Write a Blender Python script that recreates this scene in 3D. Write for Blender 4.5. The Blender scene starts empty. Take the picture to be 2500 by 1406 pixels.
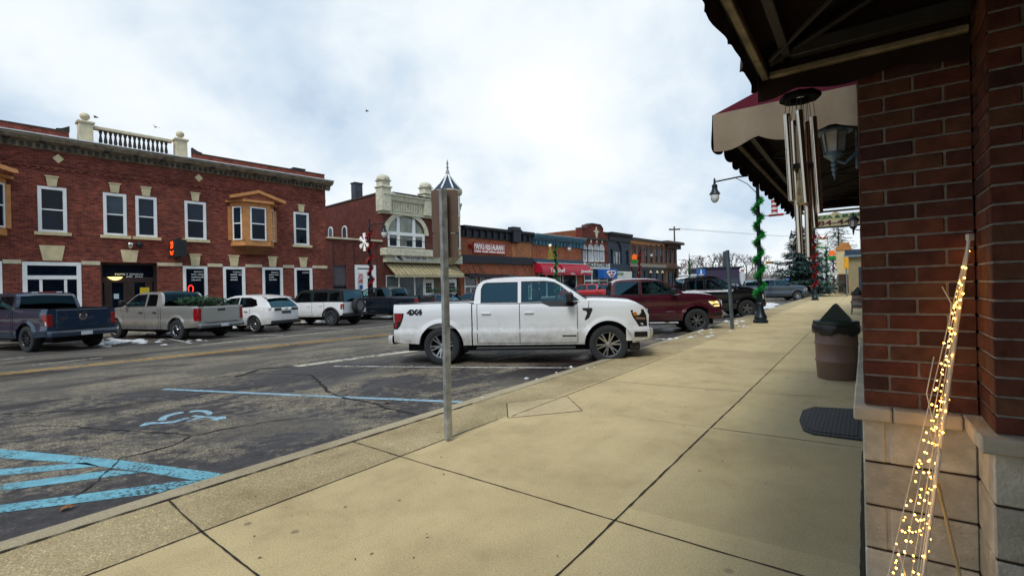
import bpy, bmesh, math, random
from math import sin, cos, pi, radians, sqrt, atan2, exp, hypot
from mathutils import Vector, Matrix, Euler
from mathutils.geometry import tessellate_polygon
random.seed(7)
scn = bpy.context.scene
COL = scn.collection

# ------------------------------------------------------------------ camera
F_PX, CX, CY, CAMZ = 1200.0, 1250.0, 703.0, 1.58
ROLL = radians(1.33)
cd = bpy.data.cameras.new('camera')
cam = bpy.data.objects.new('camera', cd)
COL.objects.link(cam)
cd.sensor_fit = 'HORIZONTAL'
cd.sensor_width = 36.0
cd.lens = F_PX / 2500.0 * 36.0
cd.clip_start = 0.05
cd.clip_end = 4000
RT = Vector((cos(ROLL), 0, -sin(ROLL)))
UP = Vector((sin(ROLL), 0, cos(ROLL)))
FW = Vector((0, 1, 0))
M = Matrix.Identity(4)
for i, v in enumerate((RT, UP, -FW)):
    for j in range(3):
        M[j][i] = v[j]
M.translation = Vector((0, 0, CAMZ))
cam.matrix_world = M
scn.camera = cam

# ------------------------------------------------------------------ exposure
scn.render.engine = 'CYCLES'
vs = scn.view_settings
scn.display_settings.display_device = 'sRGB'
vs.view_transform = 'Standard'
vs.look = 'None'
vs.gamma = 1.0
vs.exposure = 0.38
vs.use_curve_mapping = False
scn.cycles.max_bounces = 8
scn.cycles.transparent_max_bounces = 16
scn.cycles.use_denoising = True
scn.cycles.sample_clamp_indirect = 6

# ------------------------------------------------------------------ node helper
def nd(nt, typ, props=None, **ins):
    n = nt.nodes.new(typ)
    for k, v in (props or {}).items():
        setattr(n, k, v)
    for k, v in ins.items():
        key = int(k[1:]) if (k[0] == 'i' and k[1:].isdigit()) else k.replace('_', ' ')
        sock = n.inputs[key]
        if isinstance(v, bpy.types.NodeSocket):
            nt.links.new(v, sock)
        else:
            sock.default_value = v
    return n
def mth(nt, op, a, b=0.0, c=None):
    kw = dict(i0=a, i1=b)
    if c is not None: kw['i2'] = c
    return nd(nt, 'ShaderNodeMath', {'operation': op}, **kw).outputs[0]
def ramp(nt, fac, stops):
    n = nd(nt, 'ShaderNodeValToRGB', None, Fac=fac)
    el = n.color_ramp.elements
    while len(el) < len(stops): el.new(0.5)
    for e, (p, c) in zip(el, stops):
        e.position = p
        e.color = (c, c, c, 1) if isinstance(c, (int, float)) else (*c, 1)
    return n.outputs['Color']
def mixc(nt, fac, a, b, mode='MIX'):
    n = nt.nodes.new('ShaderNodeMix'); n.data_type = 'RGBA'; n.blend_type = mode
    for key, v in ((0, fac), (6, a), (7, b)):
        s = n.inputs[key]
        if isinstance(v, bpy.types.NodeSocket): nt.links.new(v, s)
        elif isinstance(v, (int, float)): s.default_value = v
        else: s.default_value = (*v, 1) if len(v) == 3 else v
    return n.outputs[2]
def noise(nt, vec, scale, detail=3, rough=.55, dist=0.0, dim='3D'):
    return nd(nt, 'ShaderNodeTexNoise', {'noise_dimensions': dim}, Vector=vec, Scale=scale, Detail=detail, Roughness=rough, Distortion=dist).outputs[0]
def mapped(nt, src, scale=(1, 1, 1), loc=(0, 0, 0), rot=(0, 0, 0)):
    return nd(nt, 'ShaderNodeMapping', None, Vector=src, Scale=scale, Location=loc, Rotation=rot).outputs[0]

# ------------------------------------------------------------------ sky and sun
SUN_EL, SUN_AZ = radians(52), radians(-158)     # azimuth clockwise from +Y
w = bpy.data.worlds.new('World'); scn.world = w; w.use_nodes = True
nt = w.node_tree; nt.nodes.clear()
sky = nd(nt, 'ShaderNodeTexSky', {'sky_type': 'NISHITA', 'sun_disc': False, 'sun_elevation': SUN_EL, 'sun_rotation': SUN_AZ, 'air_density': 1.0, 'dust_density': 2.5, 'ozone_density': 1.0})
tc = nd(nt, 'ShaderNodeTexCoord').outputs['Generated']
sp = nd(nt, 'ShaderNodeSeparateXYZ', None, Vector=tc)
zz = mth(nt, 'ADD', mth(nt, 'MAXIMUM', sp.outputs[2], 0.0), 0.55)
pv = nd(nt, 'ShaderNodeCombineXYZ', None, X=mth(nt, 'DIVIDE', sp.outputs[0], zz), Y=mth(nt, 'DIVIDE', sp.outputs[1], zz), Z=0.0).outputs[0]
n1 = noise(nt, mapped(nt, pv, (1, 1, 1), (3.1, 1.45, 0.0)), 1.5, 5, .52, .25)
n2 = noise(nt, mapped(nt, pv, (1, 1, 1), (7.3, 1.7, 2.0)), 3.6, 6, .58, .3)
cl = mth(nt, 'ADD', mth(nt, 'MULTIPLY', n1, .72), mth(nt, 'MULTIPLY', n2, .28))
# broad brightness of the overcast: clearer towards the left of the street, bright above its middle
dirv = nd(nt, 'ShaderNodeVectorMath', {'operation': 'DOT_PRODUCT'}, i0=tc, i1=(0.10, 0.93, 0.36)).outputs['Value']
glow = ramp(nt, dirv, [(.55, 0.0), (1.0, 1.0)])
clx = mth(nt, 'ADD', cl, mth(nt, 'MULTIPLY_ADD', glow, .12, -.055))
cloud_mask = ramp(nt, clx, [(.34, .45), (.46, .90), (.56, 1.0)])
cloud_col = ramp(nt, clx, [(.36, (.46, .62, .80)), (.47, (.66, .77, .88)), (.56, (.84, .905, .95)), (.68, (.99, 1.0, 1.0))])
bg_sky = nd(nt, 'ShaderNodeBackground', None, Color=sky.outputs[0], Strength=0.11)
bg_cl = nd(nt, 'ShaderNodeBackground', None, Color=cloud_col, Strength=0.82)
mx = nd(nt, 'ShaderNodeMixShader', None, i0=cloud_mask, i1=bg_sky.outputs[0], i2=bg_cl.outputs[0])
out = nd(nt, 'ShaderNodeOutputWorld', None, Surface=mx.outputs[0])

sl = bpy.data.lights.new('sun', 'SUN'); sl.energy = 1.5; sl.angle = radians(18); sl.color = (1, .95, .87)
so = bpy.data.objects.new('sun', sl); COL.objects.link(so)
sd = Vector((sin(SUN_AZ) * cos(SUN_EL), cos(SUN_AZ) * cos(SUN_EL), sin(SUN_EL)))
so.rotation_euler = sd.to_track_quat('Z', 'Y').to_euler()
so.location = (0, 0, 30)

# ------------------------------------------------------------------ frames: near kerb line and far building line
TH, TH2 = radians(35.67), radians(41.1)
S1, N1 = Vector((sin(TH), cos(TH), 0)), Vector((-cos(TH), sin(TH), 0))
S2, N2 = Vector((sin(TH2), cos(TH2), 0)), Vector((-cos(TH2), sin(TH2), 0))
RZ1, RZ2 = pi / 2 - TH, pi / 2 - TH2
FAC = 31.0
ROADZ = -0.12
def ray(px, py):
    return RT * ((px - CX) / F_PX) - UP * ((py - CY) / F_PX) + FW
def at_z(px, py, z=0.0):
    r = ray(px, py); t = (z - CAMZ) / r.z
    return Vector((0, 0, CAMZ)) + r * t
def at_t(px, py, t):
    return Vector((0, 0, CAMZ)) + ray(px, py) * t
def walk(px, py):                       # point on the near sidewalk in street coordinates
    p = at_z(px, py, 0.0); return p.dot(S1), p.dot(N1)
def road(px, py):
    p = at_z(px, py, ROADZ); return p.dot(S1), p.dot(N1)
def road2(px, py):
    p = at_z(px, py, ROADZ); return p.dot(S2), p.dot(N2)
def fz(px, py, n=FAC):                  # point on the far facade line
    r = ray(px, py); t = n / r.dot(N2)
    return t * r.dot(S2), CAMZ + t * r.z
def nz(px, py, n):
    r = ray(px, py); t = n / r.dot(N1)
    return t * r.dot(S1), CAMZ + t * r.z
def ns_(px, py, s):                     # point on the plane across the near sidewalk at distance s
    r = ray(px, py); t = s / r.dot(S1)
    return t * r.dot(N1), CAMZ + t * r.z
def w1(s, n, z=0.0): return S1 * s + N1 * n + Vector((0, 0, z))
def w2(s, n, z=0.0): return S2 * s + N2 * n + Vector((0, 0, z))

# ------------------------------------------------------------------ mesh builder
ORG = {}
class MB:
    def __init__(s): s.v = []; s.f = []; s.m = []; s.cur = 0
    def add(s, vs_, fs):
        o = len(s.v); s.v += [Vector(p) for p in vs_]
        for f in fs: s.f.append([i + o for i in f]); s.m.append(s.cur)
        return s
    def box(s, x0, x1, y0, y1, z0, z1):
        return s.add([(x0,y0,z0),(x1,y0,z0),(x1,y1,z0),(x0,y1,z0),(x0,y0,z1),(x1,y0,z1),(x1,y1,z1),(x0,y1,z1)],
                     [(3,2,1,0),(4,5,6,7),(0,1,5,4),(1,2,6,5),(2,3,7,6),(3,0,4,7)])
    def bbox(s, x0, x1, y0, y1, z0, z1, b=.01):    # box with chamfered edges
        X=(x0,x1);Y=(y0,y1);Z=(z0,z1);vs_=[];idx={}
        for i in (0,1):
            for j in (0,1):
                for k in (0,1):
                    sx,sy,sz=(1,-1)[i],(1,-1)[j],(1,-1)[k]
                    for a in range(3):
                        idx[i,j,k,a]=len(vs_)
                        vs_.append((X[i]+(0 if a==0 else sx*b),Y[j]+(0 if a==1 else sy*b),Z[k]+(0 if a==2 else sz*b)))
        fs=[]
        for i in (0,1): fs.append([idx[i,j,k,0] for j,k in ((0,0),(1,0),(1,1),(0,1))])
        for j in (0,1): fs.append([idx[i,j,k,1] for i,k in ((0,0),(1,0),(1,1),(0,1))])
        for k in (0,1): fs.append([idx[i,j,k,2] for i,j in ((0,0),(1,0),(1,1),(0,1))])
        for i in (0,1):
            for j in (0,1): fs.append([idx[i,j,0,0],idx[i,j,1,0],idx[i,j,1,1],idx[i,j,0,1]])
            for k in (0,1): fs.append([idx[i,0,k,0],idx[i,1,k,0],idx[i,1,k,2],idx[i,0,k,2]])
        for j in (0,1):
            for k in (0,1): fs.append([idx[0,j,k,1],idx[1,j,k,1],idx[1,j,k,2],idx[0,j,k,2]])
        for i in (0,1):
            for j in (0,1):
                for k in (0,1): fs.append([idx[i,j,k,a] for a in range(3)])
        return s.add(vs_, fs)
    def quad(s, *p): return s.add(p, [tuple(range(len(p)))])
    def extr(s, pts, d):                 # planar polygon (3d points) extruded by vector d
        n = len(pts); d = Vector(d)
        a = [Vector(p) for p in pts]; b = [p + d for p in a]
        return s.add(a + b, [tuple(range(n))[::-1], tuple(range(n, 2*n))] + [(i, (i+1) % n, n + (i+1) % n, n + i) for i in range(n)])
    def psz(s, pts, n0, n1):             # polygon in (s,z), extruded between n0 and n1
        return s.extr([(a, n0, b) for a, b in pts], (0, n1 - n0, 0))
    def pxy(s, pts, z0, z1): return s.extr([(a, b, z0) for a, b in pts], (0, 0, z1 - z0))
    def pyz(s, pts, x0, x1): return s.extr([(x0, a, b) for a, b in pts], (x1 - x0, 0, 0))
    def holed(s, outer, holes, mapf, depth):   # sheet with openings and reveals; 2d points -> mapf(a,b,d)
        loops = [outer] + holes
        tri = tessellate_polygon([[Vector((a, b, 0)) for a, b in l] for l in loops])
        flat = [p for l in loops for p in l]
        s.add([mapf(a, b, 0) for a, b in flat], [tuple(t) for t in tri])
        for l in holes:
            k = len(l)
            s.add([mapf(a, b, 0) for a, b in l] + [mapf(a, b, depth) for a, b in l], [(i, (i+1) % k, k + (i+1) % k, k + i) for i in range(k)])
        return s
    def tube(s, pts, r, seg=8, cap=True):
        pts = [Vector(p) for p in pts]; n = len(pts); rs = r if isinstance(r, (list, tuple)) else [r] * n
        vs_ = []; ref = None
        for i, p in enumerate(pts):
            d = (pts[min(i+1, n-1)] - pts[max(i-1, 0)])
            d = d.normalized() if d.length > 1e-9 else Vector((0, 0, 1))
            if ref is None: ref = Vector((0, 0, 1)) if abs(d.z) < .9 else Vector((1, 0, 0))
            u = d.cross(ref)
            if u.length < 1e-6: u = d.orthogonal()
            u.normalize(); v = u.cross(d); ref = v
            for k in range(seg):
                a = 2*pi*k/seg; vs_.append(p + (u*cos(a) + v*sin(a)) * rs[i])
        fs = [(i*seg+k, i*seg+(k+1) % seg, (i+1)*seg+(k+1) % seg, (i+1)*seg+k) for i in range(n-1) for k in range(seg)]
        if cap: fs += [tuple(range(seg))[::-1], tuple(range((n-1)*seg, n*seg))]
        return s.add(vs_, fs)
    def lathe(s, prof, c=(0, 0, 0), seg=16, axis='z', a0=0.0, cap=True):
        c = Vector(c); vs_ = []; n = len(prof)
        for r, h in prof:
            for k in range(seg):
                a = a0 + 2*pi*k/seg; x, y = r*cos(a), r*sin(a)
                vs_.append(c + (Vector((x, y, h)) if axis == 'z' else Vector((x, h, y)) if axis == 'y' else Vector((h, x, y))))
        fs = [(i*seg+k, i*seg+(k+1) % seg, (i+1)*seg+(k+1) % seg, (i+1)*seg+k) for i in range(n-1) for k in range(seg)]
        if cap and prof[0] != prof[-1] and prof[0][0] > 1e-6: fs.append(tuple(range(seg))[::-1])
        if cap and prof[0] != prof[-1] and prof[-1][0] > 1e-6: fs.append(tuple(range((n-1)*seg, n*seg)))
        return s.add(vs_, fs)
    def ball(s, c, r, seg=10, rz=None):
        rz = rz or r; k = seg // 2
        return s.lathe([(r*sin(pi*i/k) if 0 < i < k else 0.0, -rz*cos(pi*i/k)) for i in range(k+1)], c, seg)
    def grid(s, rows, close=False):
        m = len(rows[0]); vs_ = [p for r in rows for p in r]; n = len(rows)
        return s.add(vs_, [(i*m+j, i*m+j+1, (i+1)*m+j+1, (i+1)*m+j) for i in range(n-1) for j in range(m-1)])
    def build(s, name, mats, parent=None, smooth=None, rz=None, org=None, fix=True):
        me = bpy.data.meshes.new(name)
        o0 = ORG.get(parent.name) if parent else org
        o0 = Vector(o0 or (0, 0, 0))
        me.from_pydata([tuple(p - o0) for p in s.v], [], s.f)
        mats = mats if isinstance(mats, (list, tuple)) else [mats]
        for mm in mats: me.materials.append(mm)
        if len(mats) > 1: me.polygons.foreach_set('material_index', s.m)
        if fix:
            bm = bmesh.new(); bm.from_mesh(me)
            bmesh.ops.remove_doubles(bm, verts=bm.verts, dist=1e-5)
            bmesh.ops.recalc_face_normals(bm, faces=bm.faces)
            bm.to_mesh(me); bm.free()
        if smooth is not None:
            me.polygons.foreach_set('use_smooth', [True] * len(me.polygons))
            me.set_sharp_from_angle(angle=radians(smooth))
        me.update()
        ob = bpy.data.objects.new(name, me); COL.objects.link(ob)
        if parent: ob.parent = parent
        else:
            ob.rotation_euler.z = rz or 0.0
            ob.location = Matrix.Rotation(rz or 0.0, 3, 'Z') @ o0
        ORG[ob.name] = o0
        return ob
def tag(o, label=None, cat=None, group=None, kind=None):
    if label: o['label'] = label
    if cat: o['category'] = cat
    if group: o['group'] = group
    if kind: o['kind'] = kind
    return o
def thing(name, label, cat, org=(0, 0, 0), rz=0.0, group=None):
    o = bpy.data.objects.new(name, None); COL.objects.link(o)
    o.empty_display_size = .2
    o.rotation_euler.z = rz; o.location = Matrix.Rotation(rz, 3, 'Z') @ Vector(org)
    ORG[o.name] = Vector(org)
    return tag(o, label, cat, group)
def dup(root, loc=None, rotz=None, label=None, group=None, skip=()):
    def rec(o, par):
        c = o.copy(); COL.objects.link(c)
        if par: c.parent = par
        ORG[c.name] = ORG.get(o.name, Vector((0, 0, 0)))
        for ch in list(o.children):
            if ch.name.split('.')[0] not in skip: rec(ch, c)
        return c
    r = rec(root, None)
    if loc is not None: r.location = loc
    if rotz is not None: r.rotation_euler.z = rotz
    if label: r['label'] = label
    if group: r['group'] = group
    return r
def text(body, h, parent, mat, pos, name='lettering', ext=.004, width=None, align='LEFT', rot=None, bold=0.0):
    """flat lettering: x runs along the street, y up, facing the street (frame coordinates)"""
    c = bpy.data.curves.new('t', 'FONT'); c.body = body; c.size = h / .72; c.extrude = ext; c.offset = bold
    c.align_x = align; c.resolution_u = 3
    tmp = bpy.data.objects.new('t', c); COL.objects.link(tmp)
    dg = bpy.context.evaluated_depsgraph_get()
    me = bpy.data.meshes.new_from_object(tmp.evaluated_get(dg))
    bpy.data.objects.remove(tmp); bpy.data.curves.remove(c)
    xs = [v.co.x for v in me.vertices]
    sx = 1.0
    if width and xs: sx = width / max(1e-6, (max(xs) - min(xs)))
    R = rot or Matrix.Rotation(pi/2, 3, 'X')
    o0 = ORG.get(parent.name, Vector((0, 0, 0))) if parent else Vector((0, 0, 0))
    for v in me.vertices:
        v.co = R @ Vector((v.co.x * sx, v.co.y, v.co.z)) + Vector(pos) - o0
    me.materials.clear(); me.materials.append(mat)
    me.name = name
    ob = bpy.data.objects.new(name, me); COL.objects.link(ob)
    if parent: ob.parent = parent; ORG[ob.name] = o0
    return ob

# ------------------------------------------------------------------ materials
def lin(c):
    if isinstance(c, str):
        c = c.lstrip('#'); c = [int(c[i:i+2], 16) / 255 for i in (0, 2, 4)]
        c = [x / 12.92 if x <= .04045 else ((x + .055) / 1.055) ** 2.4 for x in c]
    return tuple(c)
MATS = {}
def pm(name, col, rough=.6, metal=0.0, var=.12, vs_=3.0, bump=0.0, bs=40.0, coat=0.0, emit=None, es=0.0, spec=.5, col2=None, dirt=None):
    """plain procedural material with noise-driven tone and bump"""
    if name in MATS: return MATS[name]
    col = lin(col)
    m = bpy.data.materials.new(name); m.use_nodes = True; t = m.node_tree
    b = t.nodes['Principled BSDF']; b.inputs['Roughness'].default_value = rough; b.inputs['Metallic'].default_value = metal
    b.inputs['Coat Weight'].default_value = coat; b.inputs['Coat Roughness'].default_value = .04
    b.inputs['Specular IOR Level'].default_value = spec
    o = nd(t, 'ShaderNodeTexCoord').outputs['Object']
    f = noise(t, o, vs_, 5, .6)
    c2 = lin(col2) if col2 else tuple(x * (1 - 2 * var) for x in col)
    c1 = col if col2 else tuple(min(1, x * (1 + var)) for x in col)
    cc = mixc(t, ramp(t, f, [(.3, 0.0), (.7, 1.0)]), c1, c2)
    if dirt:
        dc, zlo, zhi = dirt
        z = nd(t, 'ShaderNodeSeparateXYZ', None, Vector=o).outputs[2]
        g = mth(t, 'DIVIDE', mth(t, 'SUBTRACT', zhi, z), zhi - zlo)
        g = mth(t, 'MULTIPLY', g, mth(t, 'MULTIPLY_ADD', noise(t, o, 6, 6, .65), 1.6, -.2))
        dm = ramp(t, g, [(.08, 0.0), (.75, .9)])
        cc = mixc(t, dm, cc, lin(dc))
        t.links.new(mth(t, 'MULTIPLY_ADD', dm, .5, rough), b.inputs['Roughness'])
    t.links.new(cc, b.inputs['Base Color'])
    if bump:
        h = noise(t, o, bs, 4, .6)
        t.links.new(nd(t, 'ShaderNodeBump', None, Strength=bump, Distance=.01, Height=h).outputs[0], b.inputs['Normal'])
    if emit:
        b.inputs['Emission Color'].default_value = (*lin(emit), 1); b.inputs['Emission Strength'].default_value = es
    MATS[name] = m
    return m
def brick(name, c1, c2, mortar, bw=.215, rh=.0715, ms=.009, var=.35, streak=.5, bump=.5, blot=None):
    if name in MATS: return MATS[name]
    m = bpy.data.materials.new(name); m.use_nodes = True; t = m.node_tree
    b = t.nodes['Principled BSDF']; b.inputs['Roughness'].default_value = .88; b.inputs['Specular IOR Level'].default_value = .25
    o = nd(t, 'ShaderNodeTexCoord').outputs['Object']
    s = nd(t, 'ShaderNodeSeparateXYZ', None, Vector=o)
    uv = nd(t, 'ShaderNodeCombineXYZ', None, X=mth(t, 'ADD', s.outputs[0], s.outputs[1]), Y=s.outputs[2], Z=0.0).outputs[0]
    br = nd(t, 'ShaderNodeTexBrick', {'offset': .5}, Vector=uv, Scale=1.0, Brick_Width=bw, Row_Height=rh, Mortar_Size=ms, Mortar_Smooth=.3, Bias=0.0,
            Color1=(*lin(c1), 1), Color2=(*lin(c2), 1), Mortar=(*lin(mortar), 1))
    # brick-to-brick burn: noise stretched to brick shape
    q = noise(t, mapped(t, uv, (2.2, 9.0, 1)), 1.6, 3, .7)
    big = noise(t, uv, .55, 5, .6)
    k = ramp(t, q, [(.25, 1 - streak), (.5, 1.0), (.75, 1 + streak * .75)])
    c = mixc(t, 1.0, br.outputs[0], k, 'MULTIPLY')
    k2 = ramp(t, big, [(.3, 1 - var), (.7, 1 + var * .6)])
    c = mixc(t, 1.0, c, k2, 'MULTIPLY')
    if blot:
        bb = noise(t, mapped(t, uv, (1, 3.5, 1), (4, 2, 0)), 1.1, 6, .75)
        c = mixc(t, ramp(t, bb, [(.56, 0.0), (.74, .7)]), c, lin(blot))
    t.links.new(c, b.inputs['Base Color'])
    t.links.new(nd(t, 'ShaderNodeBump', {'invert': True}, Strength=bump, Distance=.012, Height=br.outputs[1]).outputs[0], b.inputs['Normal'])
    MATS[name] = m
    return m
def glass(name, tint, refl=.06, rough=.02, alpha=None):
    """thin tinted pane: tinted see-through plus mirror by angle"""
    if name in MATS: return MATS[name]
    m = bpy.data.materials.new(name); m.use_nodes = True; t = m.node_tree; t.nodes.clear()
    g = nd(t, 'ShaderNodeNewGeometry')
    ct = mth(t, 'ABSOLUTE', nd(t, 'ShaderNodeVectorMath', {'operation': 'DOT_PRODUCT'}, i0=g.outputs['Normal'], i1=g.outputs['Incoming']).outputs['Value'])
    f = mth(t, 'MULTIPLY_ADD', mth(t, 'POWER', mth(t, 'SUBTRACT', 1.0, ct), 4.0), .8, refl)
    tr = nd(t, 'ShaderNodeBsdfTransparent', None, Color=(*lin(tint), 1))
    gl = nd(t, 'ShaderNodeBsdfGlossy', None, Color=(.30, .66, .88, 1), Roughness=rough)
    mx = nd(t, 'ShaderNodeMixShader', None, i0=f, i1=tr.outputs[0], i2=gl.outputs[0])
    nd(t, 'ShaderNodeOutputMaterial', None, Surface=mx.outputs[0])
    MATS[name] = m
    return m
def worn(name, col, thr=.5, sc=22, edge=.1, rough=.7):
    """road paint with flakes missing"""
    if name in MATS: return MATS[name]
    m = bpy.data.materials.new(name); m.use_nodes = True; t = m.node_tree
    b = t.nodes['Principled BSDF']; b.inputs['Roughness'].default_value = rough
    g = nd(t, 'ShaderNodeNewGeometry').outputs['Position']
    f = noise(t, g, sc, 6, .7)
    big = noise(t, g, 1.3, 3, .6)
    a = mth(t, 'ADD', f, mth(t, 'MULTIPLY_ADD', big, .5, -.25))
    dirtm = ramp(t, noise(t, g, 11, 5, .7), [(.52, 0.0), (.68, .55)])
    al = ramp(t, a, [(thr - edge, 0.0), (thr + edge * .3, 1.0)])
    k = ramp(t, noise(t, g, 5, 4, .6), [(.3, .72), (.7, 1.05)])
    t.links.new(mixc(t, dirtm, mixc(t, 1.0, lin(col), k, 'MULTIPLY'), (.10, .09, .075)), b.inputs['Base Color'])
    tr = nd(t, 'ShaderNodeBsdfTransparent')
    mx = nd(t, 'ShaderNodeMixShader', None, i0=al, i1=tr.outputs[0], i2=b.outputs[0])
    t.links.new(mx.outputs[0], t.nodes['Material Output'].inputs[0])
    MATS[name] = m
    return m
BLACK = pm('black plastic', '#16181b', .55)
RUBBER = pm('tyre rubber', '#23272b', .85, bump=.2, bs=60)
DARKIN = pm('dark interior', '#101214', .9)
WHITE = pm('white trim', '#dfe3e2', .5, var=.05)
CREAM = pm('cream stone', '#cbc3a6', .75, var=.12, bump=.1)
STEEL = pm('galvanised steel', '#8b8f8d', .42, .85, var=.2, vs_=9)
DKMETAL = pm('dark cast metal', '#1b2733', .45, .3, var=.15)
CHROME = pm('chrome', '#d8dadb', .12, 1.0, var=.03)
PANE = pm('window pane', '#030810', .05, spec=.22, vs_=.9, col2='#122030')  # wavy reflections painted into the pane colour as navy mottling
PANEUP = pm('window pane with blind', '#3a4854', .12, spec=.3, var=.2, vs_=1.2)
LETW = pm('white lettering', '#eef0ee', .6, var=.02)
SNOWM = pm('old snow', '#d6dade', .7, var=.15, bump=.5, bs=12)
# ================================================================== ground, road, pavements
def asphalt():
    m = bpy.data.materials.new('asphalt'); m.use_nodes = True; t = m.node_tree
    b = t.nodes['Principled BSDF']
    P = nd(t, 'ShaderNodeNewGeometry').outputs['Position']
    Q = mapped(t, P, (1, 1, 1), (0, 0, 0), (0, 0, -RZ2))       # x along the street, y across it
    sp = nd(t, 'ShaderNodeSeparateXYZ', None, Vector=Q)
    n2 = sp.outputs[1]
    grain = noise(t, P, 55, 3, .7)
    mid = noise(t, P, 7, 5, .65)
    big = noise(t, mapped(t, Q, (.42, .62, 1), (2.2, 0.4, 0)), 1.0, 6, .68, .5)
    base = mixc(t, ramp(t, mid, [(.3, 0.0), (.7, 1.0)]), (.028, .026, .028), (.060, .056, .058))
    # travelled lanes: greyer, streaked along the street
    lane = mth(t, 'MULTIPLY', ramp(t, mth(t, 'DIVIDE', n2, 40.0), [(10.2/40, 0.0), (12.5/40, 1.0), (19.2/40, 1.0), (21.0/40, .35)]), 1.0)
    st = noise(t, mapped(t, Q, (.10, 1.5, 1)), 1.0, 5, .6, .2)
    lcol = mixc(t, ramp(t, st, [(.35, 0.0), (.68, 1.0)]), (.048, .046, .046), (.135, .122, .095))
    c = mixc(t, lane, base, lcol)
    # dried salt and silt blotches
    patch = ramp(t, mth(t, 'ADD', mth(t, 'MULTIPLY', big, .72), mth(t, 'MULTIPLY', mid, .28)), [(.475, 0.0), (.53, .55), (.62, 1.0)])
    patch = mth(t, 'MULTIPLY', patch, ramp(t, mth(t, 'DIVIDE', n2, 40.0), [(3.0/40, .55), (7/40, .95), (13/40, .6), (20/40, .25)]))
    patch = mth(t, 'MULTIPLY', patch, ramp(t, grain, [(.40, .15), (.60, 1.0)]))
    c = mixc(t, patch, c, (.34, .295, .20))
    # damp patches
    wet = ramp(t, noise(t, mapped(t, Q, (.25, .6, 1), (5, 3, 0)), 1.0, 4, .55, .3), [(.52, 0.0), (.60, 1.0)])
    c = mixc(t, mth(t, 'MULTIPLY', wet, .55), c, (.010, .010, .012))
    c = mixc(t, 1.0, c, ramp(t, grain, [(.25, .45), (.5, 1.0), (.72, 1.9)]), 'MULTIPLY')
    t.links.new(c, b.inputs['Base Color'])
    t.links.new(ramp(t, mth(t, 'MULTIPLY', wet, 1.0), [(0.0, .82), (1.0, .30)]), b.inputs['Roughness'])
    b.inputs['Specular IOR Level'].default_value = .35
    t.links.new(nd(t, 'ShaderNodeBump', None, Strength=.5, Distance=.01, Height=grain).outputs[0], b.inputs['Normal'])
    return m
ASPH = asphalt()
def concrete(name, c1, c2, stain, speck=.0, wallshade=False):
    m = bpy.data.materials.new(name); m.use_nodes = True; t = m.node_tree
    b = t.nodes['Principled BSDF']; b.inputs['Roughness'].default_value = .9; b.inputs['Specular IOR Level'].default_value = .25
    P = nd(t, 'ShaderNodeNewGeometry').outputs['Position']
    Q = mapped(t, P, (1, 1, 1), (0, 0, 0), (0, 0, -RZ1))
    n = nd(t, 'ShaderNodeSeparateXYZ', None, Vector=Q).outputs[1]
    # tone shifts from slab to slab
    sq = nd(t, 'ShaderNodeSeparateXYZ', None, Vector=Q)
    cell = nd(t, 'ShaderNodeCombineXYZ', None, X=mth(t, 'FLOOR', mth(t, 'DIVIDE', mth(t, 'ADD', sq.outputs[0], 1.2), 2.25)), Y=mth(t, 'FLOOR', mth(t, 'DIVIDE', mth(t, 'ADD', sq.outputs[1], .7), 2.1)), Z=0.0).outputs[0]
    slab = nd(t, 'ShaderNodeTexWhiteNoise', {'noise_dimensions': '2D'}, Vector=cell).outputs[0]
    grain = noise(t, P, 90, 3, .75); mid = noise(t, P, 3.2, 6, .65); big = noise(t, P, .7, 5, .6, .3)
    c = mixc(t, ramp(t, mid, [(.3, 0.0), (.72, 1.0)]), lin(c1), lin(c2))
    sm = ramp(t, mth(t, 'ADD', mth(t, 'MULTIPLY', big, .6), mth(t, 'MULTIPLY', mid, .4)), [(.45, 0.0), (.62, .9)])
    c = mixc(t, mth(t, 'MULTIPLY', sm, .8), c, lin(stain))
    c = mixc(t, 1.0, c, ramp(t, slab, [(0.0, .90), (1.0, 1.06)]), 'MULTIPLY')
    fleck = ramp(t, noise(t, P, 26, 2, .5), [(.66, 0.0), (.72, .7)])
    c = mixc(t, mth(t, 'MULTIPLY', fleck, .6), c, lin(stain))
    gum = ramp(t, nd(t, 'ShaderNodeTexVoronoi', None, Vector=P, Scale=2.3).outputs['Distance'], [(.045, .75), (.075, 0.0)])
    c = mixc(t, mth(t, 'MULTIPLY', gum, ramp(t, noise(t, P, .9, 2, .5), [(.45, 0.0), (.6, 1.0)])), c, (.13, .11, .08))
    streak = ramp(t, noise(t, mapped(t, Q, (.5, 3.2, 1)), 1.3, 5, .7), [(.50, 0.0), (.75, .55)])
    c = mixc(t, mth(t, 'MULTIPLY', streak, .5), c, lin(stain))
    if wallshade:      # building shade and stains painted into the colour along the shop fronts
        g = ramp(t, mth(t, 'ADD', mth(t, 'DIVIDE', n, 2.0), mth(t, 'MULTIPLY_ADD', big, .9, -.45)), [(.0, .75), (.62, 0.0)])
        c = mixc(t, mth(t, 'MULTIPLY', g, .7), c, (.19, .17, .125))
    if speck:
        v = nd(t, 'ShaderNodeTexVoronoi', None, Vector=P, Scale=140.0).outputs['Color']
        c = mixc(t, speck, c, mixc(t, 1.0, c, ramp(t, nd(t, 'ShaderNodeSeparateColor', None, i0=v).outputs[0], [(0.0, .35), (.5, .9), (.85, 1.0), (1.0, 2.2)]), 'MULTIPLY'))
    c = mixc(t, 1.0, c, ramp(t, grain, [(.25, .62), (.5, 1.0), (.75, 1.30)]), 'MULTIPLY')
    t.links.new(c, b.inputs['Base Color'])
    t.links.new(nd(t, 'ShaderNodeBump', None, Strength=.35, Distance=.006, Height=grain).outputs[0], b.inputs['Normal'])
    return m
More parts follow.
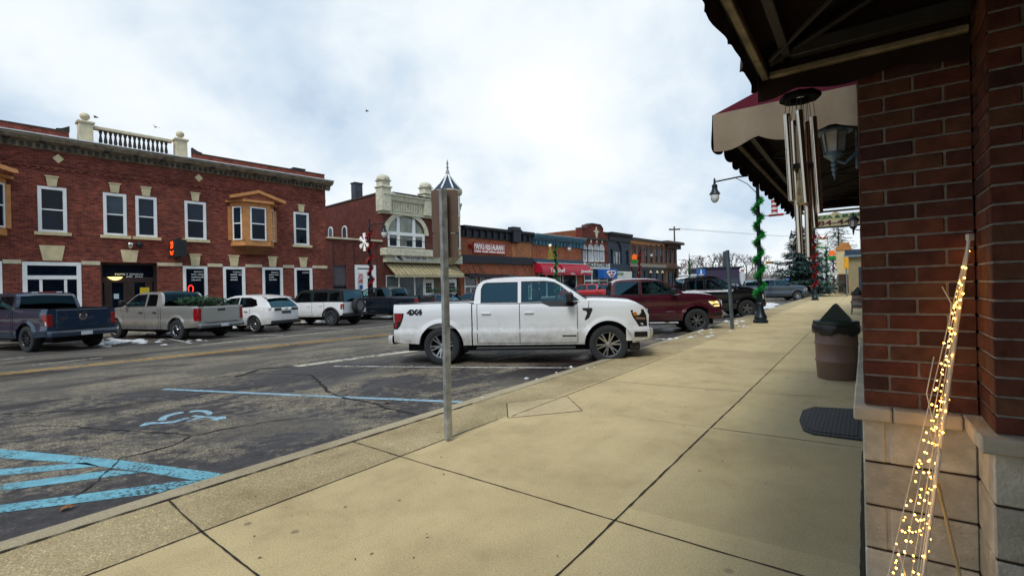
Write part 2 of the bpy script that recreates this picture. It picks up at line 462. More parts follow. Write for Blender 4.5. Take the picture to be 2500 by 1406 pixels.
WALK = concrete('broom-finished concrete', (.50, .405, .215), (.60, .495, .28), (.34, .26, .135), wallshade=True)
KERBM = concrete('kerb concrete', (.36, .31, .20), (.44, .38, .26), (.25, .20, .12), .3)
STRIP = concrete('exposed aggregate strip', (.37, .30, .16), (.53, .44, .26), (.22, .165, .08), .6)
FARWALK = concrete('far pavement concrete', (.36, .33, .26), (.42, .39, .31), (.28, .25, .19))
JOINT = pm('joint grime', '#2b241c', .95)
CRACK = pm('dark crack', '#131213', .95)  # plain dark tone of the road cracks and gutter dirt
SOIL = pm('winter ground', '#55503f', .95, var=.3, vs_=.05, col2='#8f938c')
def strip(name, mat, pts, z, kind='structure', label=None):
    b = MB(); b.quad(*[(p[0], p[1], z) for p in pts]); o = b.build(name, mat, fix=False)
    return tag(o, label, None, None, kind)
# one sheet out to the horizon, then the road 4 mm above
b = MB(); R = 2200
b.grid([[(x, y, ROADZ - .03) for x in (-R, -300, 0, 300, R)] for y in (-R, -300, 0, 300, R)])
tag(b.build('ground', SOIL, fix=False), 'flat snow-dusted winter ground reaching out to the horizon', kind='structure')
KN, KF = 4.80, 27.7
b = MB()
rows = []
for s in (-40, -10, 0, 5, 10, 20, 40, 80, 160, 300):
    a = w1(s, KN - .05); c = w2(s * 1.0, KF + .3)
    rows.append([(a + (c - a) * k / 6).to_tuple()[:2] + (ROADZ,) for k in range(7)])
b.grid(rows)
tag(b.build('road', ASPH, fix=False), 'dark patched asphalt road with parking bays on both sides', kind='structure')
# near pavement, kerb strip and kerb (kerb top rounded down to the road)
def prof_sheet(name, mat, prof, s0=-25, s1=140, ss=None, wf=w1, rev=False):
    b = MB(); ss = ss or [s0, -5, 0, 2, 4, 6, 8, 12, 20, 40, 80, s1]
    b.grid([[wf(s, n, z).to_tuple() for n, z in prof] for s in ss])
    return b.build(name, mat, smooth=40, fix=False)
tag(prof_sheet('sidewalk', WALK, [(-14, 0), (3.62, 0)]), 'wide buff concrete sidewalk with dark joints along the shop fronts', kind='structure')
tag(prof_sheet('kerb_strip', STRIP, [(3.62, .0), (4.43, -.004)]), 'pebbly brown concrete strip between sidewalk and kerb', kind='structure')
tag(prof_sheet('kerb', KERBM, [(4.43, -.004), (4.60, -.008), (4.68, -.018), (4.73, -.04), (4.78, -.09), (4.80, -.13)]), 'low worn concrete kerb edging the near parking bays', kind='structure')
tag(prof_sheet('far_sidewalk', FARWALK, [(KF, ROADZ - .02), (KF + .02, -.01), (KF + .06, 0.0), (KF + .2, 0), (FAC + 8, 0)], wf=w2, ss=[-40, -5, 5, 15, 30, 50, 74]), 'concrete sidewalk under the brick shops across the road', kind='structure')

def ribbon(b, pts, wd, z, jit=0.0, wj=0.0, step=.12):
    """flat strip following world xy points"""
    P = [Vector((p[0], p[1], 0)) for p in pts]; out = []
    for i in range(len(P) - 1):
        k = max(1, int((P[i+1] - P[i]).length / step))
        for j in range(k): out.append(P[i].lerp(P[i+1], j / k))
    out.append(P[-1]); L = []; Rr = []
    n = len(out); off = 0.0
    for i, p in enumerate(out):
        d = (out[min(i+1, n-1)] - out[max(i-1, 0)]).normalized(); u = Vector((-d.y, d.x, 0))
        off = off * .8 + random.uniform(-jit, jit)
        ww = wd * .5 * (1 + random.uniform(-wj, wj))
        q = p + u * off
        L.append((q.x + u.x*ww, q.y + u.y*ww, z)); Rr.append((q.x - u.x*ww, q.y - u.y*ww, z))
    b.grid([L, Rr])
def jn(pts, wd=.014, z=.0035, jit=.002, wj=.35):
    b = MB(); ribbon(b, pts, wd*.78, z, jit, wj, .07); return tag(b.build('sidewalk_joint', JOINT, fix=False), kind='structure')
def ln(*sn): return [w1(s, n) for s, n in sn]
jn(ln((-2, 1.4), (8, 1.4)), .020); jn(ln((8, 1.4), (60, 1.45)), .016)
jn(ln((-3, 3.63), (4.7, 3.63)), .016); jn(ln((4.9, 3.56), (60, 3.5)), .018)
jn(ln((-3, 4.43), (5.2, 4.43)), .030, wj=.6); jn(ln((5.2, 4.42), (60, 4.36)), .014)
jn(ln((1.52, 4.42), (1.44, 3.65), (1.30, 1.4)), .018)
jn(ln((3.21, 4.42), (3.16, 3.63), (3.07, 1.4), (3.02, .03)), .015)
jn(ln((5.62, 1.4), (5.66, .06)), .012); jn(ln((5.60, 2.5), (5.6, 1.4)), .005)
jn(ln((7.55, 3.4), (7.72, 1.4), (7.9, .4)), .011)
for s in (9.9, 12.2, 14.5, 17, 19.5, 22, 25, 28): jn(ln((s, 3.5), (s, .05)), .012)
P_ = [walk(*p) for p in ((1237, 985), (1240, 1020), (1422, 1003), (1385, 968))]
tag((lambda bb: (bb.quad(*[(*w1(*p).to_tuple()[:2], .002) for p in P_]), bb.build('ramp_patch', concrete('paler ramp concrete', (.50, .41, .23), (.60, .50, .30), (.34, .27, .15), .15), fix=False))[1])(MB()), kind='structure')
jn([w1(*p) for p in P_[:3]], .016); jn([w1(*p) for p in (P_[2], P_[3])], .014); jn([w1(*p) for p in (P_[3], P_[0])], .009)
jn(ln((-2, .035), (5.55, .035)), .042, wj=.15)          # open joint along the wall foot
# painted markings
PW = worn('worn white road paint', (.60, .60, .57), .46, 20)
PWF = worn('faded white road paint', (.55, .52, .43), .48, 9)
PB = worn('blue road paint', (.15, .42, .53), .44, 26, .06)
PBL = worn('pale blue road paint', (.27, .46, .58), .42, 18, .06)
PY = worn('faded yellow road paint', (.58, .34, .06), .46, 7, .10)
ZP = ROADZ + .004
def paint(name, mat, pts, wd=None, label=None):
    b = MB()
    if wd: ribbon(b, pts, wd, ZP, 0, .05, .3)
    else: b.quad(*[(p[0], p[1], ZP) for p in pts])
    return tag(b.build(name, mat, fix=False), label, None, None, 'structure')
def rp(px, py): q = at_z(px, py, ROADZ); return q
def zp7(u, v): return rp(u / 2.0, 780 + v / 2.0)
for pts in ([(-260, 1070), (0, 1096), (300, 1124), (572, 1160), (480, 1174), (350, 1152), (150, 1128), (0, 1118), (-260, 1092)],
            [(-260, 1180), (0, 1146), (210, 1129), (242, 1138), (0, 1161), (-260, 1196)],
            [(-260, 1216), (0, 1183), (270, 1148), (352, 1153), (0, 1199), (-260, 1234)],
            [(-260, 1262), (0, 1233), (430, 1176), (500, 1171), (572, 1161), (390, 1203), (0, 1252), (-260, 1286)]):
    paint('blue_hatching', PB, [rp(*p) for p in pts])
paint('blue_bay_line', PBL, [rp(400, 950), rp(850, 970), rp(1165, 983)], .11)
b = MB()
for pts in ([(360,262),(390,225),(450,195),(560,165),(680,142),(722,145),(715,158),(640,172),(540,200),(490,225),(478,262)],
            [(110,335),(200,290),(240,285),(560,272),(600,262),(740,222),(800,222),(790,235),(690,262),(610,290),(560,298),(260,312),(190,335),(120,342)],
            [(780,150),(820,130),(900,120),(1040,122),(1100,140),(1120,158),(1095,185),(1040,185),(1015,160),(960,142),(900,140),(840,148)],
            [(815,208),(860,190),(920,188),(1000,200),(1120,208),(1300,205),(1300,235),(1260,240),(1180,262),(1080,255),(1120,230),(1000,222),(950,228),(870,262),(770,278),(740,272),(800,258),(890,225),(880,212)]):
    q = [rp(320 + u/5.6, 980 + v/5.6) for u, v in pts]
    tri = tessellate_polygon([[Vector((p.x, p.y, 0)) for p in q]]); b.add([(p.x, p.y, ZP) for p in q], [tuple(t) for t in tri])
tag(b.build('wheelchair_symbol', PBL, fix=False), kind='structure')
paint('white_bay_line', PW, [rp(815, 894), rp(1130, 896.5), rp(1440, 898)], .10)
paint('white_bay_line', PW, [rp(1600, 827), rp(1690, 829)], .12)
paint('white_bay_line', PW, [rp(1760, 795), rp(1850, 785)], .12)
paint('edge_line', PWF, [rp(722, 894), rp(1038, 853)], .34)
paint('edge_line', PWF, [rp(80, 891), rp(250, 873)], .12)
paint('edge_line', PWF, [rp(490, 842), rp(960, 795)], .16)
paint('edge_line', PWF, [rp(-60, 884), rp(60, 872)], .12)
for off in (0.0, .32):
    paint('yellow_centre_line', PY, [w2(s, 16.42 - off) for s in (-14, -4, 4, 12, 20, 40, 70)], .13)
for (a, c) in (((350, 814), (467, 838)), ((538, 817), (691, 818)), ((700, 800), (862, 803))):
    paint('white_bay_line', PW, [rp(*a), rp(*c)], .11)
for pts, wd in (([(0, 465), (250, 452), (430, 445), (700, 405), (1050, 355), (1300, 320)], .024), ([(1520, 270), (1560, 310), (1600, 355), (1700, 385), (1850, 420), (2000, 460), (2080, 475)], .045),
                ([(350, 520), (560, 540), (700, 550), (860, 555), (930, 570), (1100, 535), (1300, 500), (1550, 470)], .018), ([(930, 572), (850, 615), (750, 640), (600, 680), (540, 740), (440, 820), (350, 870)], .022),
                ([(740, 330), (1000, 290), (1250, 265), (1520, 270)], .02), ([(0, 540), (150, 520), (350, 520)], .015), ([(1150, 280), (1280, 240), (1420, 232)], .10)):
    b = MB(); ribbon(b, [zp7(*p) for p in pts], wd, ROADZ + .006, .02, .7, .08)
    tag(b.build('road_crack', CRACK, fix=False), kind='structure')
# dirt line at the kerb foot
b = MB(); ribbon(b, [w1(s, 4.86) for s in (-6, 0, 5, 10, 20, 40)], .12, ROADZ + .003, .02, .5, .15)
tag(b.build('gutter_dirt', CRACK, fix=False), kind='structure')
# leftover snow: heaps along kerbs and under the parked cars
def snow_blob(b, p, r, h):
    k = 9; rows = []
    for i in range(4):
        f = i / 3; rr = r * (1 - f) ** .6 if f < 1 else 0.0
        rows.append([(p[0] + rr*cos(2*pi*j/k)*(1 + random.uniform(-.3, .3)), p[1] + rr*sin(2*pi*j/k)*(1 + random.uniform(-.3, .3)), p[2] + h*f) for j in range(k)])
    for r_ in rows: r_.append(r_[0])
    b.grid(rows)
b = MB()
for px, py, n, sp_, r in ((1400, 910, 14, 22, .06), (1340, 925, 10, 25, .05), (1180, 990, 3, 10, .035), (885, 1070, 2, 6, .03), (1700, 828, 14, 35, .10), (1640, 835, 10, 20, .09), (1740, 815, 16, 28, .12), (1530, 868, 10, 20, .07), (1795, 805, 12, 18, .10), (1820, 790, 14, 22, .14)):
    for _ in range(int(n*.4)):
        q = rp(px + random.gauss(0, sp_), py + random.gauss(0, 2.5)); rr = r * random.uniform(.4, 1.1)
        snow_blob(b, (q.x, q.y, ROADZ if q.dot(N1) > 4.8 else -.01), rr, rr * .45)
for px, py, n, sx, sy, r in ((310, 834, 34, 42, 3, .20), (250, 842, 14, 30, 3, .16), (400, 815, 14, 22, 2, .2), (565, 800, 10, 20, 1.5, .2), (770, 786, 18, 26, 1.2, .25), (920, 774, 20, 30, 1, .25), (480, 830, 8, 20, 2, .1), (1900, 752, 20, 30, 1.5, .4), (1860, 745, 20, 30, 1.5, .5), (1880, 770, 12, 14, 2, .25)):
    for _ in range(n):
        q = rp(px + random.gauss(0, sx), py + random.gauss(0, sy)); rr = r * random.uniform(.4, 1.2)
        snow_blob(b, (q.x, q.y, ROADZ), rr, rr * .25)
tag(b.build('snow', SNOWM, smooth=60), 'leftover white snow in heaps along kerbs and under parked cars', kind='stuff')
rnd = random.Random(12); b = MB()
for i in range(260):
    s, n = rnd.uniform(.6, 14), rnd.uniform(.1, 4.7); p = w1(s, n); a = rnd.uniform(0, pi); L = rnd.choice((.003, .004, .005, .007, .012)); wd = rnd.uniform(.002, .004)
    u = Vector((cos(a), sin(a), 0)); v = Vector((-sin(a), cos(a), 0)); z = .004 if n < 4.4 else -.003
    b.add([p - u*L - v*wd + Vector((0, 0, z)), p + u*L - v*wd + Vector((0, 0, z + .003)), p + u*L*.8 + v*wd + Vector((0, 0, z + .005)), p - u*L*.7 + v*wd + Vector((0, 0, z + .002))], [(0, 1, 2, 3)])
tag(b.build('grit', pm('dark grit and twigs', '#4a3a28', .95, var=.4, vs_=3), fix=False), 'scattered dark grit and twig bits on the sidewalk', kind='stuff')
LEAF = pm('dead leaf', '#8a5a2c', .8, var=.25, vs_=30)
for px, py, r, lab in ((163, 1244, .055, 'curled tan leaf on asphalt below the blue hatching'), (745, 1106, .04, 'small red-brown leaf lying by the near kerb'), (945, 984, .045, 'orange leaf just below the long blue bay line')):
    b = MB(); q = rp(px, py); k = 10
    b.add([(q.x, q.y, ROADZ + .03)] + [(q.x + r*cos(2*pi*i/k)*(1 if i % 2 else .6), q.y + r*sin(2*pi*i/k)*(1 if i % 2 else .6), ROADZ + .008 + .03*random.random()) for i in range(k)],
          [(0, i + 1, (i + 1) % k + 1) for i in range(k)])
    tag(b.build('fallen_leaf', LEAF, fix=False), lab, 'leaf')
# ================================================================== the shop building the camera stands beside
BT = [pm('pier brick %d' % i, c, .82, var=.22, vs_=14, bump=.35, bs=70, spec=.3) for i, c in enumerate(('#683d30', '#5a352c', '#704333', '#4d3029', '#674534', '#66382d'))]
MORT = pm('pale mortar', '#989088', .95, var=.2, vs_=30, bump=.3, bs=120)
BLK = [pm('split block %d' % i, c, .9, var=.16, vs_=9, bump=.6, bs=70, spec=.25) for i, c in enumerate(('#c6bfae', '#b7b09f', '#cec7b6'))]
BMORT = pm('block joint', '#4f4034', .95, var=.2, vs_=20)
LEDGE = pm('cast stone ledge', '#c4b8a3', .85, var=.12, vs_=7, bump=.2, bs=90)
SHOP = thing('brick_storefront', 'brick shop front with tan block base beside the camera, at the right edge', 'building', (6, 0, 0), RZ1)
def course_wall(b, u0, u1, z0, z1, L, H, J, put, tones, jit=.002, first=0.0):
    r = 0; z = z0
    while z < z1 - .01:
        zt = min(z + H, z1); u = u0; first_l = (L, L * .47)[r % 2] if first == 0 else ((first, L)[r % 2])
        l = first_l
        while u < u1 - .008:
            e = min(u + l, u1)
            if u1 - e < .03: e = u1
            b.cur = random.choice(tones); put(b, u, e, z, zt, random.uniform(-jit, jit)); u = e + J; l = L
        z += H + J; r += 1
def face_s(s):   # face looking back down the street (towards the camera)
    return lambda b, u0, u1, z0, z1, d: b.bbox(s + d, s + .06, -u1, -u0, z0, z1, .0035)
def face_n(n):   # face looking across the street
    return lambda b, u0, u1, z0, z1, d: b.bbox(u0, u1, n - .06, n - d, z0, z1, .0035)
TN = [0, 0, 1, 1, 2, 3, 4, 5]
b = MB(); JM = .0095
b.cur = 6
b.box(2.72, 3.3, -.362, .006, 1.0, 3.3); b.box(2.42, 3.3, -1.6, -.374, 1.0, 3.3)
course_wall(b, -.012, .366, 1.024, 3.3, .188, .0585, JM, face_s(2.712), TN)
course_wall(b, 2.418, 2.716, 1.024, 3.3, .188, .0585, JM, face_n(-.367), TN)
course_wall(b, .366, 1.5, 1.024, 3.3, .188, .0585, JM, face_s(2.412), TN)
course_wall(b, 2.716, 3.3, 1.024, 3.3, .188, .0585, JM, face_n(.0125), TN)
b.build('brick_pier', BT + [MORT], SHOP, smooth=30, fix=False)
b = MB(); b.cur = 3
b.box(2.715, 3.3, -.36, .012, 0, .95); b.box(2.415, 3.3, -1.6, -.372, 0, .95)
TB = [0, 1, 2]; BH = .1825
def block(b, u0, u1, z0, z1, L, H, J, put):
    course_wall(b, u0, u1, z0, z1, L, H, J, put, TB, .001, first=.083)
def bf_s(s): return lambda b, u0, u1, z0, z1, d: b.bbox(s + d, s + .1, -u1, -u0, z0, z1, .006)
def bf_n(n): return lambda b, u0, u1, z0, z1, d: b.bbox(u0, u1, n - .1, n - d, z0, z1, .006)
block(b, -.020, .358, .005, .958, .39, BH, .010, bf_s(2.700))
block(b, 2.405, 2.70, .005, .958, .40, BH, .010, bf_n(-.358))
block(b, .358, 1.5, .005, .958, .39, BH, .010, bf_s(2.400))
block(b, 2.705, 3.3, .005, .958, .39, BH, .010, bf_n(.020))
b.build('block_base', BLK + [BMORT], SHOP, smooth=30, fix=False)
b = MB()
for u0, u1 in ((-.052, .085), (.089, .312)): b.bbox(2.655, 2.74, -u1, -u0, .962, 1.018, .006)
for n0, n1 in ((-.9, -.32), (-1.5, -.904)): b.bbox(2.352, 2.44, n0, n1, .962, 1.018, .006)
b.bbox(2.444, 2.74, -.40, -.316, .962, 1.0181, .006)
b.bbox(2.745, 3.3, -.2, .052, .962, 1.018, .006)
b.build('ledge', LEDGE, SHOP, smooth=30)
SBR = brick('shop wall brick', '#552a20', '#64321f', '#7a736c')
b = MB()
b.box(3.3, 32, -11, -.06, 0, 7.2); b.box(-9, 3.3, -11, -1.6, 0, 3.3); b.box(-9, 3.3, -11, -.4, 3.3, 7.2)
b.build('wall', SBR, SHOP)
for s0, s1 in ((7.3, 7.75), (10.4, 10.9), (14, 14.5), (18, 18.5), (23, 23.5)):
    b = MB(); b.bbox(s0, s1, -.2, .015, 0, 3.3, .006); b.build('pilaster', SBR, SHOP)
for s0, s1 in ((3.3, 5.75), (7.25, 7.8), (8.3, 10.9), (13, 18.5), (20, 23.5), (25, 32)):
    b = MB(); b.bbox(s0, s1, -.15, .022, 0, .956, .006); b.bbox(s0 - .01, s1 + .02, -.15, .05, .955, 1.02, .006)
    b.build('block_plinth', BLK[1], SHOP)
for s0, s1, z0 in ((3.6, 5.5, 1.05), (7.8, 8.25, .05), (8.6, 10.3, 1.05), (11.2, 13.8, 1.05), (14.8, 17.8, 1.05), (18.8, 22.6, 1.05), (24, 30, 1.05), (5.85, 7.15, .05)):
    b = MB(); n_ = -.058
    for q in ((s0, s0 + .07, z0, 2.3), (s1 - .07, s1, z0, 2.3), (s0 + .07, s1 - .07, z0, z0 + .09), (s0 + .07, s1 - .07, 2.21, 2.3)): b.box(q[0], q[1], n_, n_ + .035, q[2], q[3])
    w_ = b.build('shop_door' if z0 < .1 else 'shop_window', DKMETAL, SHOP); b = MB(); b.box(s0 + .07, s1 - .07, n_, n_ + .012, z0 + .09, 2.21); b.build('pane', PANE, w_)
b = MB(); b.tube([(2.35, -.47, 1.92), (2.35, -.462, 3.3)], .016, 10); b.build('conduit', pm('grey conduit', '#8d9499', .4, .5), SHOP, smooth=40)

# ------------------------------------------------------------------ awnings
FABR = pm('burgundy canvas', '#6a1230', .85, var=.12, vs_=4, bump=.2, bs=160)
FABB = pm('beige canvas', '#a39480', .88, var=.1, vs_=3, bump=.25, bs=60)
FABD = pm('brown canvas', '#2a1915', .9, var=.15, vs_=4, bump=.2, bs=120)
ALU = pm('weathered aluminium bar', '#a3957c', .5, .35, var=.25, vs_=12)
ALUD = pm('dark awning frame', '#3c3a3a', .55, .3, var=.2)
def scallop(b, a, d, ztop, zmid, amp, per, L, th=.004, step=None, phase=0.0):
    """hanging valance along d from a (frame coords) with scalloped lower edge; slightly billowed"""
    n = int(L / (step or per / 12)); d = Vector(d).normalized(); nn = Vector((-d.y, d.x, 0)); R0 = []; R1 = []; R2 = []
    for i in range(n + 1):
        u = L * i / n; ph = ((u + phase) / per) % 1.0
        dip = abs(sin(pi * ph)) ** .8
        zl = zmid - amp * dip
        p = Vector(a) + d * u; wv = .006 * sin(u * 9 + 1) + .008 * sin(u * 23)
        R0.append((p.x, p.y, ztop)); q = p + nn * wv * .6; R1.append((q.x, q.y, (ztop + zl) / 2)); q = p + nn * wv * 1.6; R2.append((q.x, q.y, zl))
    b.grid([R0, R1, R2])
# near awning, whose underside fills the top of the picture
AW = thing('shop_awning', 'dark brown shop awning seen from below, wind chime on its end bar', 'awning', (1.2, .0, 2.55), RZ1)
SE, S0 = 2.66, -3.2
b = MB()
rf = lambda n: 2.625 + (.405 - n) * .46
b.grid([[(s, n, rf(n) - .012 * sin(pi * ((s - S0) % 1.2) / 1.2)) for n in (.405, .0, -.36, -1.0, -1.58)] for s in [S0 + (SE - S0) * i / 20 for i in range(21)]])
b.add([(SE, .405, 2.53), (SE, -.355, 2.53), (SE, -.355, rf(-.355)), (SE, .405, rf(.405))], [(0, 1, 2, 3)])
b.build('canopy', FABD, AW, fix=False, smooth=50)
b = MB()
scallop(b, (S0, .408, 0), (1, 0, 0), 2.63, 2.520, .045, .30, SE - S0 + .004, phase=.12)
b.build('valance', FABD, AW, fix=False, smooth=50)
b = MB()
scallop(b, (SE + .004, .408, 0), (0, -1, 0), 2.60, 2.492, .036, .40, .765, phase=.24)
b.build('valance', FABD, AW, fix=False, smooth=50)
b = MB()
b.bbox(S0, SE - .02, .352, .384, 2.545, 2.572, .004); b.bbox(S0, SE - .02, .36, .40, 2.576, 2.61, .004)
b.build('front_bar', ALU, AW)
b = MB(); b.bbox(SE - .045, SE - .013, -.352, .350, 2.547, 2.573, .004); b.build('end_bar', ALU, AW)
b = MB()
b.bbox(S0, SE - .05, .25, .29, 2.60, 2.66, .004)
for s in (2.55, 1.45, .3): b.tube([(s, .34, 2.58), (s, -.3, 2.86), (s - .05, -1.5, 3.40)], .014, 8)
b.tube([(2.5, .33, 2.58), (1.6, -.8, 3.05)], .012, 8); b.bbox(SE - .10, SE - .05, -.352, .34, 2.60, 2.66, .004)
b.build('frame', ALUD, AW, smooth=40)
# second awning further along
AW2 = thing('shop_awning', 'burgundy and beige shop awning over the lantern, farther along the wall', 'awning', (5.7, .35, 2.55), RZ1)
SA, SB, NF = 3.17, 8.35, .735
zr = lambda n: 2.605 + (NF - n) * .34
b = MB()
b.grid([[(s, n, zr(n)) for n in (NF, .35, .0)] for s in [SA + (SB - SA) * i / 16 for i in range(17)]])
b.add([(SA, NF, 2.605), (SA, -.02, 2.605), (SA, -.02, zr(-.02))], [(0, 1, 2)]); b.add([(SB, NF, 2.605), (SB, -.02, 2.605), (SB, -.02, zr(-.02))], [(0, 1, 2)])
b.build('canopy', FABR, AW2, fix=False)
AWSHADE = pm('dark awning lining', '#1c0f10', .95)  # dark sheet added under the canopy to paint its underside as shaded
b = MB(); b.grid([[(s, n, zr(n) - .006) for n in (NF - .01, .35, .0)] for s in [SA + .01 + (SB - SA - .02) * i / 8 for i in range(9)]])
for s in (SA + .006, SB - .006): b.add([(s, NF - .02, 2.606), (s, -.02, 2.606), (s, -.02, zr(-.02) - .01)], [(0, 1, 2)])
b.build('shade_sheet', AWSHADE, AW2, fix=False)
b = MB()
scallop(b, (SA - .003, NF, 0), (0, -1, 0), 2.606, 2.435, .055, .37, .75, phase=.13); b.build('end_valance', FABB, AW2, fix=False, smooth=60)
b = MB(); scallop(b, (SA, NF + .004, 0), (1, 0, 0), 2.607, 2.47, .075, .27, SB - SA, phase=.0); b.build('front_valance', FABD, AW2, fix=False, smooth=50)
b = MB(); b.bbox(SA + .42, SB - .05, .695, .727, 2.545, 2.572, .004); b.build('front_bar', ALU, AW2)
b = MB(); b.bbox(SB - .08, SB - .05, 0, .69, 2.545, 2.572, .004); b.build('end_bar', ALU, AW2)
b = MB(); b.bbox(SA + .40, SB - .06, .60, .64, 2.58, 2.63, .004); b.bbox(SA + .36, SA + .40, .0, .70, 2.58, 2.62, .004)
for i in range(6): s = SA + .5 + i * .85; b.tube([(s, .70, 2.59), (s + .1, .0, 2.80)], .011, 8); b.tube([(s, .62, 2.6), (s + .55, .02, 2.62)], .008, 6)
b.build('frame', ALUD, AW2, smooth=40)
# ------------------------------------------------------------------ wall lanterns
LGL = pm('frosted lantern glass', '#d0ccd0', .35, var=.15, vs_=12, spec=.5)
def lantern(org, label, metal, k=1.0):
    """org: body centre (s, n, z of glass middle) ; bracket runs to the wall at n = nw"""
    s, n, z, nw = org
    t = thing('wall_lantern', label, 'lantern', (s, nw, z), RZ1, None)
    c = (s, n, z); K = lambda pr: [(r * k, h * k) for r, h in pr]
    b = MB(); b.lathe(K([(.004, .205), (.010, .20), (.013, .185), (.006, .172), (.014, .16), (.016, .15), (.008, .142), (.02, .138), (.055, .118), (.075, .092), (.083, .083), (.096, .070), (.096, .060), (.07, .058)]), c, 16); b.build('cap', metal, t, smooth=35)
    b = MB(); b.lathe(K([(.062, .058), (.046, -.058)]), c, 6, a0=.3); b.build('glass', LGL, t)
    b = MB()
    for i in range(6):
        a = .3 + i * pi / 3; b.tube([(s + .065*k*cos(a), n + .065*k*sin(a), z + .058*k), (s + .049*k*cos(a), n + .049*k*sin(a), z - .062*k)], .005 * k, 5)
    b.lathe(K([(.055, -.056), (.054, -.070), (.034, -.088), (.02, -.098), (.012, -.112), (.02, -.122), (.013, -.136), (.018, -.15), (.010, -.165), (.014, -.176), (.006, -.192), (.002, -.215)]), c, 12)
    b.build('cage', metal, t, smooth=35)
    b = MB(); b.tube([(s, n, z - .10*k), (s, n*.55 + nw*.45, z - .125*k), (s, n*.2 + nw*.8, z - .085*k), (s, nw, z - .06*k)], .010 * k, 8)
    b.bbox(s - .035*k, s + .035*k, nw, nw + .014*k, z - .16*k, z + .05*k, .004); b.build('bracket', metal, t, smooth=35)
    return t
VERD = pm('blue-grey lantern metal', '#7690aa', .5, .5, var=.3, vs_=18)
q = ns_(2036, 350, 3.50); lantern((3.50, q[0], q[1], .016), 'blue-grey wall lantern with frosted glass beside the brick pier', VERD, 1.02)
q = ns_(2083, 546, 10.65); lantern((10.65, q[0], q[1], -.055), 'small black wall lantern in front of the pizza sign', pm('black lantern metal', '#15181c', .5, .4), 1.0)

# ------------------------------------------------------------------ wind chime on the awning's end bar
def at_s(px, py, s): n, z = ns_(px, py, s); return Vector((s, n, z))
SC = 2.60
top = at_s(1951, 183, SC); ring = at_s(1953, 238, SC)
CH = thing('wind_chime', 'long silver wind chime hanging from the dark awning', 'wind chime', tuple(top), RZ1)
CHM = pm('chime tube', '#d6c8b4', .16, 1.0, var=.06, vs_=3)
b = MB(); b.lathe([(.045, -.012), (.082, -.012), (.085, .0), (.078, .012), (.045, .012), (.045, -.012)], ring, 8); b.build('top_ring', pm('black stained ring', '#08090a', .85, spec=.15), CH)
tubes = [(1921, 280, 1934, 490, -.05), (1937, 296, 1954, 617, .05), (1951, 270, 1969, 496, -.075), (1965, 300, 1976, 628, .04), (1969, 298, 1990, 557, .06), (1985, 286, 2001, 521, -.02)]
cords = MB()
for x0, y0, x1, y1, ds in tubes:
    a = at_s(x0, y0, SC + ds); c = at_s(x1, y1, SC + ds)
    b = MB(); d = (c - a)
    b.tube([a, a + d*.002, a + d*.998, c], [.0115, .0145, .0145, .0115], 14); b.build('tube', CHM, CH, smooth=40)
    for o in (-.008, .008): cords.tube([ring + Vector((ds, (a.y - ring.y) * .8 + o, 0)), a + Vector((0, o, 0))], .0012, 4)
cords.tube([top, ring + Vector((0, 0, .01))], .0015, 4)
for o in (-.06, .06): cords.tube([top, ring + Vector((0, o, .01))], .001, 4)
stk = at_s(1955, 407, SC); orn = at_s(1957, 455, SC)
cords.tube([ring, stk, orn], .0012, 4)
cords.build('cord', BLACK, CH)
b = MB(); b.lathe([(.010, -.008), (.042, -.010), (.045, 0), (.042, .010), (.010, .008)], stk, 12); b.build('striker', BLACK, CH, smooth=30)
b = MB(); b.lathe([(.012, -.085), (.022, -.08), (.023, -.03), (.022, .0), (.018, .028), (.012, .034), (.016, .044), (.014, .062), (.008, .068), (.01, .076), (.003, .09)], orn, 12)
b.build('ornament', pm('painted cream ornament', '#cbb98a', .6, var=.35, vs_=60), CH, smooth=40)

# ------------------------------------------------------------------ pizza sign
SP = 12.6
q0 = ns_(1981, 521, SP); q1 = ns_(2100, 553, SP)
PZ = thing('projecting_sign', 'cream pizza shop sign with a wavy top edge beyond the awning', 'sign', (SP, .35, 2.3), RZ1)
n0, n1_ = q0[0] + .05, .02; zt = ns_(2045, 522, SP)[1]; zb = ns_(2045, 551, SP)[1]
pts = [(n0, zb), (n1_, zb)]
for i in range(24):
    u = i / 23.0; pts.append((n1_ + (n0 - n1_) * u, zt + .05 * max(0, cos(u * 2 * pi * 1.9 + .5)) ** 3))
b = MB(); b.extr([(SP, a, c) for a, c in pts], (.03, 0, 0)); b.build('board', pm('cream sign board', '#d8d3a4', .6, var=.08), PZ)
b = MB(); b.box(SP - .02, SP + .05, n1_ - .05, n0 + .1, zb - .035, zb - .004); b.tube([(SP + .01, n0 - .1, zt), (SP + .01, n0 - .1, 2.6)], .012, 6); b.build('hanger', BLACK, PZ)
RS = Matrix(((0, 0, -1), (-1, 0, 0), (0, 1, 0)))     # lettering read from down the street: x -> -n, y -> z
text('PIZZA & SUBS', (zt-zb)*.24, PZ, pm('green letters', '#1d6b45', .6), (SP - .004, n0 - .035, zt - (zt-zb)*.33), width=(n0 - n1_) - .06, rot=RS, bold=.004)
text('584-440', (zt-zb)*.42, PZ, pm('maroon letters', '#5d2430', .6), (SP - .004, n0 - .035, zb + (zt-zb)*.10), width=(n0 - n1_) - .10, rot=RS, bold=.003)

